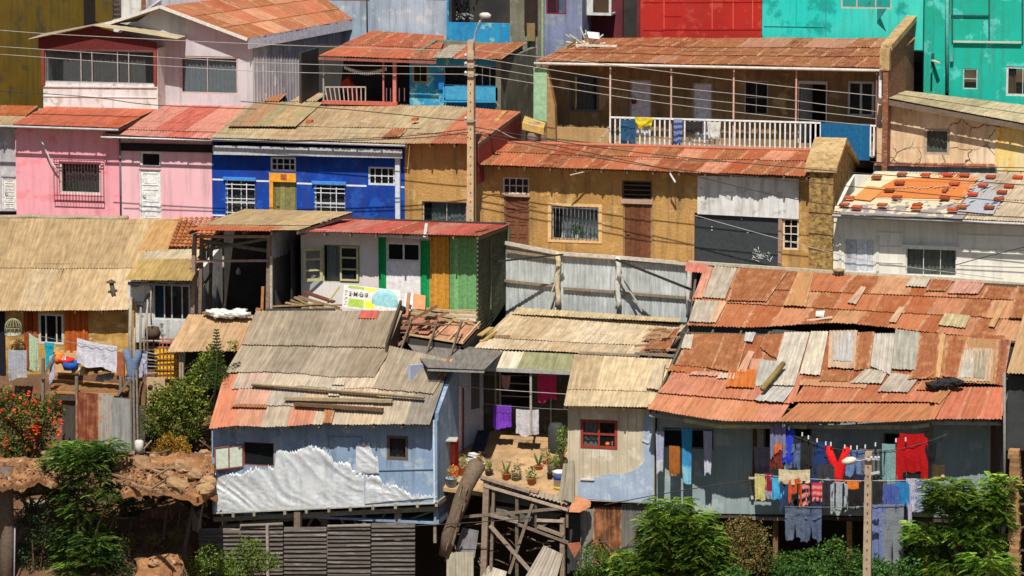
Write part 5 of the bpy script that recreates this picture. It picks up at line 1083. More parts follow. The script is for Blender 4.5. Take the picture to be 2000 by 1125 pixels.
foil('sunlit_foil', [(695, 868), (703, 866), (722, 866), (728, 888), (739, 895), (739, 919)], lambda x: 925, 695, 740, 5)
foil('sunlit_foil', [(713, 930), (744, 932), (746, 946), (775, 950), (805, 968), (852, 968)], lambda x: lerp(984, 972, (x-713)/140), 713, 853, 8)
q = MB(); q.col = (.18, .28, .42, 0)
for a, c in (((640, 853), (706, 853)), ((706, 853), (706, 930)), ((641, 853), (641, 880)), ((713, 919), (846, 916)), ((713, 919), (713, 985))): q.beam(P(*a, Yw-.02), P(*c, Yw-.02), .035, .03)
q.col = (.55, .66, .78, 0); q.beam(P(849, 983, Yw-.03), P(847, 820, Yw-.03), .06, .04); obj('cover_strip', q, PAINTED, b)
q = MB(); q.col = (.42, .42, .38, 0); q.beam(P(418, 1002, Yw-.1), P(856, 982, Yw-.1), .1, .05); obj('sill_beam', q, WOODT, b)
pl = planeof(-9.9, -4.2, ((408, 835), (840, 832)), ((500, 608), (785, 606)))
pl = [P(408, 835, -9.9), P(838, 832, -9.9), P(905, 624, -4.2), P(500, 608, -4.2)]
p0 = pl[0]; n = (pl[1]-pl[0]).cross(pl[3]-pl[0]).normalized()
mb = MB()
def rowsheets(xsb, yb, xst, yt, cols, lift=.05, jag=.02, pitch=.11, amp=.017, lo=.03):
    """row of sheets between two polylines given in px"""
    for i in range(len(xsb)-1):
        c, wv = cols[i % len(cols)]
        f_ = R.uniform(.93, 1.07)
        q4 = [PL(xsb[i], yb(xsb[i]), p0+n*lift, n), PL(xsb[i+1]+1.5, yb(xsb[i+1]), p0+n*lift, n), PL(xst[i+1]+1.5, yt(xst[i+1]), p0+n*lift, n), PL(xst[i], yt(xst[i]), p0+n*lift, n)]
        mb.sheet(*q4, (*[t*f_ for t in c], wv), pitch, amp, lo+.006*(i % 2), .004*(i % 2), 3, jag)
def lin(a, b_, n_): return [lerp(a, b_, i/n_) for i in range(n_+1)]
G1 = [(rc(182, 166, 142), .22), (rc(172, 158, 136), .25), (rc(186, 170, 148), .22), (rc(166, 150, 126), .28)]
# bottom course (orange, pinkish, grey), second course beige patches, two grey courses above
rowsheets(lin(408, 560, 3)+[610, 690], lambda x: lerp(836, 828, (x-408)/430)+3*math.sin(x*.05), lin(438, 590, 3)+[640, 720], lambda x: 730, [(rc(226, 144, 108), .44), (rc(220, 160, 130), .42), (rc(204, 186, 162), .35), (rc(224, 152, 122), .42), (rc(208, 190, 164), .3)], lift=.02)
rowsheets([685, 745, 790, 838], lambda x: 830, [722, 782, 828, 880], lambda x: 705, [(rc(220, 198, 165), .28), (rc(200, 185, 160), .25), (rc(165, 156, 142), .22)], lift=.03)
rowsheets([455, 520, 590, 650, 728], lambda x: lerp(790, 800, (x-455)/270), [480, 545, 612, 672, 750], lambda x: 725, [(rc(228, 175, 150), .3), (rc(192, 182, 165), .28), (rc(215, 188, 155), .3), (rc(222, 196, 165), .25)], lift=.05, jag=.03)
rowsheets(lin(452, 730, 4), lambda x: 758+4*math.sin(x*.03), lin(466, 744, 4), lambda x: 728, [(rc(205, 192, 172), .25), (rc(225, 205, 178), .25)], lift=.06, jag=.03)
rowsheets(lin(440, 730, 4), lambda x: lerp(726, 738, (x-440)/290)+3*math.sin(x*.06), lin(475, 765, 4), lambda x: lerp(668, 676, (x-475)/290), G1, lift=.075, jag=.025)
rowsheets([728, 790, 845], lambda x: lerp(760, 770, (x-728)/117), [765, 828, 884], lambda x: lerp(676, 704, (x-765)/120), G1, lift=.07, jag=.025)
rowsheets(lin(472, 757, 4), lambda x: lerp(674, 680, (x-472)/285)-(6 if 715 < x < 740 else 0), lin(500, 785, 4), lambda x: 607, G1, lift=.10, jag=.02)
px_sheets(mb, [p0, pl[1], pl[2], pl[3]], [(((700, 622), (735, 623), (741, 606), (706, 606)), rc(225, 110, 95), .2, 0), (((855, 735), (872, 736), (885, 700), (868, 702)), rc(185, 140, 100), .5, 0), (((630, 827), (648, 827), (654, 800), (634, 800)), rc(190, 130, 85), .6, 0), (((640, 773), (662, 774), (668, 760), (648, 758)), rc(225, 210, 195), .2, 0), (((648, 752), (672, 753), (676, 738), (655, 738)), rc(230, 215, 190), .2, 0), (((450, 795), (520, 797), (522, 790), (455, 788)), rc(190, 110, 60), .8, 0)], lift=.13, jag=.01)
obj('roof', mb, SHEET, b); under(b, *pl, None)
q = MB(); tt = P(785, 606, -4.2); bb = P(757, 690, -6.5); q.hexa([(bb.x, bb.y, bb.z-.1), (tt.x, tt.y, bb.z+.15), (tt.x, tt.y, tt.z+.35), (bb.x, bb.y, bb.z+.35)], (-.08, 0, 0), (.07, .05, .04, 0)); obj('gable_board', q, PAINTED, b)
q = MB(); A = P(535, 605, -4.1); q.beam(P(518, 606, -4.1), P(654, 605, -4.1), .1, .1, (.08, .07, .06, 0)); obj('ridge_beam', q, WOODT, b)
# stilts and joists
for px, w2, yb, yt in ((582, .22, 1028, 999), (635, .24, 1028, 996), (497, .1, 1050, 1000), (712, .12, 1024, 988), (778, .22, 1022, 1000), (545, .1, 1060, 998), (440, .12, 1125, 1000), (850, .1, 1000, 984)):
    q = MB(); q.col = (*vary((.24, .19, .14), R, .7, 1.3), 0); yy = Yw+.3*(px % 3); q.beam(P(px, yb+60, yy), P(px, yt, yy), w2, w2); obj('stilt', q, WOODT, b)
for i, px in enumerate((455, 496, 556, 598, 642, 684, 728, 772, 815, 852)):
    q = MB(); q.col = (*vary((.30, .27, .2), R, .8, 1.3), 0); a = P(px, lerp(1006, 985, (px-455)/400), Yw-.15); q.beam(a, a+V((0, 4.4, 0)), .09, .16); obj('joist', q, WOODT, b)
q = MB(); q.col = (.24, .22, .16, 0); q.beam(P(418, 1014, Yw+.1), P(856, 993, Yw+.1), .1, .16); q.beam(P(430, 1030, Yw+.3), P(650, 1004, Yw+.3), .08, .12)
for a, c in (((600, 1030), (618, 1000)), ((640, 1030), (612, 1002)), ((672, 1024), (660, 1000)), ((700, 1026), (683, 1002)), ((740, 1020), (755, 1000)), ((790, 1018), (850, 996)), ((468, 1024), (480, 1002)), ((540, 1028), (520, 1004))): q.beam(P(*a, Yw+.6), P(*c, Yw+.6), .12, .07)
obj('brace', q, WOODT, b)
# loose long timbers on the roof
for (a, c, w2, hh, lab) in (((492, 750), (829, 776), .11, .05, 'longest of three, topmost'), ((556, 778), (766, 783), .16, .10, 'thick one with nail holes, middle'), ((575, 789), (748, 800), .16, .1, 'dark one, lowest')):
    q = MB(); A, B = PL(*a, p0+n*.22, n), PL(*c, p0+n*.22, n); q.beam(A, B, w2, hh, (*rc(200, 178, 140), 0)) if 'dark' not in lab else q.beam(A, B, w2, hh, (*rc(130, 100, 72), 0))
    q.beam(A+V((0, -.06, -.03)), B+V((0, -.06, -.03)), .04, .05, (*rc(120, 95, 65), 0))
    single('timber', q, WOODT, 'weathered timber lying across the silver shack roof, '+lab, 'timber', 'timbers on the silver shack roof')
# flat grey awning and white-blue side house behind
b = thing('pale_blue_side_house', 'pale blue side house with a half open white door beside the courtyard', 'house')
xA, xB = P(857, 830, -8.5).x, P(940, 830, -4.6).x
SW = mat('pale_blue_plaster', (.45, .52, .68), (.4, .46, .6), (.6, .64, .74), sc1=.9, fine=.08, grime=.25)
q = MB(); zt0, zt1 = P(857, 722, -8.5).z, P(940, 712, -4.6).z; zb0 = P(870, 905, -7).z
q.hexa([(xB-1.6, -7.9, zb0), (xB, -4.3, zb0), (xB, -4.3, zt1+.2), (xB-1.6, -7.9, zt0)], (-.12, .05, 0)); q.box((xB-4, -4.35, zb0), (xB-.1, -4.2, zt1+.3)); obj('wall', q, SW, b)
def onw(px, py):
    A_ = V((xB-1.6, -7.9, 0)); D_ = V((1.6, 3.6, 0)); nn = V((-3.6, 1.6, 0)).normalized(); return PL(px, py, A_-nn*.02, nn), nn
q = MB(); pts = [onw(919, 800)[0], onw(935, 797)[0], onw(935, 726)[0], onw(919, 728)[0]]; q.hexa(pts, onw(0, 0)[1]*-.04, (.10, .12, .13, 0)); wd = obj('window', q, PAINTED, b); q = MB(); q.col = (.7, .7, .7, 0)
for i in range(4): q.beam(pts[i], pts[(i+1) % 4], .04)
for t in (.33, .66): q.beam(pts[0].lerp(pts[3], t), pts[1].lerp(pts[2], t), .03)
obj('window_frame', q, PAINTED, wd)
q = MB(); dp = [onw(887, 890)[0]-V((0, .15, 0)), onw(903, 888)[0]-V((0, .1, 0)), onw(903, 756)[0]-V((0, .1, 0)), onw(886, 742)[0]-V((0, .15, 0))]; q.hexa(dp, (-.05, .03, 0), (.80, .80, .84, 0)); q.beam(dp[1]+V((.06, 0, 0)), dp[2]+V((.06, 0, 0)), .05, col=(.3, .05, .05, 0)); obj('door', q, PAINTED, b)
q = MB(); x0, x1, z0, z1 = rect((852, 857, 892, 960), -7.8); q.box((x0, -7.6, z0), (x1, -7.5, z1), (*wc(190, 60, 40), 0)); x0, x1, z0, z1 = rect((875, 870, 886, 905), -7.8); q.box((x0, -7.63, z0), (x1, -7.601, z1), (*wc(240, 95, 60), 0)); obj('red_panel', q, PAINTED, b)
mb = MB(); A, B, Cc, D = P(835, 718, -8.2), P(946, 722, -8.2), P(985, 684, -4.0), P(790, 664, -4.0)
mb.sheet(A, B, Cc, D, (*rc(150, 144, 136), .2), amp=.004); obj('roof', mb, SHEET, b); fascia(b, A, B, (.3, .29, .28), .06)
q = MB(); q.hexa([P(850, 862, -8.2), P(892, 863, -8.2), P(895, 856, -7.7), P(852, 855, -7.7)], (0, 0, .04), (.45, .43, .4, 0)); single('wall_shelf', q, PAINTED, 'small grey shelf above the red panel by the silver shack corner', 'shelf')
q = MB(); q.lathe(P(864, 848, -7.9), [(.1, -.12), (.16, .1), (.15, .12)], 12, (0, .35, .25, 0)); single('green_bowl', q, PAINTED, 'green bowl on the small shelf above the red panel', 'bowl')
# --- courtyard floor
CY = mat('courtyard_cement', wc(190, 156, 112), wc(158, 128, 92), wc(125, 100, 72), sc1=.7, bump=.01, fine=.2, grime=.4)
q = MB(); c_ = [P(846, 948, -9.0), P(1108, 955, -9.0), P(1112, 850, -3.7), P(925, 832, -3.7)]; zf = sum(p.z for p in c_)/4
cc = [PZ(846, 950, -5.55), PZ(1112, 985, -5.85), P(1128, 850, -3.7), P(900, 838, -3.7)]
q.hexa(cc, (0, 0, -.12)); cy = obj('courtyard', q, CY); cy['kind'] = 'structure'
CYN = (cc[1]-cc[0]).cross(cc[3]-cc[0]).normalized(); CY0 = cc[0]
def onyard(px, py): return PL(px, py, CY0, CYN)
# --- tan fronted shack with the red window
b = thing('metal_shack', 'shack clad in cream metal, blue-grey shade painted on, with a dark red window beside the laundry house', 'shack')
Yt = -9.2; hs = [(1134, 820, 1206, 876)]
MS = mat('cream_metal_cladding', wc(205, 192, 165), wc(192, 178, 150), wc(215, 205, 185), sc1=.6, fine=.08, grime=.3)
w_ = wall(b, Yt, 1109, 1278, 792, 800, 976, 984, hs, MS, th=.12); shell(b, w_, 4, 1.6, MS)
q = MB(); A = [(1127, 974), (1277, 983), (1277, 800), (1256, 815), (1256, 905), (1240, 918), (1215, 927), (1190, 925), (1170, 930), (1150, 937), (1128, 940)]
Q_ = [P(x, y, Yt-.012) for x, y in A]; q.hexa(Q_, (0, .01, 0)); obj('blue_grey_cladding_and_shade', q, mat('painted_wall_shade', wc(160, 178, 200), wc(148, 166, 190), wc(178, 192, 208), sc1=1.3, fine=.08, grime=.2), b)  # blue-grey sheet outlines the shade painted on the cream cladding
q = MB(); ribs(q, Yt-.012, 1111, 1133, 796, 796, 974, 975, .26, .012, .015); ribs(q, Yt-.012, 1208, 1277, 798, 800, 980, 983, .26, .012, .015); ribs(q, Yt-.012, 1138, 1204, 880, 880, 976, 980, .26, .012, .015); obj('seams', q, mat('seam_metal', (.45, .45, .42), (.35, .36, .36), sc1=1), b)
f = win(b, Yt, hs[0], (.30, .045, .03), 2, 2, fw=.09, mw=.06, inset=-.02, curtain=(.55, .52, .5), cx=(.0, .45))
q = MB(); q.col = (.8, .2, .04, 0); q.lathe(P(1187, 870, Yt+.1), [(.08, 0), (.1, .06), (.07, .12)], 10); q.beam(P(1196, 870, Yt+.1), P(1196, 862, Yt+.1), .04, col=(.8, .8, .75, 0)); obj('window_pot', q, PAINTED, f)
q = MB(); q.col = (.62, .62, .58, 0); q.beam(P(1134, 936, Yt-.04), P(1161, 937, Yt-.04), .05); q.hexa([P(1256, 858, Yt-.05), P(1268, 863, Yt-.05), P(1266, 867, Yt-.05), P(1254, 861, Yt-.05)], (0, .02, 0)); obj('strip', q, PAINTED, b)
pl = [P(1101, 793, -9.8), P(1277, 796, -9.8), P(1316, 702, -5.8), P(1122, 692, -5.8)]
mb = MB(); roofgrid(mb, *pl, [0, .34, 1], [(rc(232, 208, 166), .2, 2), (rc(222, 194, 152), .24, 1)], 83, sw=.95, jag=.012)
px_sheets(mb, pl, [(((1262, 760), (1290, 764), (1300, 706), (1280, 702)), rc(225, 205, 170), .3, .05)], lift=.06)
obj('roof', mb, SHEET, b); under(b, *pl, None)
# --- big rusty house with the laundry
b = thing('rusty_roof_house', 'wide pale zinc clad house under a huge patched rusty roof', 'house')
Yl = -9.0; hs = [(1295, 836, 1394, 876), (1492, 834, 1585, 910), (1725, 846, 1800, 925)]
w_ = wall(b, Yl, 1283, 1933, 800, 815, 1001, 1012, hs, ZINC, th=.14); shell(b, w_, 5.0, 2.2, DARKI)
q = MB()
for a, c, t, bo in ((1285, 1293, 812, 1001), (1396, 1470, 812, 1003), (1588, 1722, 818, 1005), (1803, 1932, 820, 1008)): ribs(q, Yl, a, c, t, t, bo, bo, .29, .012, .014)
for a, c, t, bo in ((1297, 1393, 880, 1002), (1494, 1583, 914, 1004), (1727, 1798, 928, 1007)): ribs(q, Yl, a, c, t, t, bo, bo, .29, .012, .014)
obj('seams', q, MATS['seam_metal'], b)
for r in hs: win(b, Yl, r, (.14, .15, .14), 2 if r[0] < 1300 else 1, 1, fw=.05, inset=.03, curtain=(.02, .05, .05), cx=(0, 1))
q = MB()
for (r, c) in (((1470, 832, 1478, 930), (.12, .06, .035)), ((1479, 836, 1492, 905), (.3, .3, .27)), ((1802, 832, 1820, 925), (.3, .29, .25)), ((1820, 907, 1845, 935), wc(235, 195, 150)), ((1640, 917, 1680, 940), wc(190, 180, 175))): obj('patch_board', panel(r, Yl-.02, c), WOODT, b)
# balcony shelf in front
q = MB(); q.col = (.5, .47, .42, 0); q.beam(P(1463, 933, Yl-.5), P(1640, 940, Yl-.5), .1, .07); q.beam(P(1715, 925, Yl-.5), P(1770, 925, Yl-.5), .3, .2, (.45, .42, .38, 0)); q.beam(P(1463, 928, Yl-.1), P(1470, 975, Yl-.1), .08); obj('ledge', q, WOODT, b)
pl = [P(1262, 800, -10.2), P(1958, 820, -10.2), P(2010, 660, -4.6), P(1338, 640, -4.6)]
mb = MB(); p0 = pl[0]; n = (pl[1]-pl[0]).cross(pl[3]-pl[0]).normalized()
eav = lambda x: lerp(800, 824, min(1, (x-1264)/140)) if x < 1404 else lerp(824, 826, (x-1404)/400)-(5 if x > 1810 else 0)
OR = [(rc(226, 152, 110), .40), (rc(224, 148, 104), .44), (rc(228, 156, 116), .38), (rc(218, 144, 98), .46), (rc(228, 152, 122), .36)]
rowsheets([1264, 1332, 1378, 1425, 1472, 1520], eav, [1290, 1360, 1408, 1452, 1498, 1545], lambda x: lerp(762, 784, (x-1290)/260), OR, lift=.03, jag=.012)
rowsheets([1518, 1590, 1668, 1745, 1822], eav, [1560, 1632, 1710, 1785, 1856], lambda x: 788, [(rc(208, 138, 92), .38), (rc(212, 145, 98), .36), (rc(205, 132, 86), .42)], lift=.04, jag=.012)
rowsheets([1820, 1870, 1912, 1956], lambda x: 820, [1848, 1895, 1935, 1962], lambda x: 756, [(rc(224, 132, 100), .42), (rc(218, 128, 94), .46)], lift=.05, jag=.02)
rowsheets([1284, 1350, 1400, 1448, 1500, 1548], lambda x: lerp(768, 790, (x-1284)/270), [1318, 1380, 1425, 1470, 1525, 1570], lambda x: 728, [(rc(226, 150, 118), .38), (rc(224, 144, 110), .42), (rc(220, 138, 100), .46)], lift=.07, jag=.02)
rowsheets([1548, 1605, 1660, 1720, 1775, 1820], lambda x: 786, [1572, 1628, 1684, 1742, 1795, 1838], lambda x: 750, [(rc(216, 130, 92), .5), (rc(220, 138, 102), .45), (rc(205, 120, 80), .54)], lift=.07, jag=.02)
rowsheets([1300, 1380, 1470, 1560, 1650, 1740, 1830, 1955], lambda x: 752, [1345, 1420, 1505, 1590, 1675, 1765, 1850, 1965], lambda x: 655, [(rc(185, 100, 62), .65), (rc(190, 105, 66), .6)], lift=.03, jag=.03)
S = lambda *a: a
px_sheets(mb, pl, [
 S(((1318, 714), (1412, 722), (1440, 652), (1352, 652)), rc(182, 92, 52), .82, .02), S(((1388, 722), (1440, 730), (1462, 655), (1415, 652)), rc(190, 100, 58), .75, .05),
 S(((1303, 724), (1375, 733), (1382, 716), (1312, 712)), rc(222, 120, 66), .6, .0), S(((1330, 683), (1350, 684), (1355, 654), (1338, 654)), rc(220, 210, 190), .25, .07),
 S(((1440, 728), (1456, 730), (1474, 688), (1462, 686)), rc(232, 180, 150), .4, .06), S(((1452, 670), (1470, 670), (1477, 650), (1456, 650)), rc(215, 212, 205), .15, .08),
 S(((1484, 680), (1518, 705), (1532, 652), (1494, 654)), rc(200, 110, 66), .66, .04), S(((1458, 752), (1478, 753), (1492, 702), (1468, 700)), rc(225, 165, 130), .4, .02), S(((1476, 756), (1502, 756), (1518, 706), (1484, 702)), rc(200, 198, 188), .2, .05),
 S(((1418, 760), (1473, 762), (1478, 723), (1424, 724)), rc(228, 128, 50), .42, .14),
 S(((1504, 756), (1552, 757), (1582, 650), (1532, 650)), rc(222, 212, 195), .28, .10), S(((1562, 733), (1602, 736), (1618, 648), (1584, 648)), rc(230, 218, 195), .3, .08),
 S(((1617, 721), (1670, 723), (1675, 646), (1620, 647)), rc(220, 190, 160), .44, .09), S(((1628, 708), (1664, 710), (1668, 650), (1628, 650)), rc(205, 205, 200), .18, .11),
 S(((1668, 726), (1698, 722), (1708, 648), (1676, 650)), rc(190, 98, 54), .78, .05), S(((1700, 717), (1740, 735), (1748, 652), (1708, 652)), rc(215, 206, 192), .3, .07), S(((1742, 724), (1788, 727), (1796, 650), (1749, 644)), rc(190, 186, 170), .2, .10, ),
 S(((1785, 740), (1830, 742), (1838, 652), (1796, 650)), rc(188, 108, 68), .66, .05), S(((1827, 741), (1836, 741), (1847, 654), (1838, 652)), rc(228, 180, 120), .4, .12), S(((1841, 738), (1872, 742), (1892, 658), (1850, 656)), rc(200, 92, 56), .7, .08),
 S(((1870, 750), (1938, 752), (1952, 664), (1890, 660)), rc(205, 160, 110), .52, .06), S(((1868, 748), (1935, 750), (1942, 682), (1880, 680)), rc(218, 190, 160), .42, .10), S(((1874, 742), (1900, 742), (1902, 685), (1883, 686)), rc(215, 208, 195), .3, .12), S(((1902, 743), (1924, 744), (1926, 688), (1904, 688)), rc(175, 170, 148), .35, .12),
 S(((1940, 752), (1960, 755), (1975, 665), (1950, 664)), rc(165, 100, 76), .6, .04),
 S(((1472, 786), (1530, 790), (1552, 758), (1504, 756)), rc(205, 200, 192), .25, .12), S(((1600, 747), (1658, 748), (1665, 726), (1606, 724)), rc(190, 105, 55), .72, .06), S(((1560, 754), (1690, 760), (1700, 745), (1570, 740)), rc(220, 165, 120), .5, .04),
 S(((1660, 752), (1722, 752), (1735, 726), (1690, 722)), rc(208, 196, 178), .3, .1), S(((1714, 769), (1774, 770), (1798, 736), (1742, 730)), rc(205, 192, 176), .34, .12), S(((1772, 745), (1808, 745), (1832, 728), (1782, 726)), rc(192, 112, 66), .66, .13), S(((1790, 764), (1835, 766), (1850, 745), (1800, 744)), rc(205, 130, 84), .5, .08),
 S(((1815, 790), (1835, 795), (1860, 762), (1842, 758)), rc(200, 135, 85), .45, .16), S(((1812, 824), (1826, 822), (1858, 760), (1840, 760)), rc(212, 140, 92), .42, .1),
 S(((1345, 735), (1405, 738), (1412, 728), (1352, 726)), rc(230, 175, 150), .35, .08), S(((1400, 742), (1436, 744), (1440, 730), (1408, 730)), rc(238, 215, 195), .2, .1)], lift=.075, jag=.03, seed=9)
obj('roof', mb, SHEET, b); under(b, *pl, None)
q = MB(); q.col = (.36, .31, .25, 0); prev = None
for i in range(17):
    x = lerp(1268, 1815, i/16); p_ = P(x, eav(x)+5, -10.15)
    if prev is not None: q.hexa([prev, p_, p_-V((0, 0, .13)), prev-V((0, 0, .13))], (0, .03, 0), (*[R.uniform(.22, .5)]*2, .24, 0))
    prev = p_
q.hexa([P(1820, 822, -10.15), P(1955, 824, -10.15), P(1955, 831, -10.15), P(1820, 830, -10.15)], (0, .03, 0), (.3, .29, .27, 0)); obj('fascia', q, WOODT, b)
# upper roof with a dark gap below
pl = [P(1334, 632, -4.0), P(2060, 690, -4.0), P(2040, 556, .8), P(1352, 515, .8)]; p0 = pl[0]; n = (pl[1]-pl[0]).cross(pl[3]-pl[0]).normalized()
mb = MB()
eu = lambda x: 636+6*math.sin((x-1334)/110) if x < 1500 else (lerp(640, 632, min(1, (x-1500)/100)) if x < 1650 else lerp(632, 668, (x-1650)/330))
UP = [(rc(200, 112, 64), .62), (rc(214, 132, 86), .48), (rc(204, 116, 68), .55), (rc(220, 150, 108), .42), (rc(190, 100, 60), .7), (rc(222, 165, 120), .4)]
rowsheets([1340, 1392, 1450, 1502, 1560, 1620, 1668, 1735, 1790, 1830, 1890, 1935, 1985, 2050], eu, [1370, 1422, 1480, 1535, 1592, 1650, 1700, 1765, 1820, 1862, 1918, 1965, 2010, 2070], lambda x: lerp(582, 618, (x-1340)/700), UP, lift=.03, jag=.03)
rowsheets([1350, 1420, 1494, 1536, 1580, 1628, 1705, 1760, 1812, 1870, 1925, 1980, 2050], lambda x: lerp(588, 628, (x-1340)/700), [1366, 1438, 1515, 1562, 1605, 1652, 1726, 1785, 1838, 1894, 1945, 2002, 2060], lambda x: lerp(550, 585, (x-1350)/700), UP[2:]+UP[:3], lift=.045, jag=.03)
rowsheets([1362, 1432, 1500, 1560, 1640, 1698, 1770, 1808, 1862, 1915, 1970, 2050], lambda x: lerp(560, 590, (x-1350)/700), [1378, 1444, 1520, 1585, 1668, 1722, 1788, 1826, 1885, 1935, 1990, 2045], lambda x: lerp(520, 556, (x-1350)/680), [UP[3], UP[0], UP[4], UP[1], UP[0], UP[5], UP[2]], lift=.06, jag=.02)
px_sheets(mb, pl, [
 S(((1372, 583), (1416, 586), (1440, 524), (1396, 520)), rc(205, 190, 170), .3, .06), S(((1355, 584), (1372, 585), (1392, 522), (1376, 520)), rc(232, 165, 135), .35, .06), S(((1345, 630), (1388, 632), (1404, 588), (1358, 586)), rc(205, 192, 172), .3, .05), S(((1388, 632), (1398, 633), (1420, 590), (1404, 588)), rc(240, 190, 150), .3, .07),
 S(((1338, 532), (1375, 536), (1385, 517), (1340, 512)), rc(232, 140, 120), .3, .04), S(((1420, 590), (1497, 592), (1540, 529), (1442, 524)), rc(192, 100, 62), .74, .09), S(((1530, 600), (1574, 602), (1590, 532), (1560, 530)), rc(222, 165, 110), .48, .1),
 S(((1655, 594), (1672, 598), (1692, 562), (1682, 560)), rc(228, 190, 160), .3, .1), S(((1768, 562), (1808, 564), (1818, 545), (1780, 543)), rc(218, 205, 185), .2, .1), S(((1850, 577), (1910, 578), (1928, 549), (1868, 548)), rc(222, 165, 145), .3, .12), S(((1808, 571), (1846, 572), (1862, 549), (1820, 546)), rc(190, 85, 45), .7, .1),
 S(((1832, 637), (1885, 643), (1896, 617), (1846, 612)), rc(215, 195, 150), .25, .06), S(((1735, 632), (1750, 633), (1768, 600), (1756, 600)), rc(228, 190, 155), .3, .08), S(((1970, 625), (2040, 628), (2050, 560), (1988, 556)), rc(140, 78, 55), .75, .12), S(((1930, 640), (1942, 642), (1962, 600), (1952, 598)), rc(232, 180, 125), .35, .08)], lift=.075, jag=.02, seed=11)
obj('roof', mb, SHEET, b)
q = MB(); q.col = (.5, .46, .38, 0)
for a, c, y in (((1345, 512), (1640, 532), .85), ((1380, 516), (1460, 522), .9), ((1640, 532), (1860, 545), .9), ((1800, 541), (2060, 560), .9)): q.beam(P(*a, y), P(*c, y), .14, .1, (*vary(rc(225, 212, 185), R, .8, 1.1), 0))
obj('ridge_board', q, WOODT, b)
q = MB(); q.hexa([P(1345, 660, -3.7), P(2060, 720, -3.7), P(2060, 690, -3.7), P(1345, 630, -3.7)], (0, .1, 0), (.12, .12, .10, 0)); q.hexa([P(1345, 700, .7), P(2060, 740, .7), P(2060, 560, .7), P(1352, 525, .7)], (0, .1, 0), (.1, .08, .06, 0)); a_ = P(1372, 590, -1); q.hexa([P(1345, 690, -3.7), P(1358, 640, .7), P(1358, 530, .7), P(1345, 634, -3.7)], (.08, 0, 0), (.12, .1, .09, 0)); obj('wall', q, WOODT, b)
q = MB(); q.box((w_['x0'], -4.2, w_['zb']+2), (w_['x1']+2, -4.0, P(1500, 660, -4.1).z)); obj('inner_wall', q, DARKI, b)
# stilts under it
for px in (1515, 1659, 1810, 1400, 1930):
    q = MB(); q.col = (.2, .13, .07, 0) if px != 1659 else (.38, .22, .1, 0); q.beam(P(px, 1160, Yl+.4), P(px, 1003, Yl+.4), .16, .16); obj('stilt', q, WOODT, b)
q = MB(); q.beam(P(1400, 1007, Yl+.1), P(1935, 1018, Yl+.1), .12, .12, (.08, .06, .05, 0)); q.beam(P(1470, 1012, Yl-.05), P(1540, 1014, Yl-.05), .1, .1, (.25, .22, .18, 0)); obj('floor_beam', q, WOODT, b)
# loose things on its roof
def onroof(lst): pass
PR = [P(1262, 800, -10.2), P(1958, 820, -10.2), P(2010, 660, -4.6), P(1338, 640, -4.6)]; NR = (PR[1]-PR[0]).cross(PR[3]-PR[0]).normalized()
q = MB(); q.tube([PL(1489, 760, PR[0]+NR*.38, NR), PL(1530, 710, PR[0]+NR*.38, NR)], .09, 8, (*rc(170, 145, 85), 0)); single('wooden_pole', q, WOODT, 'short round wooden pole lying on the rusty roof beside the orange sheet', 'pole')
q = MB(); a = PL(1845, 752, PR[0]+NR*.3, NR); R = random.Random(4)
for i in range(4): lump(q, a+V((-.35+i*.23, .03*i, .02*i+.04*(i % 2))), (.24, .16, .13), (.035, .035, .04), i)
single('black_sack', q, CLOTH, 'crumpled black plastic sack lying on the patched rusty roof', 'sack')
q = MB(); q.hexa([P(1593, 618, -3.0), P(1609, 619, -3.0), P(1611, 611, -2.8), P(1594, 612, -2.8)], (0, 0, .08), (.75, .7, .62, 0)); q.beam(P(1563, 628, -3.1), P(1626, 619, -3.0), .07, .05, (.75, .65, .5, 0)); single('wood_scrap', q, PAINTED, 'pale stick and small white block on the upper rusty roof', 'scrap')
q = MB(); q.lathe(P(1638, 530, .6), [(.2, 0), (.23, .06), (.1, .1)], 10, (*rc(190, 165, 120), 0)); single('stone', q, PAINTED, 'flat tan stone on the ridge boards below the grey plank door', 'stone')
q = MB(); R = random.Random(77)
for i in range(16):
    a = P(R.uniform(1255, 1325), R.uniform(640, 695), -4.6+R.uniform(0, .4)); q.beam(a, a+V((R.uniform(-.5, .5), R.uniform(-.2, .2), R.uniform(-.06, .08))), R.uniform(.1, .25), .05, (*vary(rc(215, 170, 130), R, .5, 1), 0))
single('roof_debris', q, WOODT, 'broken brown boards heaped where the beige roof meets the rusty roof', 'debris')
q = MB()
for i, (a, c) in enumerate((((1120, 697), (1312, 703)), ((1240, 690), (1340, 697)), ((1130, 688), (1250, 694)))): q.beam(P(*a, -5.4), P(*c, -5.4), .1, .08, (*[t*(.5+.25*i) for t in rc(190, 175, 150)], 0))
single('long_poles', q, WOODT, 'long grey poles lying along the eave of the beige roof', 'poles')
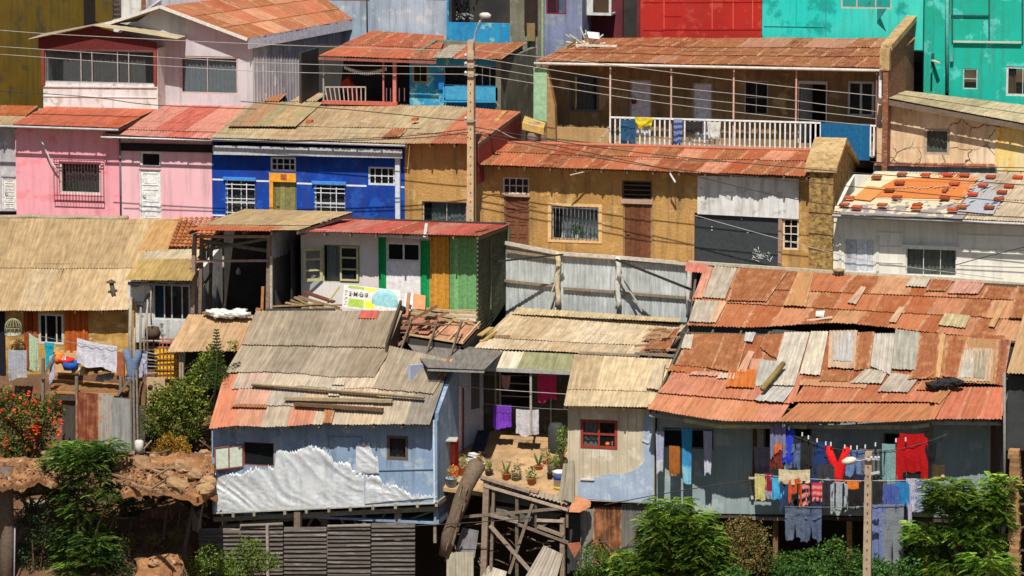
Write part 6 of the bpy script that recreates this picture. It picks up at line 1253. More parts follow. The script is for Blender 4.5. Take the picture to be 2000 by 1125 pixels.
# --- right edge house
b = thing('dark_house', 'dark house corner with a tan corrugated roof at the right edge', 'house')
w_ = wall(b, -11, 1967, 2080, 735, 735, 880, 880, [], mat('charcoal_boards', (.05, .055, .055), (.035, .035, .035), sc1=1, fine=.2)); shell(b, w_, 4, 1, DARKI)
mb = MB(); roofgrid(mb, P(1966, 729, -11.4), P(2090, 735, -11.4), P(2140, 600, -7), P(2003, 600, -7), 1, [(rc(205, 170, 125), .35, 1)], 91, sw=.9, amp=.02); obj('roof', mb, SHEET, b)
q = MB(); q.col = (.25, .23, .22, 0); q.tube([P(1962, 1000, -11.1), P(1962, 730, -11.1)], .045, 8); obj('downpipe', q, PAINTED, b)
b = thing('stone_column', 'rough brick and stone column rising beside the trees at the right edge', 'column'); q = MB(); R = random.Random(6)
xx = 0
for i in range(34):
    a = P(1982+R.uniform(-2, 2), 1150-i*8, -11.5); w2 = R.uniform(.28, .4)
    q.box((a.x-w2/2, -11.7, a.z), (a.x+w2/2, -11.3, a.z+.137), (*vary(wc(165, 125, 85), R, .6, 1.15), 0))
obj('masonry', q, WOODT, b)
q = MB()
for i in range(5): q.beam(P(1988, 1120-i*45, -11.4), P(2040, 1118-i*45, -11.4), .06, col=(.12, .09, .07, 0))
obj('cross_bars', q, WOODT, b)
# ================================================================== lower left yard and slopes
def slab(name, outline_px, Z0, th, m, amp=.22, seed=0, n=60):
    """an uneven ledge of earth: outline given on the level z"""
    pts = [PZ(x, y, z) for x, y, z in outline_px]; q = MB()
    A, B, Cc, D = pts; vs = []
    for j in range(n+1):
        for i in range(n+1):
            u, v = i/n, j/n; e = min(u, v, 1-u, 1-v)*6; p_ = A.lerp(B, u).lerp(D.lerp(Cc, u), v)
            w2 = .25*mn.noise((p_.x*1.5, p_.y*1.5, seed)) if e < 1 else 0
            vs.append(p_+V((w2, w2, amp*mn.noise((p_.x*1.2, p_.y*1.2, seed+5))+.10*mn.noise((p_.x*4, p_.y*4, 1))+.05*mn.noise((p_.x*11, p_.y*11, 1))-(.12*(1-e) if e < 1 else 0))))
    q.add(vs, [(j*(n+1)+i, j*(n+1)+i+1, (j+1)*(n+1)+i+1, (j+1)*(n+1)+i) for j in range(n) for i in range(n)], smooth=True)
    low = [v-V((0, 0, th*(1+.5*mn.noise((v[0]*2, v[1]*2, 3))))) for v in vs]
    q.add(low, [(j*(n+1)+i, (j+1)*(n+1)+i, (j+1)*(n+1)+i+1, j*(n+1)+i+1) for j in range(n) for i in range(n)], smooth=True)
    rim = [i for i in range(n+1)]+[(j*(n+1)+n) for j in range(1, n+1)]+[n*(n+1)+i for i in range(n-1, -1, -1)]+[j*(n+1) for j in range(n-1, 0, -1)]
    N2 = len(rim); q.add([vs[i] for i in rim]+[low[i] for i in rim], [(i, i+N2, (i+1) % N2+N2, (i+1) % N2) for i in range(N2)], smooth=True)
    o = obj(name, q, m); o['kind'] = 'structure'; return o
dirt2 = mat('orange_dirt', (.36, .17, .07), (.22, .10, .045), (.44, .28, .16), sc1=1.2, bump=.05, bs=9, fine=.35)
slab('ledge', ((245, 950, -5.3), (420, 962, -5.3), (420, 878, -4.75), (215, 892, -4.75)), 0, .22, dirt2, seed=1)
slab('ledge', ((-40, 948, -5.2), (108, 932, -5.2), (118, 888, -4.8), (-40, 893, -4.8)), 0, .2, dirt2, seed=7)
R = random.Random(21)
def rock(c, r, col, lab, i):
    q = MB(); vs = []; N1, N2 = 9, 6
    for j in range(N2+1):
        for k3 in range(N1):
            a, b_ = 2*math.pi*k3/N1, math.pi*j/N2; d = V((math.sin(b_)*math.cos(a), math.sin(b_)*math.sin(a)*.8, math.cos(b_)*.65))
            vs.append(V(c)+d*r*(1+.55*mn.noise((d.x*1.7+i*3, d.y*1.7, d.z*1.7))))
    q.add(vs, [(j*N1+k3, (j+1)*N1+k3, (j+1)*N1+(k3+1) % N1, j*N1+(k3+1) % N1) for j in range(N2) for k3 in range(N1)], (*col, 0)); return single('rock', q, WOODT, lab, 'rock', 'rocks on the earth ledge')
ROCKS = [(278, 905, .42, 'large square tan rock on the ledge left of the yellow bush'), (300, 890, .2, 'small rock between the white can and the yellow bush'), (355, 908, .3, 'pale rock on the ledge right below the yellow bush'), (383, 925, .32, 'rock beside the pale blue shack corner'), (395, 862, .42, 'big grey rock behind the ledge next to the shack'), (405, 940, .28, 'flat rock stacked by the shack, upper'), (402, 955, .3, 'flat rock stacked by the shack, lower'), (345, 948, .42, 'large brown boulder on the front rim of the ledge'),
         (372, 900, .16, 'little stone near the shack wall'), (292, 870, .18, 'brown stone above the white can'), (50, 900, .2, 'reddish stone on the far left ledge'), (92, 886, .17, 'small stone at the foot of the flower bush'), (300, 1100, .2, 'stone on the lower orange slope'), (325, 1096, .2, 'brown stone at the top of the lower slope'), (400, 885, .2, 'stone under the shack corner'), (330, 880, .17, 'stone hidden partly by the yellow bush')]
for i, (x, y, r, lab) in enumerate(ROCKS):
    z = -5.0 if y < 960 else -7.78; c = PZ(x, y, z+r*.3); rock(c, r, vary(rc(205, 165, 120), R, .6, 1.1), lab, i)
# debris planks along the ledge rim
PLK = [((215, 925), (322, 955), 'long plank running down the ledge rim'), ((225, 938), (318, 965), 'second plank under the long one'), ((262, 905), (335, 930), 'short plank across the rocks'), ((270, 915), (380, 912), 'grey board laid behind the boulder'), ((300, 932), (330, 915), 'thin stick leaning on the boulder'), ((295, 955), (322, 938), 'propped stick under the rim')]
for i, (a, c, lab) in enumerate(PLK):
    q = MB(); q.beam(PZ(*a, -5.05+.04*i), PZ(*c, -5.0+.04*i), .14 if i < 4 else .05, .05, (*vary(rc(190, 155, 120), R, .6, 1), 0)); single('plank', q, WOODT, 'weathered '+lab+' by the yellow bush', 'plank', 'planks on the earth ledge')
# --- corrugated screens below the yard
b = thing('scrap_screen', 'screen of rusty red, whitish and grey corrugated sheets below the washing yard', 'fence')
mb = MB(); Ys = -6.9
for x0, x1, t, c, wv in ((148, 194, 765, (.22, .055, .03), .55), (192, 222, 768, (.42, .40, .36), .5), (219, 262, 776, (.30, .31, .30), .25), (262, 284, 790, (.10, .09, .07), .3), (122, 148, 790, (.07, .06, .05), .3)):
    mb.sheet(P(x0, 885, Ys), P(x1, 885, Ys), P(x1, t+4, Ys), P(x0, t, Ys), (*c, wv), .1, .016, lo=.02*(x0 % 3), jag=.02)
obj('sheets', mb, SHEET, b)
for px in (258, 264, 270):
    q = MB(); q.beam(P(px, 885, Ys-.12), P(px-3, 700+px % 7*6, Ys-.12), .06, .06, (*vary((.25, .21, .17), R, .7, 1.4), 0)); obj('post', q, WOODT, b)
# --- yard deck with wash things
b = thing('yard_deck', 'rough plank deck in front of the tan roofed house', 'deck')
q = MB()
for i in range(7): q.beam(P(100, 742+i*4, -4.2-i*.22), P(245+R.uniform(-10, 8), 752+i*3.2, -4.2-i*.22), .22, .06, (*vary(rc(200, 150, 95), R, .5, 1), 0))
obj('boards', q, WOODT, b); q = MB(); q.col = (.08, .06, .05, 0); q.beam(P(100, 776, -5.8), P(260, 782, -5.8), .12, .16)
obj('edge_beam', q, WOODT, b)
for px in (84, 150, 236): q = MB(); q.col = (.2, .17, .13, 0); q.beam(P(px, 840, -5.7), P(px, 735 if px > 90 else 700, -5.7), .1); obj('post', q, WOODT, b)
q = MB(); q.col = (.2, .16, .12, 0); q.beam(P(230, 772, -5.8), P(256, 738, -5.8), .08); q.beam(P(83, 740, -5.8), P(108, 692, -5.6), .09); obj('brace', q, WOODT, b)
for i, (x, y, w2, col, lab) in enumerate(((195, 738, .3, (.3, .3, .3), 'grey crumpled bag on the yard deck under the white sheet'), (145, 728, .28, rc(225, 190, 150), 'pile of pale scraps on the yard deck'), (170, 722, .4, (.16, .1, .06), 'dark brown heap of scraps behind the white sheet'), (200, 722, .35, (.12, .08, .05), 'dark heap beside the brown post in the yard'))):
    q = MB()
    for k3 in range(8): c = P(x+R.uniform(-14, 14), y+R.uniform(-4, 4), -5.0); q.hexa([c, c+V((R.uniform(.1, .3), .05, R.uniform(-.05, .1))), c+V((R.uniform(.1, .25), .2, .15)), c+V((0, .15, .12))], (0, .02, -.06), (*vary(col, R, .6, 1.1), 0))
    single('scrap_heap', q, WOODT, lab, 'scraps')
q = MB(); x0, x1, z0, z1 = rect((228, 688, 242, 742), -4.6); q.box((x0, -4.6, z0), (x1, -4.5, z1), (*wc(165, 95, 65), 0)); single('brown_board', q, WOODT, 'upright reddish brown board right of the white sheet', 'board')
q = MB(); x0, x1, z0, z1 = rect((105, 690, 155, 728), -4.0); q.box((x0, -4.0, z0), (x1, -3.9, z1), (*wc(205, 165, 115), 0))
for i in range(4): q.box((lerp(x0, x1, i/4), -4.0, z1), (lerp(x0, x1, i/4+.14), -3.9, z1+.08), (*wc(205, 165, 115), 0))
single('cardboard', q, PAINTED, 'torn tan cardboard with a notched top behind the wash basins', 'cardboard')
def basin(c, r, h, col): q = MB(); q.lathe(c, [(r*.7, 0), (r, h), (r*.96, h), (r*.66, .02), (.01, .02)], 16, (*col, 0)); return q
c0 = P(138, 722, -4.9)
single('blue_basin', basin(c0, .34, .3, (.02, .10, .45)), PAINTED, 'blue plastic basin on the yard deck', 'basin')
single('red_basin', basin(P(130, 712, -4.95)+V((0, 0, .05)), .3, .16, (.62, .03, .02)), PAINTED, 'red plastic basin resting above the blue basin', 'basin')
q = MB(); q.lathe(P(112, 700, -4.9), [(.02, -.22), (.22, -.12), (.27, .04), (.2, .2), (.02, .26)], 14, (.75, .25, .04, 0)); single('orange_tub', q, PAINTED, 'round orange tub left of the red basin', 'tub')
q = MB()
for i in range(5): q.hexa([P(116+i*3, 708-i*2, -5.1), P(120+i*3, 709-i*2, -5.1), P(126+i*2, 697, -5.0), P(121+i*2, 696, -5.0)], (0, .05, 0), (.7, .62, .6, 0) if i % 2 else (.6, .05, .05, 0))
single('striped_cloth', q, CLOTH, 'red and white striped cloth hanging over the basins', 'cloth')
# bird cage
b = thing('bird_cage', 'round topped wire bird cage hanging by the doorway at far left', 'bird cage'); q = MB(); q.col = (.32, .34, .22, 0); c = P(26, 645, -4.1)
for a in range(8):
    t = a*math.pi/8; q.tube([c+V((.3*math.cos(t)*math.cos(u), .3*math.sin(t)*math.cos(u), .32*math.sin(u)+.1)) for u in [math.pi*i/10 for i in range(11)]], .012, 5)
for z in (.1, -.12): q.tube([c+V((.3*math.cos(i*math.pi/8), .3*math.sin(i*math.pi/8), z)) for i in range(17)], .014, 5)
for a in range(12): q.tube([c+V((.3*math.cos(a*math.pi/6), .3*math.sin(a*math.pi/6), -.12)), c+V((.3*math.cos(a*math.pi/6), .3*math.sin(a*math.pi/6), .1))], .009, 4)
obj('wire', q, PAINTED, b); q = MB(); q.lathe(c+V((0, 0, -.17)), [(.31, 0), (.31, .05)], 18, (.55, .55, .45, 0)); obj('base', q, PAINTED, b)
# yellow slatted screen, posts by the white wing
b = thing('yellow_screen', 'yellow sheet screen crossed by thin brown laths beside the shrub', 'screen')
q = MB(); x0, x1, z0, z1 = rect((302, 682, 348, 740), -5.2); q.box((x0, -5.2, z0), (x1, -5.15, z1), (*wc(245, 175, 30), 0)); obj('panel', q, PAINTED, b)
q = MB()
for i in range(6): q.beam(P(288, 684+i*10, -5.35), P(350, 676+i*11+(i % 2)*5, -5.35), .03, .03, (.25, .12, .06, 0))
for i in range(6): q.beam(P(312+i*7, 742, -5.3), P(312+i*7, 670, -5.3), .02, .02, (.3, .14, .06, 0))
for i in range(9): q.beam(P(284, 680+i*7, -5.45), P(306, 686+i*6, -5.4), .05, .02, ((.4, .4, .38, 0) if i % 2 else (.12, .09, .07, 0)))
obj('laths', q, WOODT, b)
b = thing('pink_railing', 'pinkish brown timber railing below the small window wing', 'railing'); q = MB(); q.col = (*wc(175, 110, 90), 0)
for y in (662, 668, 678): q.beam(P(278, y, -4.5), P(340, y+1, -4.5), .06)
for x in (300, 318, 334): q.beam(P(x, 680, -4.5), P(x, 662, -4.5), .04)
obj('rails', q, WOODT, b)
for i, (x, t, y0_, w2, lab) in enumerate(((256, 580, 745, .14, 'thickest grey post before the white wing'), (264, 640, 760, .08, 'thin post right of the thickest grey post'), (283, 590, 720, .07, 'leaning pole before the white wing'), (289, 585, 700, .06, 'pole nearest the blue tinted window'), (296, 568, 635, .05, 'short dark stick at the window edge'), (276, 600, 745, .09, 'crooked pole above the jeans'))):
    q = MB(); q.tube([P(x, y0_, -4.9), P(x-2, lerp(y0_, t, .5), -4.85), P(x-1 if i != 2 else x+6, t, -4.9)], [w2*.55, w2*.5, w2*.42], 7, (*vary((.34, .29, .23), R, .7, 1.3), 0)); single('pole', q, WOODT, lab, 'pole', 'poles beside the white wing')
q = MB(); q.lathe(P(298, 660, -4.6), [(.25, 0), (.3, .2), (.24, .38), (.05, .42)], 9, (.09, .06, .04, 0)); single('dark_crate', q, WOODT, 'dark brown tub sitting above the pinkish railing', 'tub')
q = MB(); x0, x1, z0, z1 = rect((287, 738, 322, 800), -6.3); q.box((x0, -6.3, z0), (x1, -6.2, z1), (*wc(190, 160, 125), 0)); q.lathe(P(294, 756, -6.3), [(.09, 0), (.09, .03)], 12, (.05, .04, .03, 0), (0, -1, 0)); single('plaster_block', q, PAINTED, 'tan masonry block with a round hole under the yellow screen', 'wall block')
q = MB(); q.lathe(PZ(272, 885, -4.75), [(.15, 0), (.15, .42), (.1, .45)], 12, (.6, .58, .52, 0)); single('white_can', q, PAINTED, 'small white can standing on the earth ledge by the sheet screen', 'can')
b = thing('stool', 'small wooden stool frame on the ledge below the sheet screen', 'stool'); q = MB(); q.col = (.42, .28, .17, 0)
for x in (238, 248, 258): q.beam(PZ(x, 912, -5.0), PZ(x, 912, -5.0)+V((0, 0, .55)), .07)
q.beam(PZ(236, 885, -4.5), PZ(262, 884, -4.5), .09); obj('frame', q, WOODT, b); q = MB(); q.beam(PZ(234, 908, -4.98), PZ(256, 908, -4.98), .08, .05, (.7, .66, .6, 0)); obj('footboard', q, WOODT, b)
# awning roof (small tan sheet roof above the shrub) with a white bundle
b = thing('awning', 'small tan corrugated awning over the dark recess behind the tall shrub', 'awning')
mb = MB(); pl = [P(326, 688, -6.3), P(466, 686, -6.3), P(496, 615, -3.6), P(368, 614, -3.6)]; roofgrid(mb, *pl, 1, [(rc(215, 178, 135), .28, 2), (rc(205, 165, 120), .33, 1)], 95, sw=1.0); mb.sheet(P(455, 686, -6.25), P(472, 686, -6.25), P(498, 622, -3.7), P(480, 622, -3.7), (*rc(215, 130, 80), .5), lo=.04, hi=.04); obj('roof', mb, SHEET, b)
for px in (352, 357): q = MB(); q.beam(P(px, 800, -6), P(px, 690, -6), .07, col=(.4, .32, .22, 0)); obj('post', q, WOODT, b)
q = MB(); x0, x1, z0, z1 = rect((345, 688, 470, 830), -3.8); q.box((x0, -3.8, z0), (x1, -3.7, z1)); obj('back_wall', q, DARKI, b)
q = MB(); n2 = (pl[1]-pl[0]).cross(pl[3]-pl[0]).normalized()
for i in range(9): lump(q, PL(418+i*7, 609+(i*5) % 7, pl[0]+n2*.22, n2), (.26, .22, .12), (.76, .75, .72), i)
q.beam(PL(398, 610, pl[0]+n2*.15, n2), PL(470, 618, pl[0]+n2*.15, n2), .2, .05, (.4, .24, .13, 0)); single('white_bundle', q, CLOTH, 'heap of white rags lying on a board at the top of the tan awning', 'rags')

# ================================================================== plants
def leafcloud(mb, blobs, n, size, pal, seed=1, asp=2.2, droop=.3, shellk=.55):
    rs = random.Random(seed); tot = sum(b_[1][0]*b_[1][1]*b_[1][2] for b_ in blobs)
    for c, r in blobs:
        c = V(c); m_ = max(6, int(n*r[0]*r[1]*r[2]/tot))
        tone = rs.uniform(.75, 1.2)
        for _ in range(m_):
            d = V((rs.gauss(0, 1), rs.gauss(0, 1), rs.gauss(0, 1))).normalized(); k3 = (shellk+(1-shellk)*rs.random())**.7*(1+.75*mn.noise(d*2.6+c))+(rs.random()*.35 if rs.random() < .12 else 0)
            p_ = c+V((d.x*r[0], d.y*r[1], d.z*r[2]))*k3
            ax = V((rs.gauss(0, 1), rs.gauss(0, 1), rs.gauss(0, .6)-droop)).normalized(); sd = ax.cross(V((rs.gauss(0, 1), rs.gauss(0, 1), rs.gauss(0, 1)))).normalized(); s = size*rs.uniform(.6, 1.3)
            co = pal[int(rs.random()**1.2*len(pal))]; f_ = tone*rs.uniform(.7, 1.25)
            mb.add([p_-ax*s*.5, p_+sd*s*.5/asp, p_+ax*s*.5, p_-sd*s*.5/asp], [(0, 1, 2, 3)], (co[0]*f_, co[1]*f_, co[2]*f_, 0))
def limbs(parent, base, tips, r=.07, col=(.12, .08, .05, 0), name='trunk'):
    q = MB(); base = V(base)
    for t in tips:
        t = V(t); m1 = base.lerp(t, .35)+V((0, 0, .1)); m2 = base.lerp(t, .7)+V((R.uniform(-.1, .1), 0, .05)); q.tube([base, m1, m2, t], [r, r*.7, r*.45, r*.15], 6, col)
    obj(name, q, WOODT, parent)
GR = [(.05, .14, .02), (.09, .20, .03), (.035, .09, .018), (.14, .25, .05)]
YG = [(.26, .28, .04), (.40, .38, .07), (.10, .14, .02), (.50, .42, .10)]
DG = [(.02, .055, .02), (.035, .085, .025), (.06, .12, .04), (.015, .03, .012)]
YE = [(.55, .30, .03), (.45, .22, .03), (.62, .40, .06), (.25, .16, .04)]
def blobpx(lst, Y, dy=.6): return [(P(x, y, Y+R.uniform(-dy, dy)*.5), (rx/58, rx/58*.9, ry/58)) for x, y, rx, ry in lst]
def shrub(name, lab, cat, Y, lst, n, size, pal, base, seed, group=None, **kw):
    b = thing(name, lab, cat, group); bl = blobpx(lst, Y); limbs(b, P(*base, Y), [c for c, r in bl][:9], .06)
    mb = MB(); leafcloud(mb, bl, n, size, pal, seed, **kw); obj('crown', mb, LEAF, b); return b
b = shrub('flowering_bush', 'bush full of orange red blossoms at the left edge', 'bush', -8.2, [(20, 800, 34, 36), (62, 810, 36, 36), (95, 800, 26, 28), (15, 850, 30, 36), (55, 858, 34, 32), (88, 845, 24, 24), (110, 775, 12, 12), (8, 775, 18, 20), (30, 885, 20, 16)], 6500, .13, [(.18, .2, .04), (.10, .15, .03), (.05, .09, .02), (.28, .2, .05)], (50, 930), 3)
mb = MB()
for i in range(75):
    x, y = (R.uniform(-2, 122), R.uniform(762, 880)); c = P(x, y, -8.75+R.uniform(-.15, .3)); r = R.uniform(.05, .1) if i > 4 else .15; co = (R.uniform(.65, .8), R.uniform(.05, .16), R.uniform(.01, .04), 0)
    for k3 in range(9): d = V((R.gauss(0, 1), R.gauss(0, 1), R.gauss(0, 1))).normalized()*r; s = d.cross(V((0, 0, 1))).normalized()*r*.5; mb.add([c, c+d*.6+s, c+d, c+d*.6-s], [(0, 1, 2, 3)], co)
obj('blossoms', mb, CLOTH, b)
b = shrub('tall_shrub', 'tall yellow green shrub growing beside the orange edged grey roof', 'shrub', -7.3, [(330, 790, 40, 40), (300, 820, 26, 34), (365, 765, 34, 36), (400, 730, 30, 40), (345, 835, 34, 30), (385, 800, 30, 34), (415, 700, 20, 26), (432, 740, 16, 30), (310, 775, 22, 18), (455, 675, 12, 12), (380, 845, 16, 18)], 9500, .12, YG[:2]+GR[:2]+YG[2:3], (350, 890), 5)
shrub('dark_shrub', 'dark green shrub low behind the yellow bush', 'shrub', -6.6, [(300, 848, 22, 18), (330, 858, 26, 14), (378, 830, 16, 16), (285, 870, 12, 12)], 2200, .11, DG, (310, 890), 6)
b = thing('monkey_puzzle_sapling', 'slender spiky sapling rising above the tall shrub in front of the tan awning', 'sapling'); q = MB(); q.tube([P(418, 800, -7.8), P(424, 700, -7.8), P(423, 645, -7.8)], [.05, .03, .01], 6, (.1, .12, .04, 0)); obj('trunk', q, WOODT, b); mb = MB()
for i in range(20):
    t = i/19; c = P(423, lerp(760, 646, t), -7.8); L_ = lerp(.55, .07, t**.8)
    for a in range(9):
        d = V((math.cos(a*.7+i), math.sin(a*.7+i)*.8, .25)).normalized()
        for k3 in range(7): u = k3/7; p_ = c+d*L_*u; s = d.cross(V((0, 0, 1)))*.035; mb.add([p_-s, p_+d*.05+V((0, 0, .03)), p_+s, p_+d*.02-V((0, 0, .01))], [(0, 1, 2, 3)], (*vary((.09, .17, .05), R, .6, 1.5), 0))
obj('crown', mb, LEAF, b)
shrub('yellow_bush', 'dry golden yellow bush among rocks left of the pale blue shack', 'bush', -8.0, [(330, 878, 26, 26), (352, 868, 16, 16), (312, 890, 18, 18), (345, 898, 22, 12), (365, 885, 12, 14), (328, 856, 12, 12)], 5200, .075, YE, (332, 915), 8)
# feathery trees: arching fronds with paired leaflets
def frond(mb, c, d, L_, col, rs, n=9, wd=.11):
    d = V(d).normalized(); s = d.cross(V((0, 0, 1))).normalized()
    for i in range(n):
        t = (i+.5)/n; p_ = V(c)+d*L_*t-V((0, 0, 1))*L_*.5*t*t; w2 = wd*math.sin(math.pi*(t*.85+.12)); f_ = rs.uniform(.7, 1.3); cc = (col[0]*f_, col[1]*f_, col[2]*f_, 0)
        for g in (-1, 1): e = s*g*w2+d*.05-V((0, 0, .03)); k3 = d*.028; mb.add([p_, p_+e*.5+k3, p_+e, p_+e*.5-k3], [(0, 1, 2, 3)], cc)
def feathery(name, lab, cat, Y, lst, n, L_, pal, base, seed, fill=1500, group=None):
    lst = [(x, y, rx*1.22, ry*1.22) for x, y, rx, ry in lst]; n = int(n*1.45); L_ *= 1.1; fill = int(fill*1.5)
    b = thing(name, lab, cat, group); bl = blobpx(lst, Y, 1.0); limbs(b, P(*base, Y), [c for c, r in bl][:10], .09); rs = random.Random(seed); mb = MB()
    tot = sum(r[0]*r[2] for _, r in bl)
    for c, r in bl:
        tone = rs.uniform(.7, 1.25)
        for _ in range(max(5, int(n*r[0]*r[2]/tot))):
            a = rs.uniform(0, 2*math.pi); k3 = rs.random()**.5; p_ = c+V((math.cos(a)*r[0]*k3*.9, math.sin(a)*r[1]*k3*.9, rs.uniform(-.8, 1)*r[2]*.8))
            d = V((math.cos(a+rs.uniform(-.9, .9)), math.sin(a+rs.uniform(-.9, .9)), rs.uniform(.1, .6))); co = pal[int(rs.random()*len(pal))]
            frond(mb, p_, d, L_*rs.uniform(.6, 1.2), [v*tone for v in co], rs)
    leafcloud(mb, [(c+V((0, .15, -.1)), (r[0]*.7, r[1]*.7, r[2]*.7)) for c, r in bl], fill, .1, [tuple(v*.6 for v in p) for p in pal], seed)
    obj('crown', mb, LEAF, b); return b
BG = [(.14, .28, .03), (.24, .40, .05), (.06, .14, .02), (.36, .50, .08)]
MG = [(.08, .18, .03), (.14, .27, .04), (.03, .08, .02), (.24, .36, .06)]
feathery('feathery_tree', 'feathery green tree climbing past the earth ledges at lower left', 'tree', -11.2, [(160, 890, 46, 26), (205, 880, 34, 20), (120, 905, 30, 16), (175, 925, 40, 26), (130, 955, 28, 22), (160, 985, 34, 26), (215, 965, 34, 14), (235, 985, 22, 12), (165, 1030, 32, 30), (130, 1060, 26, 30), (180, 1075, 34, 34), (150, 1110, 40, 30), (118, 880, 20, 10)], 1500, .34, MG, (150, 1160), 12, 4200)
feathery('bright_green_tree', 'bright green feathery tree below the zinc clad house, left of the brown flecked bush', 'tree', -11.2, [(1310, 1000, 36, 24), (1290, 1030, 34, 26), (1345, 1030, 40, 30), (1300, 1070, 46, 34), (1365, 1075, 40, 34), (1250, 1105, 44, 28), (1320, 1115, 50, 26), (1385, 1110, 34, 28), (1215, 1115, 28, 18), (1375, 1045, 24, 20)], 1900, .34, BG, (1310, 1180), 13, 5000)
feathery('acacia_tree', 'feathery acacia tree in front of the zinc house corner at lower right', 'tree', -11.6, [(1850, 960, 38, 22), (1880, 985, 44, 24), (1835, 990, 26, 20), (1930, 975, 36, 18), (1955, 945, 24, 16), (1905, 1010, 34, 22), (1810, 1040, 34, 16), (1875, 1045, 30, 20), (1840, 1075, 30, 20), (1920, 1060, 34, 20), (1950, 1010, 22, 20), (1860, 1110, 46, 20), (1930, 1105, 40, 24), (1790, 1055, 18, 10)], 1900, .36, BG, (1880, 1180), 14, 2600)
shrub('flecked_bush', 'brown and yellow flecked bush between the bright green tree and the dark stilts', 'bush', -10.9, [(1445, 1035, 34, 26), (1475, 1050, 28, 30), (1425, 1060, 26, 26), (1450, 1090, 44, 34), (1490, 1090, 20, 34), (1420, 1110, 28, 24)], 6500, .085, [(.28, .24, .08), (.16, .16, .03), (.34, .22, .1), (.08, .11, .02), (.2, .1, .04)], (1455, 1180), 15)
shrub('leafy_bush', 'dark leafy bush below the hanging laundry left of the lower pole', 'bush', -10.9, [(1540, 1105, 36, 26), (1585, 1095, 32, 26), (1630, 1075, 26, 26), (1655, 1105, 34, 30), (1610, 1115, 40, 22), (1672, 1090, 14, 24), (1515, 1115, 16, 24)], 5500, .12, [(.08, .18, .03), (.15, .27, .04), (.03, .08, .02)], (1600, 1180), 16)
shrub('small_bush', 'small green bush at the foot of the rusty corrugated screens', 'bush', -10.6, [(1160, 1095, 26, 30), (1145, 1075, 10, 12), (1175, 1080, 16, 18), (1185, 1115, 30, 16), (1150, 1120, 24, 14)], 3200, .08, MG, (1160, 1180), 17)
shrub('sunlit_bush', 'yellow green bush in front of the slatted timber panels at the bottom', 'bush', -11.3, [(410, 1085, 26, 26), (385, 1110, 22, 20), (440, 1100, 30, 24), (485, 1075, 26, 26), (510, 1095, 34, 20), (465, 1115, 40, 16), (540, 1100, 12, 8), (500, 1060, 12, 10)], 5200, .1, [(.2, .3, .04), (.3, .38, .06), (.09, .16, .03), (.04, .08, .02)], (450, 1180), 18)
shrub('small_bush', 'small green tuft against the pale blue shack, left corner', 'bush', -9.8, [(402, 958, 14, 16), (395, 970, 10, 8)], 700, .09, GR, (402, 990), 19)
shrub('brown_shrub', 'brownish dry shrub on the dark slope under the earth ledge', 'shrub', -9.6, [(225, 1045, 28, 14), (255, 1050, 30, 14), (210, 1020, 14, 12), (282, 1060, 20, 12), (100, 1000, 18, 18), (115, 1010, 14, 14)], 3500, .07, [(.26, .13, .05), (.16, .11, .04), (.32, .18, .07)], (240, 1080), 20)
shrub('courtyard_shrub', 'leafy light green shrub at the right wall of the courtyard', 'shrub', -6.4, [(1098, 860, 11, 24), (1092, 900, 14, 14), (1104, 840, 6, 8), (1082, 905, 8, 8)], 1500, .08, [(.2, .3, .06), (.3, .4, .1), (.1, .18, .03)], (1096, 920), 22)
shrub('undergrowth', 'tangled dark undergrowth on the slope left of the feathery tree', 'undergrowth', -11.3, [(60, 1010, 26, 24), (90, 1050, 30, 30), (45, 1080, 22, 26), (75, 1110, 34, 20), (100, 985, 16, 18), (225, 1085, 24, 22), (235, 1115, 34, 16)], 5200, .1, DG+[(.1, .09, .03), (.05, .09, .02)], (70, 1180), 61)
shrub('bramble', 'low bramble of dark leaves hanging under the left end of the earth ledge', 'bramble', -9.7, [(220, 950, 20, 12), (245, 975, 22, 12), (262, 1000, 16, 12), (380, 985, 20, 12), (350, 975, 12, 8)], 2200, .09, DG, (240, 1010), 62)
shrub('green_thicket', 'dense green thicket filling the bottom edge under the laundry pole', 'thicket', -11.6, [(1700, 1110, 40, 22), (1745, 1118, 40, 18), (1780, 1100, 26, 22), (1620, 1120, 40, 16), (1420, 1120, 40, 18), (1560, 1118, 40, 16)], 5200, .12, [(.07, .18, .03), (.12, .26, .05), (.03, .09, .02)], (1700, 1180), 63)
mb = MB(); Rg = random.Random(66)
for i in range(420):
    c = PZ(Rg.uniform(218, 418), Rg.uniform(888, 962), -4.95) if i % 3 else PZ(Rg.uniform(-5, 116), Rg.uniform(896, 940), -4.95); r = Rg.uniform(.03, .1)
    mb.hexa([c, c+V((r, Rg.uniform(-.3, .3)*r, 0)), c+V((r*.9, 0, r*.7)), c+V((r*.1, 0, r*.6))], (0, r, 0), (*vary(rc(200, 155, 110), Rg, .4, 1.1), 0))
obj('rubble', mb, WOODT)['kind'] = 'stuff'
mb = MB()
for (xa, ya, xb, yb, Y0, n_, k3) in ((15, 945, 125, 1120, -10.6, 60, .7), (212, 925, 400, 1010, -9.6, 60, .8), (225, 1000, 360, 1115, -9.2, 30, .6), (865, 1000, 1115, 1120, -8.8, 60, .6), (1130, 1060, 1290, 1120, -9.6, 16, .6), (270, 870, 412, 950, -8.2, 30, 1.2)):
    for i in range(n_):
        a = P(Rg.uniform(xa, xb), Rg.uniform(ya, yb), Y0+Rg.uniform(-.4, .6)); d = V((Rg.gauss(0, 1), Rg.gauss(0, .4), Rg.gauss(0, .7))).normalized()*Rg.uniform(.25, 1.1); mb.tube([a-d*.5, a+V((0, 0, Rg.uniform(-.08, .08))), a+d*.5], [Rg.uniform(.012, .035)]*3, 4, (*vary((.26, .19, .13), Rg, .4*k3, 1.5*k3), 0))
obj('brushwood', mb, WOODT)['kind'] = 'stuff'
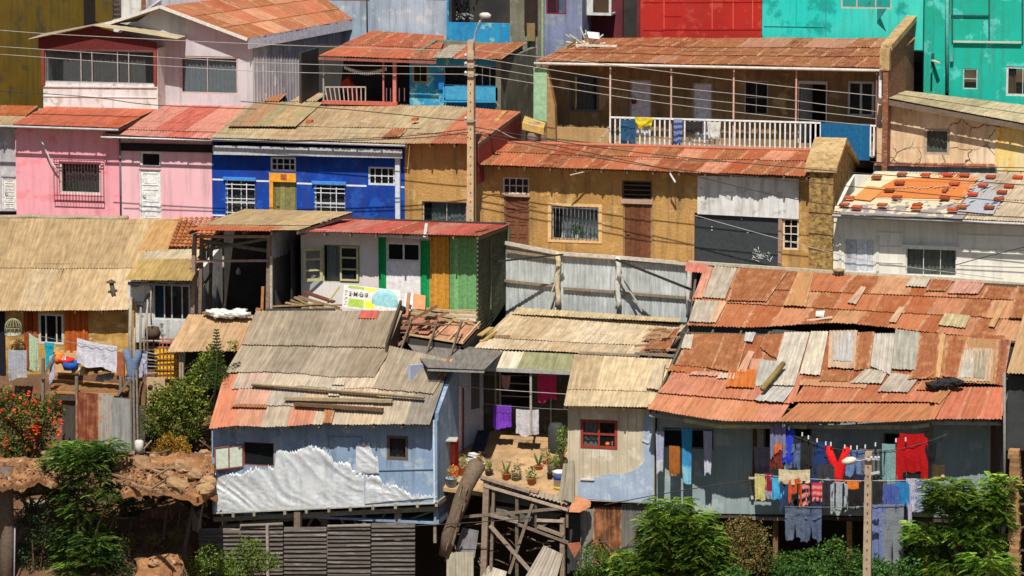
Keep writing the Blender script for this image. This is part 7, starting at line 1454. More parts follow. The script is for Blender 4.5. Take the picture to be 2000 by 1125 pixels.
shrub('ledge_creeper', 'dusty low creeper spilling over the front of the earth ledge', 'creeper', -9.2, [(260, 945, 18, 9), (300, 958, 22, 9), (340, 965, 16, 8), (235, 935, 12, 8), (395, 940, 12, 8)], 1500, .08, [(.16, .14, .05), (.08, .12, .03), (.24, .17, .07)], (300, 990), 67)
shrub('brushwood_shrub', 'half dead yellowish shrub rooted under the ledge beside the slope', 'shrub', -10.3, [(250, 1065, 20, 22), (270, 1100, 20, 18), (300, 1055, 20, 12), (215, 1020, 16, 16), (345, 1045, 16, 12)], 2200, .08, [(.26, .22, .06), (.14, .17, .04), (.30, .18, .07), (.08, .10, .03)], (270, 1140), 69)
shrub('ledge_shrub', 'straggly green and yellow shrub in front of the far left ledge', 'shrub', -10.2, [(20, 940, 20, 14), (60, 950, 18, 14), (95, 958, 18, 16), (40, 965, 20, 12), (105, 985, 16, 18)], 2400, .09, [(.12, .17, .04), (.22, .24, .05), (.06, .09, .02), (.3, .2, .07)], (60, 1010), 70)
for i, (px, py, w2, h2, c, lab) in enumerate(((318, 1000, 40, 26, (.22, .10, .06), 'rusty red sheet scrap in the dark hollow under the earth ledge'), (70, 990, 44, 30, (.24, .22, .2), 'grey sheet scrap leaning under the far left ledge'), (385, 1015, 18, 40, (.3, .27, .22), 'narrow pale sheet scrap by the thin leaning pole'))):
    mb = MB(); mb.sheet(P(px-w2*.5, py+h2*.5, -9.3), P(px+w2*.5, py+h2*.6, -9.3), P(px+w2*.4, py-h2*.5, -8.9), P(px-w2*.6, py-h2*.4, -8.9), (*c, .5), .1, .018, jag=.03); single('sheet_scrap', mb, SHEET, lab, 'sheet')
shrub('weeds', 'dry weeds growing on the far left earth ledge', 'weeds', -8.6, [(30, 915, 14, 8), (70, 925, 18, 8), (100, 905, 12, 10), (115, 925, 12, 12)], 1100, .08, [(.26, .17, .06), (.10, .12, .03), (.34, .2, .08)], (70, 945), 68)
for i, (a, c, w2, col, lab) in enumerate((((55, 1125), (62, 975), .1, .9, 'dark leaning post on the slope between the dead trunk and the feathery tree'), ((70, 1090), (110, 1010), .12, .7, 'rotten beam lying across the slope left of the feathery tree'), ((40, 968), (118, 958), .13, .8, 'broken beam under the far left ledge'), ((235, 990), (300, 975), .1, .7, 'broken beam under the front of the earth ledge'), ((318, 1060), (328, 985), .09, .6, 'short prop post in the dark hollow under the ledge'), ((252, 1052), (262, 975), .08, .6, 'thin prop post at the left end of the hollow'))):
    q = MB(); q.beam(P(*a, -9.9), P(*c, -9.5), w2, w2*.8, (.2*col, .15*col, .1*col, 0)); single('timber_scrap', q, WOODT, lab, 'beam')
# dark palm like plant behind the glass
# potted plants on the courtyard rim
def pot(lab, px, py, Y_, r, h, col, kind, pc, seed):
    b = thing('potted_plant', lab, 'potted plant', 'pots on the courtyard rim'); rs = random.Random(seed); c = onyard(px, py); q = MB(); q.lathe(c, [(r*.75, 0), (r, h), (r*1.08, h), (r*1.08, h*.88), (r*.9, h*.86), (r*.85, h*.9)], 12, (*col, 0)); obj('pot', q, PAINTED, b); mb = MB(); t = c+V((0, 0, h*.85))
    if kind == 'spike':
        for i in range(16):
            a = rs.uniform(0, 6.28); L_ = rs.uniform(.25, .55); d = V((math.cos(a)*.35, math.sin(a)*.35, 1)).normalized(); s = d.cross(V((math.sin(a), -math.cos(a), 0.2))).normalized()*.03; mb.add([t-s, t+s, t+d*L_*.6+s*1.2, t+d*L_, t+d*L_*.6-s*1.2], [(0, 1, 2, 3, 4)], (*vary(pc, rs, .7, 1.3), 0))
    else: leafcloud(mb, [(t+V((0, 0, .15)), (r*1.3, r*1.2, .22)), (t+V((.05, 0, .35)), (r*.8, r*.8, .15))], 170, .09, [pc, tuple(v*.6 for v in pc), tuple(v*1.4 for v in pc)], seed)
    obj('foliage', mb, LEAF, b)
for i, a in enumerate([('terracotta pot with an agave by the log end, left of centre', 989, 938, 0, .15, .24, TERRA, 'spike', (.2, .28, .08)), ('low grey pot with a bushy plant right of the agave pot', 1008, 940, 0, .14, .16, (.2, .18, .14), 'bush', (.12, .18, .07)), ('tall leafy plant in a terracotta pot near the rim, centre', 1038, 948, 0, .14, .26, TERRA, 'bush', (.1, .22, .05)), ('terracotta pot with a cactus behind the tall leafy one', 1052, 920, 0, .14, .2, TERRA, 'spike', (.12, .2, .06)), ('large orange terracotta pot with a yellowish plant beside the white door', 901, 928, 0, .19, .3, (.5, .16, .06), 'bush', (.3, .34, .1)), ('yellow flowering plant in a blue and white pot by the silver shack', 882, 950, 0, .2, .3, (.35, .45, .6), 'bush', (.45, .38, .08)), ('small pot with red and yellow leaves behind the log end', 935, 918, 0, .11, .16, TERRA, 'bush', (.38, .25, .08)), ('dark pot with spiky leaves right behind the log end', 955, 930, 0, .14, .22, (.08, .07, .05), 'spike', (.3, .34, .08)), ('terracotta pot near the back right wall of the courtyard', 1068, 910, 0, .13, .16, TERRA, 'bush', (.35, .3, .1)), ('dark pot with an agave at the far right end of the rim', 1074, 938, 0, .1, .26, (.05, .04, .04), 'spike', (.3, .28, .2))]): pot(*a, 40+i)
q = MB(); c = onyard(1093, 955); q.lathe(c, [(.2, 0), (.22, .62), (.23, .62), (.23, .56), (.215, .54)], 16, (.72, .73, .74, 0)); q.lathe(c+V((0, 0, .34)), [(.216, 0), (.22, .16)], 16, (.03, .09, .36, 0)); q.lathe(c+V((0, 0, .02)), [(.205, 0), (.207, .08)], 16, (.7, .5, .03, 0)); single('paint_bucket', q, PAINTED, 'white paint bucket with a blue band at the right end of the courtyard rim', 'bucket')
q = MB(); c = onyard(928, 910)
for i in range(7): q.lathe(c+V((.1*math.sin(i*2), 0, .05+i*.06)), [(.02, -.05), (.3-.02*i, -.02), (.31-.02*i, .02), (.02, .06)], 14, (.74, .74, .72, 0), (.1, .1, 1))
single('folded_linen', q, CLOTH, 'rounded stack of white folded linen beside the door of the side house', 'linen')
b = thing('fish_rack', 'dark slatted rack leaning against the courtyard wall', 'rack'); q = MB(); q.col = (.03, .04, .08, 0)
for i in range(5): q.beam(onyard(922+i*5, 884)+V((0, 0, .02)), onyard(926+i*5, 872)+V((.1, .3, .5)), .07)
q.beam(onyard(921, 884)+V((0, 0, .1)), onyard(946, 884)+V((0, 0, .1)), .03); obj('slats', q, PAINTED, b)
q = MB(); c = onyard(1086, 888); q.lathe(c, [(.2, 0), (.28, .2), (.28, .95), (.2, 1.1)], 16, (.05, .055, .05, 0)); single('water_drum', q, PAINTED, 'tall dark drum by the right wall of the courtyard', 'drum')
for lab, x0_, dx, t in (('nearest to the paint bucket, pale', 1098, 24, 0), ('behind it, greyer', 1108, 16, 1)):
    mb = MB(); A = P(x0_-8, 975, -9.5-.1*t); B = P(x0_+14, 984, -9.5-.1*t); mb.sheet(A, B, P(x0_+14, 905-t*6, -9.3), P(x0_+2, 905-t*6, -9.3), (*rc(190, 180, 160), .25), .1, .025); single('corrugated_offcut', mb, SHEET, 'leaning corrugated offcut at the cream shack corner, '+lab, 'sheet', 'corrugated offcuts by the cream shack')
# --- trestle under the courtyard
b = thing('trestle', 'rickety timber trestle holding up the courtyard edge', 'trestle'); Yq = -9.4
for px, t, bo, w2, k3 in ((951, 938, 1180, .2, 1.2), (965, 940, 1180, .1, .9), (1010, 958, 1180, .11, .6), (1047, 965, 1040, .08, .5), (1099, 1012, 1180, .16, 1.1), (1108, 970, 1030, .08, .8)):
    q = MB(); q.beam(P(px-(8 if px in (951, 965) else 0), bo, Yq), P(px, t, Yq), w2, w2, (*[v*k3 for v in (.24, .18, .13)], 0)); obj('post', q, WOODT, b)
q = MB()
for a, c, w2, k3 in (((936, 930), (1035, 960), .16, 1.5), ((945, 948), (1110, 996), .05, 2), ((960, 1006), (1012, 1020), .1, 1.4), ((1012, 1024), (1110, 1060), .06, .9), ((957, 1026), (1040, 1120), .14, 1.5), ((1040, 985), (995, 1120), .1, 1.0), ((1048, 1016), (1100, 1018), .04, 2), ((900, 1010), (1130, 990), .03, 1), ((1050, 1028), (1100, 1046), .12, 1.3)): q.beam(P(*a, Yq-.1), P(*c, Yq-.1), w2, .1, (*[v*k3 for v in (.22, .17, .13)], 0))
obj('brace', q, WOODT, b)
mb = MB()
for i, (a, c, d_, e) in enumerate((((948, 975), (1100, 1000), (1090, 968), (950, 942)), ((948, 1008), (1060, 1030), (1100, 1004), (950, 985)))): mb.sheet(P(*a, Yq+.2), P(*c, Yq+.2), P(*d_, Yq+.35), P(*e, Yq+.35), (.10, .10, .09, .35), .6, .02, prof='flat')
obj('cladding', mb, SHEET, b)
mb = MB(); mb.sheet(P(950, 945, -9.45), P(1108, 985, -9.6), P(1108, 972, -9.2), P(950, 938, -9.2), (*rc(190, 175, 155), .35), .14, .03); obj('edge_sheet', mb, SHEET, b)
b = thing('courtyard_kerb', 'pinkish rough kerb along the courtyard front', 'kerb'); q = MB(); q.beam(P(940, 934, -9.35), P(1030, 958, -9.35), .22, .1, (*rc(205, 150, 125), 0)); q.beam(P(1030, 957, -9.35), P(1052, 960, -9.35), .16, .08, (*rc(220, 170, 140), 0)); obj('stone', q, WOODT, b)
q = MB(); q.tube([P(868, 1085, -9.9), P(877, 1045, -9.9), P(889, 1010, -9.9), P(900, 980, -9.85), P(911, 950, -9.8), P(922, 926, -9.6), P(932, 908, -9.3)], [.2, .25, .23, .27, .25, .29, .31], 12, (.17, .125, .085, 0))
for i in range(30): c = P(lerp(874, 905, i/30)+R.uniform(-9, 9), lerp(1080, 960, i/30), -10.2); c = c+V((0, .12, 0)); q.beam(c, c+V((.09, -.03, .3)), .05, .03, (*vary((.2, .15, .1), R, .6, 1.7), 0))
single('log_trunk', q, WOODT, 'thick leaning log propped against the courtyard corner', 'log')
for (r, c, wv, lab, y, tl) in (((872, 1078, 925, 1140), (.34, .31, .24), .2, 'pale grey, standing at the bottom below the log', -10.2, 0), ((895, 1030, 935, 1082), (.2, .19, .2), .35, 'grey and rusty, under the courtyard corner', -9.6, 8), ((1040, 1065, 1100, 1140), (.45, .4, .33), .25, 'cream, tilted beside the big trestle post', -9.8, 22), ((940, 1105, 990, 1150), (.5, .46, .38), .2, 'small cream scrap at the bottom edge', -9.7, 14)):
    mb = MB(); mb.sheet(P(r[0]-tl, r[3], y), P(r[2]-tl, r[3]+tl, y), P(r[2], r[1]+tl*.8, y+.3), P(r[0]+tl, r[1], y+.3), (*c, wv), .11, .022); single('corrugated_scrap', mb, SHEET, 'scrap corrugated sheet, '+lab, 'sheet', 'scrap sheets under the courtyard')
q = MB(); q.hexa([P(1111, 1000, -9.9), P(1132, 1001, -9.9), P(1153, 990, -9.5), P(1150, 985, -9.4), P(1122, 976, -9.4)], (0, .1, .12), (*rc(222, 150, 105), 0)); single('terracotta_slab', q, PAINTED, 'orange slab sticking out below the cream metal shack', 'slab')
q = MB(); q.hexa([P(1108, 1062, -9.8), P(1131, 1060, -9.8), P(1135, 1068, -9.8), P(1122, 1090, -9.8)], (0, .08, 0), (*wc(165, 100, 75), 0)); single('rusty_plate', q, WOODT, 'triangular reddish plate hanging beside the trestle post', 'plate')
b = thing('lower_screen', 'rusty and grey upright corrugated screens under the cream shack', 'fence'); mb = MB()
for x0, x1, t, bo, c, wv in ((1134, 1160, 994, 1090, (.27, .26, .24), .3), (1158, 1216, 990, 1092, (.13, .06, .035), .6), (1214, 1272, 984, 1086, (.17, .165, .15), .35), (1108, 1136, 1004, 1100, (.05, .055, .055), .2)): mb.sheet(P(x0, bo+20, -9.0), P(x1, bo+20, -9.0), P(x1, t, -9.0), P(x0, t, -9.0), (*c, wv), .1, .018, lo=.015*(x0 % 3), jag=.02)
obj('sheets', mb, SHEET, b); q = MB(); q.beam(P(1278, 1080, -9.6), P(1272, 998, -9.4), .04, .04, (.55, .45, .3, 0)); q.beam(P(1190, 1100, -9.3), P(1226, 1101, -9.3), .1, .06, (.4, .35, .28, 0)); obj('lath', q, WOODT, b)
q = MB(); q.col = (.035, .03, .025, 0); q.beam(P(1278, 1150, -9.0), P(1278, 800, -9.0), .1); single('dark_post', q, WOODT, 'dark post in the gap between the cream shack and the laundry house', 'post')
# --- slatted timber panels under the silver shack
b = thing('slatted_wall', 'dark weathered slatted timber wall under the silver shack stilts', 'wall'); Yp = -10.0
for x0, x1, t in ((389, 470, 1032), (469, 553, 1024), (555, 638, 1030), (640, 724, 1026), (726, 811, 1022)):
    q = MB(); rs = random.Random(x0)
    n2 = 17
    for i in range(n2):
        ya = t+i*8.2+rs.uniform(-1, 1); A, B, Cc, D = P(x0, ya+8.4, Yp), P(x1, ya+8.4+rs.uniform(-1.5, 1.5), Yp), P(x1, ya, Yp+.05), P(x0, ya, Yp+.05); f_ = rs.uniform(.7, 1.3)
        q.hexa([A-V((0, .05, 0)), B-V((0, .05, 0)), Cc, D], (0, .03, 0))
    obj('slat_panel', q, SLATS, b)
q = MB(); q.beam(P(524, 1150, Yp-.15), P(522, 1025, Yp-.15), .09, .09, (.35, .3, .25, 0)); q.beam(P(470, 1026, Yp-.08), P(552, 1022, Yp-.08), .08, .04, (.3, .26, .2, 0)); q.beam(P(640, 1027, Yp-.08), P(724, 1024, Yp-.08), .05, .04, (.35, .32, .27, 0)); obj('batten', q, WOODT, b)
q = MB(); q.tube([P(352, 1125, -10.4), P(366, 1040, -10.2), P(378, 978, -9.9)], [.09, .08, .07], 7, (.12, .09, .07, 0)); single('leaning_pole', q, WOODT, 'dark pole leaning toward the silver shack, left of the slatted wall', 'pole')
q = MB(); q.tube([P(386, 1040, -10.2), P(396, 985, -10)], [.035, .03], 6, (.3, .24, .18, 0)); single('leaning_pole', q, WOODT, 'thin light pole just under the shack corner', 'pole')
b = thing('added_dark_backing', 'added near-black backing that darkens the hollow behind the stilts', 'wall'); q = MB()  # added backing, keeps the void under the houses dark
x0, x1, z0, z1 = rect((400, 1000, 1275, 1260), -6.4); q.box((x0, -6.1, -12), (x1, -6.0, P(900, 1006, -6.1).z), (.03, .025, .02, 0)); x2 = P(2050, 1000, -5.6).x; q.box((x1, -5.6, -12), (x2, -5.5, P(1500, 1000, -5.6).z), (.02, .02, .018, 0)); obj('boards', q, WOODT, b)  # these 'boards' are the added dark backing
slab('slope', ((262, 1165, -8.6), (362, 1165, -8.6), (350, 1078, -7.5), (276, 1082, -7.5)), 0, .5, dirt2, seed=11, n=24)
# far left trunk, pipe and junk
q = MB(); q.tube([P(12, 1180, -12), P(14, 1050, -12), P(11, 980, -12), P(13, 912, -12)], [.28, .26, .27, .22], 10, (.16, .12, .09, 0)); single('tree_stump', q, WOODT, 'tall dead tree trunk at the left edge of the slope', 'trunk')
q = MB(); q.tube([P(27, 1180, -12.3), P(29, 1028, -12.3)], .025, 7, (.3, .3, .31, 0)); single('steel_pipe', q, PAINTED, 'thin upright steel pipe in front of the dead trunk', 'pipe')
q = MB(); x0, x1, z0, z1 = rect((65, 1048, 105, 1075), -10.9); q.box((x0, -10.9, z0), (x1, -10.7, z1), (.14, .045, .035, 0)); single('maroon_box', q, PAINTED, 'dark maroon box on the slope beside the feathery tree', 'box')
for i, (a, c, lab) in enumerate((((30, 1010), (56, 982), 'thin stick crossing the slope, upper'), ((50, 1010), (84, 968), 'crooked branch below the far left ledge'), ((232, 1012), (268, 1010), 'short pale plank in the dark hollow'), ((45, 945), (105, 905), 'white plank tilted on the far left ledge'), ((112, 935), (132, 918), 'pale board behind the feathery tree'))):
    q = MB(); q.beam(P(*a, -9.9), P(*c, -9.8), .06 if i < 3 else .2, .05, (.3, .2, .12, 0) if i < 3 else (.5, .4, .28, 0)); single('stick', q, WOODT, lab, 'stick')

# ================================================================== laundry
def clothmesh(outline, nx, ny, depth=.03, seed=0, top_sag=0.):
    pass
def hang(q, Y_, x0, x1, ty0, ty1, by0, by1, col, seed, folds=5, amp=.035, taper=0., bx=0, thick=.012, col2=None, n=22, m=18, stripe=None):
    """hanging cloth between two points on a line; bottom corners by0, by1; a real thickness and vertical folds"""
    A, B = P(x0, ty0, Y_), P(x1, ty1, Y_); D, Cc = P(x0+taper+bx, by0, Y_), P(x1-taper+bx, by1, Y_); f, bk = [], []; cs = []
    for j in range(m+1):
        for i in range(n+1):
            u, v = i/n, j/n if False else j/m; p_ = A.lerp(B, u).lerp(D.lerp(Cc, u), v)
            w2 = amp*(.35+.65*v)*math.sin(u*folds*6.28+seed*1.7+1.3*mn.noise((u*3, v*2, seed)))+.06*mn.noise((u*2+seed, v*2.5, seed*3.1))*v
            p_ = p_+V((.02*mn.noise((v*5, seed, u*2))*v, w2, -.03*math.sin(math.pi*u)*(1-v)*((B-A).length)+.03*mn.noise((u*4, seed, 9))*v+.16*v*mn.noise((u*2.2, seed*2.3, 4)))); f.append(p_-V((0, thick, 0))); bk.append(p_+V((0, thick, 0)))
            c = col
            if col2 and len(col2) == 3 and v > .72: c = col2
            if col2 and len(col2) == 4 and v < .3: c = col2[:3]
            if stripe: c = stripe[1] if (int(v*stripe[0]) % 2) else col
            cs.append((*c, 0))
    K = n+1; base = len(q.v)
    q.add(f, [(j*K+i, (j+1)*K+i, (j+1)*K+i+1, j*K+i+1) for j in range(m) for i in range(n)], (*col, 0), smooth=True)
    q.add(bk, [(j*K+i, j*K+i+1, (j+1)*K+i+1, (j+1)*K+i) for j in range(m) for i in range(n)], (*col, 0), smooth=True)
    q.c[base:base+len(f)] = cs; q.c[base+len(f):base+2*len(f)] = cs
def garment(kind, name, lab, cat, r, Y_, col, col2=None, seed=0, group='clothes on the zinc house lines', folds=4, stripe=None, peg=True):
    x0, y0, x1, y1 = r; q = MB(); w2 = x1-x0
    if 1470 < x0 < 1830: x0 -= w2*.15; x1 += w2*.15; y1 += 8; w2 = x1-x0; Y_ += .07*math.sin(seed*5)
    if kind == 'towel': hang(q, Y_, x0, x1, y0, y0+1, y1, y1-2, col, seed, folds, col2=col2, stripe=stripe)
    elif kind == 'trousers':
        hang(q, Y_, x0, x1, y0, y0, lerp(y0, y1, .34), lerp(y0, y1, .34), col, seed, 2, .02); hang(q, Y_, x0, lerp(x0, x1, .52), lerp(y0, y1, .3), lerp(y0, y1, .3), y1, y1-3, col, seed+1, 1.4, .025, taper=w2*.05, bx=-w2*.03, n=10, col2=col2); hang(q, Y_, lerp(x0, x1, .48), x1, lerp(y0, y1, .3), lerp(y0, y1, .3), y1-4, y1, col, seed+2, 1.4, .025, taper=w2*.05, bx=w2*.03, n=10, col2=col2)
    elif kind == 'shirt':    # hung by the hem: body and two sleeves falling beside it
        hang(q, Y_, lerp(x0, x1, .12), lerp(x0, x1, .88), y0, y0+1, lerp(y0, y1, .86), lerp(y0, y1, .84), col, seed, 2.5, .03, taper=w2*.03, col2=col2, stripe=stripe)
        hang(q, Y_-.03, x0, lerp(x0, x1, .22), lerp(y0, y1, .12), lerp(y0, y1, .02), y1, y1-2, col, seed+3, 1, .015, n=6); hang(q, Y_-.03, lerp(x0, x1, .78), x1, lerp(y0, y1, .02), lerp(y0, y1, .12), y1-4, y1, col, seed+5, 1, .015, n=6)
    elif kind == 'top': hang(q, Y_, x0, x1, y0, y0+1, y1, y1-1, col, seed, 2, .03, taper=w2*.12, col2=col2)
    elif kind == 'loop':     # trousers pegged by both ankles, the seat hanging low
        A, B = P(x0, y0, Y_), P(x1, y0+3, Y_); mid = P((x0+x1)/2, y1-8, Y_)
        for g, s_ in ((1, A), (-1, B)): pts = [s_+V((g*.09, 0, 0)), s_.lerp(mid, .35)+V((g*.1, 0, -.05)), s_.lerp(mid, .7)+V((g*.1, 0, -.12)), mid+V((-g*.06, 0, -.02))]; q.tube(pts, [.11, .14, .17, .19], 12, (*col, 0))
        q.lathe(mid+V((0, 0, -.12)), [(.04, -.1), (.2, .0), (.24, .12), (.14, .2)], 14, (*col, 0))
    o = single(name, q, CLOTH, lab, cat, group); return o
YL = -10.0
G = garment
LIST = [
 ('shirt', 'shirt', 'lavender grey shirt with an orange hem, leftmost on the upper line', 'shirt', (1508, 828, 1531, 886), (.22, .22, .36), (.8, .2, .05)),
 ('top', 'shirt', 'royal blue shirt on the upper line next to the lavender one', 'shirt', (1527, 836, 1548, 896), (.03, .06, .62), None),
 ('trousers', 'shorts', 'grey blue sports shorts with a lime patch below the royal blue shirt', 'shorts', (1537, 866, 1560, 912), (.10, .15, .27), None),
 ('towel', 'black_garment', 'black patterned garment on the upper line above the cream cloth', 'garment', (1553, 850, 1582, 905), (.025, .03, .03), None),
 ('trousers', 'shorts', 'dark red shorts hung low under the lavender shirt', 'shorts', (1507, 876, 1528, 908), (.20, .035, .02), None),
 ('top', 'black_garment', 'black top at the left end of the laundry before the brown post', 'garment', (1476, 872, 1502, 922), (.02, .018, .03), None),
 ('trousers', 'trousers', 'long navy blue trousers left of the red ones', 'trousers', (1589, 862, 1618, 945), (.02, .05, .17), None),
 ('loop', 'trousers', 'bright red trousers hung by both ankles in a deep curve', 'trousers', (1617, 871, 1655, 943), (.75, .015, .015), None),
 ('trousers', 'shorts', 'blue denim shorts right of the red trousers behind the lamp', 'shorts', (1655, 878, 1685, 923), (.13, .22, .42), None),
 ('towel', 'skirt', 'grey skirt half hidden behind the lower pole', 'skirt', (1684, 876, 1716, 922), (.16, .16, .18), None),
 ('towel', 'trousers', 'grey green wide trousers on the upper line beside the red sweater', 'trousers', (1727, 866, 1755, 945), (.22, .38, .38), None),
 ('shirt', 'sweater', 'dark red long sleeved sweater with dangling arms at the right end', 'sweater', (1757, 846, 1805, 930), (.48, .008, .01), None),
 ('top', 'black_knitwear', 'black knitted piece hanging right of the red sweater', 'garment', (1805, 863, 1826, 894), (.015, .015, .02), None),
 ('towel', 'shirt', 'pale yellow shirt at the left end of the lower line', 'shirt', (1477, 925, 1495, 970), (.62, .56, .22), None),
 ('top', 'shirt', 'wine red top with grey sleeves right of the pale yellow shirt', 'shirt', (1495, 924, 1508, 965), (.28, .02, .05), (.35, .33, .45)),
 ('top', 'tank_top', 'sky blue tank top on the lower line', 'tank top', (1508, 932, 1531, 968), (.06, .42, .72), None),
 ('shirt', 'shirt', 'dark blue shirt with a bright blue trim behind the sky blue top', 'shirt', (1526, 935, 1546, 990), (.03, .06, .14), None),
 ('towel', 'cream_cloth', 'cream and ochre cloth draped over the balcony ledge', 'cloth', (1528, 916, 1575, 938), (.62, .52, .34), None),
 ('shirt', 'shirt', 'orange and black shirt left of the black one on the lower line', 'shirt', (1543, 934, 1563, 978), (.62, .09, .02), (.02, .02, .02)),
 ('shirt', 'shirt', 'black shirt between the orange one and the red striped one', 'shirt', (1560, 938, 1582, 992), (.018, .016, .016), None),
 ('towel', 'shirt', 'red striped shirt on the lower line', 'shirt', (1578, 942, 1604, 971), (.62, .04, .06), None),
 ('trousers', 'shorts', 'black shorts with a violet print under the red striped shirt', 'shorts', (1580, 968, 1604, 988), (.03, .03, .05), None),
 ('shirt', 'shirt', 'black shirt with white sleeves on the lower line beneath the red trousers', 'shirt', (1609, 938, 1630, 984), (.03, .03, .04), None),
 ('shirt', 'shirt', 'white and grey shirt next to the black shirt with white sleeves', 'shirt', (1626, 940, 1652, 992), (.38, .42, .45), None),
 ('shirt', 'shirt', 'black shirt with an orange shoulder left of the lower pole', 'shirt', (1650, 938, 1682, 988), (.02, .018, .02), (.75, .2, .03, 0)),
 ('towel', 'black_garment', 'black garment just right of the lower pole', 'garment', (1703, 940, 1722, 985), (.03, .03, .03), None),
 ('shirt', 'shirt', 'blue shirt with lilac edges right of the lower pole', 'shirt', (1727, 945, 1752, 992), (.08, .12, .38), None),
 ('shirt', 'shirt', 'dark shirt with a bright blue front on the lower line', 'shirt', (1751, 940, 1773, 986), (.03, .22, .50), None),
 ('towel', 'towel', 'pale lilac striped towel on the lower line', 'towel', (1772, 934, 1785, 990), (.55, .50, .60), None),
 ('towel', 'scarf', 'narrow lilac patterned scarf trailing far below the lower line', 'scarf', (1774, 985, 1780, 1026), (.5, .48, .62), None),
 ('towel', 'shirt', 'white and blue checked shirt at the right end of the lower line', 'shirt', (1785, 934, 1819, 990), (.52, .58, .78), None),
 ('trousers', 'trousers', 'slate blue trousers with pale side stripes hanging beneath the balcony, left', 'trousers', (1538, 990, 1568, 1048), (.11, .14, .20), None),
 ('trousers', 'trousers', 'slate blue trousers beneath the balcony, right of the similar pair', 'trousers', (1568, 988, 1600, 1050), (.09, .12, .20), None),
 ('trousers', 'jeans', 'faded blue jeans hanging lowest beside the pole', 'jeans', (1704, 985, 1727, 1122), (.17, .22, .42), (.45, .5, .68)),
 ('trousers', 'tracksuit_bottoms', 'long grey tracksuit bottoms beside the faded jeans', 'trousers', (1725, 984, 1760, 1114), (.22, .24, .27), (.33, .34, .38)),
 ('trousers', 'trousers', 'black trousers hanging behind the black shirt at the lower line', 'trousers', (1553, 945, 1576, 1004), (.012, .012, .014), None),
 ('shirt', 'shirt', 'charcoal shirt with a pale collar between the navy trousers and the red trousers', 'shirt', (1600, 905, 1626, 950), (.05, .05, .06), (.3, .3, .32)),
 ('towel', 'towel', 'dark brown towel on the upper line left of the navy trousers', 'towel', (1572, 858, 1590, 915), (.04, .03, .02), None),
 ('shirt', 'shirt', 'dark navy shirt under the denim shorts, left of the lower pole', 'shirt', (1672, 926, 1692, 985), (.02, .03, .07), None),
 ('top', 'top', 'dark green vest right of the lower pole on the upper line', 'vest', (1710, 878, 1727, 925), (.03, .05, .04), None),
 ('towel', 'towel', 'grey green flannel between the pole and the lilac edged blue shirt', 'towel', (1718, 936, 1731, 975), (.2, .2, .17), None),
 ('trousers', 'leggings', 'black leggings below the bright blue fronted shirt', 'leggings', (1744, 962, 1768, 1008), (.012, .012, .02), None),
 ('top', 'towel', 'white and lilac towel hung from the first window of the zinc house', 'towel', (1281, 842, 1297, 926), (.42, .45, .62), (.62, .64, .7)),
 ('towel', 'cloth', 'orange brown cloth under the first window of the zinc house', 'cloth', (1307, 870, 1328, 928), (.42, .15, .03), None),
 ('top', 'cloth', 'sky blue cloth hanging from the first window of the zinc house', 'cloth', (1331, 836, 1352, 944), (.05, .30, .55), (.25, .55, .7)),
 ('top', 'towel', 'lilac white towel right of the sky blue cloth', 'towel', (1374, 841, 1391, 928), (.42, .42, .60), (.62, .62, .72)),
]
for i, (kd, nm, lab, cat, r, c, c2) in enumerate(LIST):
    y_ = -9.75 if r[0] < 1400 else (-10.5 if r[1] < 900 else (-10.75 if r[1] < 980 else -10.9))
    G(kd, nm, lab, cat, r, y_, c, c2, seed=i*1.3, stripe=(6, (.75, .3, .3)) if 'red striped' in lab else ((9, (.2, .25, .5)) if 'checked' in lab else None), group='clothes on the zinc house lines' if r[0] > 1400 else 'cloths under the first window')
q = MB(); q.hexa([P(1540, 884, YL-.0), P(1547, 884, YL), P(1546, 876, YL)], (0, .01, 0), (.5, .8, .12, 0)); 
def rope(name, lab, pts, r=.012, col=(.3, .3, .28)):
    q = MB(); q.tube(pts, r, 5, (*col, 0)); return single(name, q, PAINTED, lab, 'line' if 'line' in name else 'wire')
def sag(a, b_, s, n=14): return [a.lerp(b_, i/n)-V((0, 0, s*4*(i/n)*(1-i/n))) for i in range(n+1)]
rope('clothes_line', 'upper clothes line sagging along the front of the zinc house', sag(P(1500, 826, -10.5), P(1850, 848, -10.5), .75), .01, (.08, .08, .08))
rope('clothes_line', 'lower clothes line along the balcony ledge of the zinc house', sag(P(1474, 926, -10.75), P(1822, 936, -10.75), .12), .01, (.5, .5, .5))
rope('clothes_line', 'lowest clothes line under the zinc house floor', sag(P(1530, 989, -10.9), P(1765, 986, -10.9), .05), .01, (.2, .2, .2))
rope('clothes_line', 'clothes line below the first window of the zinc house', [P(1282, 839, -9.75), P(1395, 840, -9.75)], .01, (.2, .2, .2))
b = thing('clothes_pegs', 'small white pegs clipped along the upper clothes line', 'pegs'); q = MB(); q.col = (.75, .75, .72, 0)
for x, y in ((1529, 831), (1541, 836), (1567, 848), (1579, 854), (1596, 860), (1613, 866), (1623, 867), (1650, 872), (1662, 874), (1674, 874), (1690, 872), (1710, 868), (1750, 860), (1769, 858)): c = P(x, y, -10.6); q.box(c-V((.02, .02, .06)), c+V((.02, .02, .06)))
obj('peg', q, PAINTED, b)['kind'] = 'stuff'
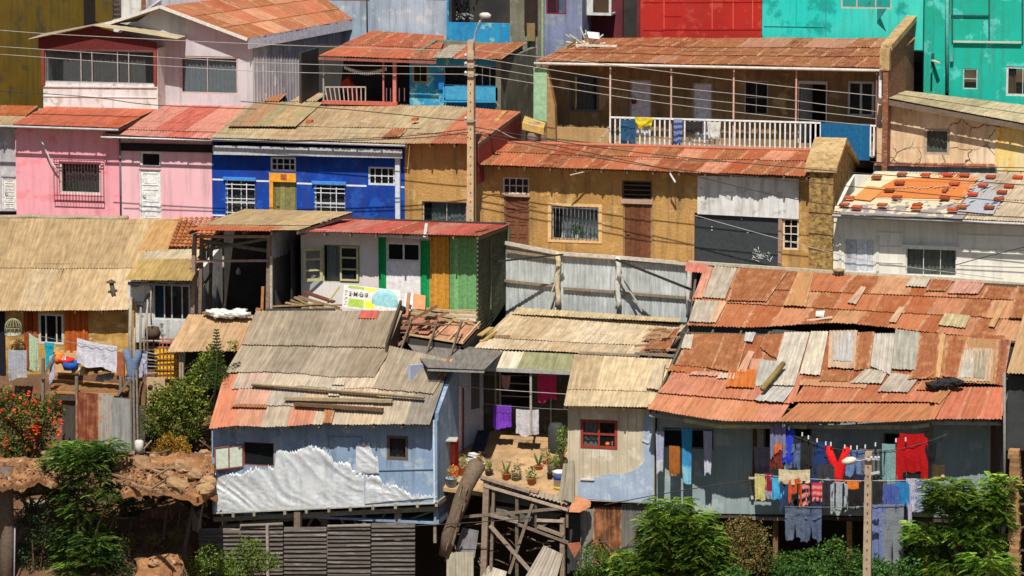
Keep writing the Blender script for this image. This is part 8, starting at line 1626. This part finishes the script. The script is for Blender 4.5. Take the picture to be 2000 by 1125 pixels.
# balcony washing
for i, a in enumerate([('trousers', 'jeans', 'blue jeans hung over the white balcony railing', 'jeans', (1212, 233, 1241, 284), (.035, .11, .22), None), ('top', 'shirt', 'yellow top hung over the white balcony railing', 'shirt', (1239, 228, 1276, 247), (.75, .62, .04), None), ('towel', 'shirt', 'blue and white chequered shirt on the white balcony railing', 'shirt', (1316, 232, 1333, 282), (.28, .36, .55), None), ('towel', 'shorts', 'black shorts on the white balcony railing', 'shorts', (1340, 236, 1372, 262), (.04, .035, .035), None), ('top', 'blouse', 'white blouse on the white balcony railing', 'blouse', (1381, 237, 1408, 272), (.72, .70, .64), None)]):
    G(*a[:5], 9.1, a[5], a[6], seed=30+i, group='clothes on the balcony railing', stripe=(8, (.05, .08, .3)) if 'chequered' in a[2] else None)
# courtyard washing
for i, a in enumerate([('towel', 'towel', 'hot pink towel hanging in the courtyard', 'towel', (1050, 729, 1087, 783), (.72, .04, .16), None, -4.9), ('towel', 'towel', 'purple patterned towel hanging low in the courtyard', 'towel', (964, 790, 999, 835), (.20, .05, .52), None, -5.2), ('towel', 'towel', 'white fringed towel beside the purple one', 'towel', (1008, 799, 1052, 849), (.62, .60, .64), None, -5.4), ('top', 'cloth', 'small pinkish patterned cloth high up in the dark courtyard window', 'cloth', (979, 732, 997, 758), (.5, .3, .25), None, -5.0)]):
    G(*a[:5], a[7], a[5], a[6], seed=50+i, group='towels in the courtyard', folds=3)
rope('clothes_line', 'thin line across the courtyard carrying the pink towel', sag(P(942, 731, -5.0), P(1118, 731, -4.9), .05), .007)
rope('clothes_line', 'thin line across the courtyard carrying the white fringed towel', sag(P(940, 788, -5.4), P(1112, 800, -5.4), .03), .007)
# yard washing, left
q = MB(); hang(q, -5.4, 151, 229, 660, 676, 708, 728, (.70, .69, .76), 3, 4, .05, n=34, m=20); single('white_sheet', q, CLOTH, 'white sheet pegged out across the left yard', 'sheet', 'washing in the left yard')
q = MB(); hang(q, -5.5, 56, 75, 650, 662, 718, 726, (.50, .62, .42), 5, 2, .05); single('towel', q, CLOTH, 'pale green and white towel before the sliding window, far left', 'towel', 'washing in the left yard')
q = MB(); hang(q, -5.2, 87, 106, 668, 670, 722, 700, (.02, .42, .55), 6, 1.5, .04, taper=4); single('towel', q, CLOTH, 'turquoise cloth below the sliding window', 'towel', 'washing in the left yard')
q = MB(); hang(q, -5.6, 97, 107, 696, 690, 752, 738, (.50, .48, .58), 7, 1.2, .03, n=10); single('towel', q, CLOTH, 'narrow lilac towel in front of the turquoise cloth', 'towel', 'washing in the left yard')
q = MB(); hang(q, -4.6, 16, 52, 682, 684, 742, 736, (.42, .44, .50), 8, 3, .04, col2=(.5, .5, .5)); single('towel', q, CLOTH, 'greyish blue and white cloths at the far left of the yard', 'towel', 'washing in the left yard')
G('loop', 'jeans', 'blue jeans hung by the legs beside the grey posts', 'jeans', (240, 682, 276, 745), -5.6, (.16, .22, .33), None, 9, 'washing in the left yard')
G('trousers', 'jeans', 'second pair of jeans, pale, right of the grey posts', 'jeans', (272, 690, 288, 735), -5.5, (.45, .46, .6), None, 10, 'washing in the left yard')
rope('clothes_line', 'clothes line across the left yard', sag(P(52, 650, -5.45), P(290, 684, -5.5), .12), .008)

# ================================================================== poles and wires
b = thing('utility_pole', 'tall weathered concrete utility pole in the middle of the upper street', 'utility pole'); q = MB(); Yu = 3.4; top_, bot_ = P(920, 78, Yu), P(921, 470, Yu)
q.col = (*wc(196, 168, 132), 0); bx = bot_.x
q.hexa([(bx-.16, Yu-.13, 0), (bx+.16, Yu-.13, 0), (bx+.11, Yu-.1, top_.z), (bx-.11, Yu-.1, top_.z)], (0, .24, 0)); obj('shaft', q, PAINTED, b); q = MB(); q.col = (.06, .05, .04, 0)
for i in range(22): z = .6+i*.33; s_ = -.131+.03*z/top_.z; q.box((bx-.02, Yu+s_-.004, z), (bx+.02, Yu+s_+.01, z+.06))
obj('bolt_holes', q, PAINTED, b); q = MB(); q.col = (.35, .33, .3, 0)
for y in (112, 128, 146, 235): c = P(920, y, Yu-.2); q.beam(c-V((.25, 0, 0)), c+V((.25, 0, 0)), .05); q.lathe(c+V((-.2, 0, .03)), [(.05, 0), (.06, .05), (.03, .1)], 8, (.6, .58, .55, 0))
for px in (926,): q.tube([P(px, 60+20, Yu-.14), P(px, 430, Yu-.16)], .02, 5, (.1, .1, .1, 0))
obj('insulator', q, PAINTED, b)
b2 = thing('street_lamp', 'street lamp on a white curved arm atop the concrete utility pole', 'street lamp'); q = MB(); q.col = (.6, .66, .7, 0); q.tube([P(925, 95, Yu-.1), P(926, 78, Yu-.15), P(930, 60, Yu-.3), P(936, 45, Yu-.5), P(941, 35, Yu-.6)], .035, 7); obj('arm', q, PAINTED, b2)
q = MB(); a, c = P(938, 30, Yu-.6), P(958, 31, Yu-.75); q.tube([a, a.lerp(c, .25), a.lerp(c, .7), c], [.07, .11, .12, .05], 10, (.62, .60, .55, 0)); obj('lamp_head', q, PAINTED, b2); q = MB(); q.lathe(P(950, 33, Yu-.68), [(.1, 0), (.08, -.08), (.02, -.11)], 10, (.45, .42, .3, 0)); obj('lens', q, GLASS, b2)
b = thing('utility_pole', 'lower concrete pole standing in front of the laundry at the bottom right', 'utility pole'); q = MB(); Yv = -12.2; t_ = P(1697, 882, Yv); q.col = (*wc(168, 148, 122), 0)
q.hexa([(t_.x-.15, Yv-.12, -12.5), (t_.x+.15, Yv-.12, -12.5), (t_.x+.11, Yv-.1, t_.z), (t_.x-.11, Yv-.1, t_.z)], (0, .22, 0)); obj('shaft', q, PAINTED, b); q = MB(); q.col = (.04, .035, .03, 0)
for i in range(18): z = t_.z-.2-i*.3; q.box((t_.x-.018, Yv-.125, z), (t_.x+.018, Yv-.11, z+.06))
obj('bolt_holes', q, PAINTED, b); q = MB(); q.col = (.5, .5, .5, 0); q.beam(P(1690, 896, Yv-.2), P(1718, 897, Yv-.2), .05); q.beam(P(1702, 925, Yv-.2), P(1718, 922, Yv-.2), .1, .07)
for px in (1702, 1710, 1716): q.lathe(P(px, 897, Yv-.2), [(.03, 0), (.05, .05), (.03, .1)], 8)
obj('insulator', q, PAINTED, b)
b2 = thing('street_lamp', 'street lamp with a cream shade on the lower concrete pole', 'street lamp'); q = MB(); q.col = (.5, .52, .55, 0); q.tube([P(1693, 896, Yv-.1), P(1680, 900, Yv-.35), P(1668, 898, Yv-.5)], .022, 6); q.tube([P(1690, 930, Yv-.1), P(1676, 905, Yv-.4)], .015, 5, (.2, .2, .2, 0)); obj('arm', q, PAINTED, b2)
q = MB(); a, c = P(1672, 897, Yv-.5), P(1645, 903, Yv-.6); q.tube([a, a.lerp(c, .2), a.lerp(c, .6), c], [.05, .11, .13, .06], 10, (.72, .66, .52, 0)); obj('lamp_head', q, PAINTED, b2)
WI = [
 ('topmost wire from the left edge to the upper pole', [(0, 91), (500, 122), (914, 131)], 3.4, 0), ('second wire from the left edge to the upper pole', [(0, 106), (500, 139), (914, 145)], 3.4, 0), ('faint wire over the red gable of the glazed porch', [(0, 59), (130, 68), (500, 86), (914, 100)], 3.5, 0),
 ('dark service wire crossing the porch wall to the tan roof', [(0, 177), (180, 190), (300, 205), (500, 213)], 6.5, 1), ('upper dark cable over the tan roofs to the pole', [(470, 198), (700, 216), (860, 232), (914, 235)], 3.3, 1), ('lower dark cable along the blue house eave', [(200, 262), (480, 275), (760, 268), (914, 252)], 3.2, 1), ('thick bundled cable just above the blue house eave', [(220, 270), (520, 277), (800, 270), (914, 258)], 3.15, 1),
 ('highest wire from the pole across the veranda', [(926, 98), (1180, 125), (1500, 165), (1710, 187)], 7.5, 0), ('second wire from the pole across the veranda', [(926, 112), (1250, 163), (1500, 190), (1712, 218)], 7.5, 0), ('third wire from the pole across the veranda', [(926, 128), (1250, 180), (1500, 208), (1712, 232)], 7.5, 0), ('lowest wire from the pole across the veranda', [(926, 144), (1250, 195), (1500, 226), (1700, 245)], 7.5, 0),
 ('dark cable crossing the rusty street roof to the right edge', [(926, 256), (1080, 284), (1300, 330), (1620, 400), (2010, 425)], 3.2, 1), ('dark cable from the pole over the rusty roof ridge', [(926, 248), (1200, 292), (1580, 330), (2010, 362)], 3.3, 1), ('thin dark cable to the stone gable wall', [(926, 262), (1250, 322), (1620, 360), (2010, 398)], 3.1, 1), ('wire running down across the black garage board', [(1355, 420), (1520, 466), (1700, 510), (1960, 545)], 3.0, 0),
 ('thin wire across the cream cracked house', [(1700, 316), (1850, 324), (2010, 328)], 7, 1), ('thin diagonal wire across the white board wall', [(1820, 532), (1900, 508), (2010, 480)], 3.0, 1), ('grey cable looping at the pole foot', [(926, 262), (960, 250), (1000, 268), (1040, 276)], 3.3, 0),
 ('thin wire running up to the ledge of the zinc house', [(1180, 986), (1320, 960), (1474, 936)], -10.2, 1), ('thin wire crossing the timbers under the silver shack', [(810, 1027), (900, 1022), (1040, 1012)], -10.2, 1), ('white wire along the courtyard glass front', [(850, 748), (960, 760), (1110, 770)], -5.6, 0)]
for lab, pts, Y_, dk in WI:
    ps = [P(*p, Y_) for p in pts]; out = []
    for i in range(len(ps)-1):      # smooth through the points
        p0_, p1_, p2_, p3_ = ps[max(i-1, 0)], ps[i], ps[i+1], ps[min(i+2, len(ps)-1)]
        for k3 in range(8): t = k3/8; out.append(.5*((2*p1_)+(p2_-p0_)*t+(2*p0_-5*p1_+4*p2_-p3_)*t*t+(3*p1_-p0_-3*p2_+p3_)*t*t*t))
    rope('overhead_wire', lab, out+[ps[-1]], .016 if dk else .0125, (.05, .045, .04) if dk else (.42, .39, .35))
b = thing('utility_pole', 'placeholder', 'pole'); ROOTS.remove(b); bpy.data.objects.remove(b)
finish()
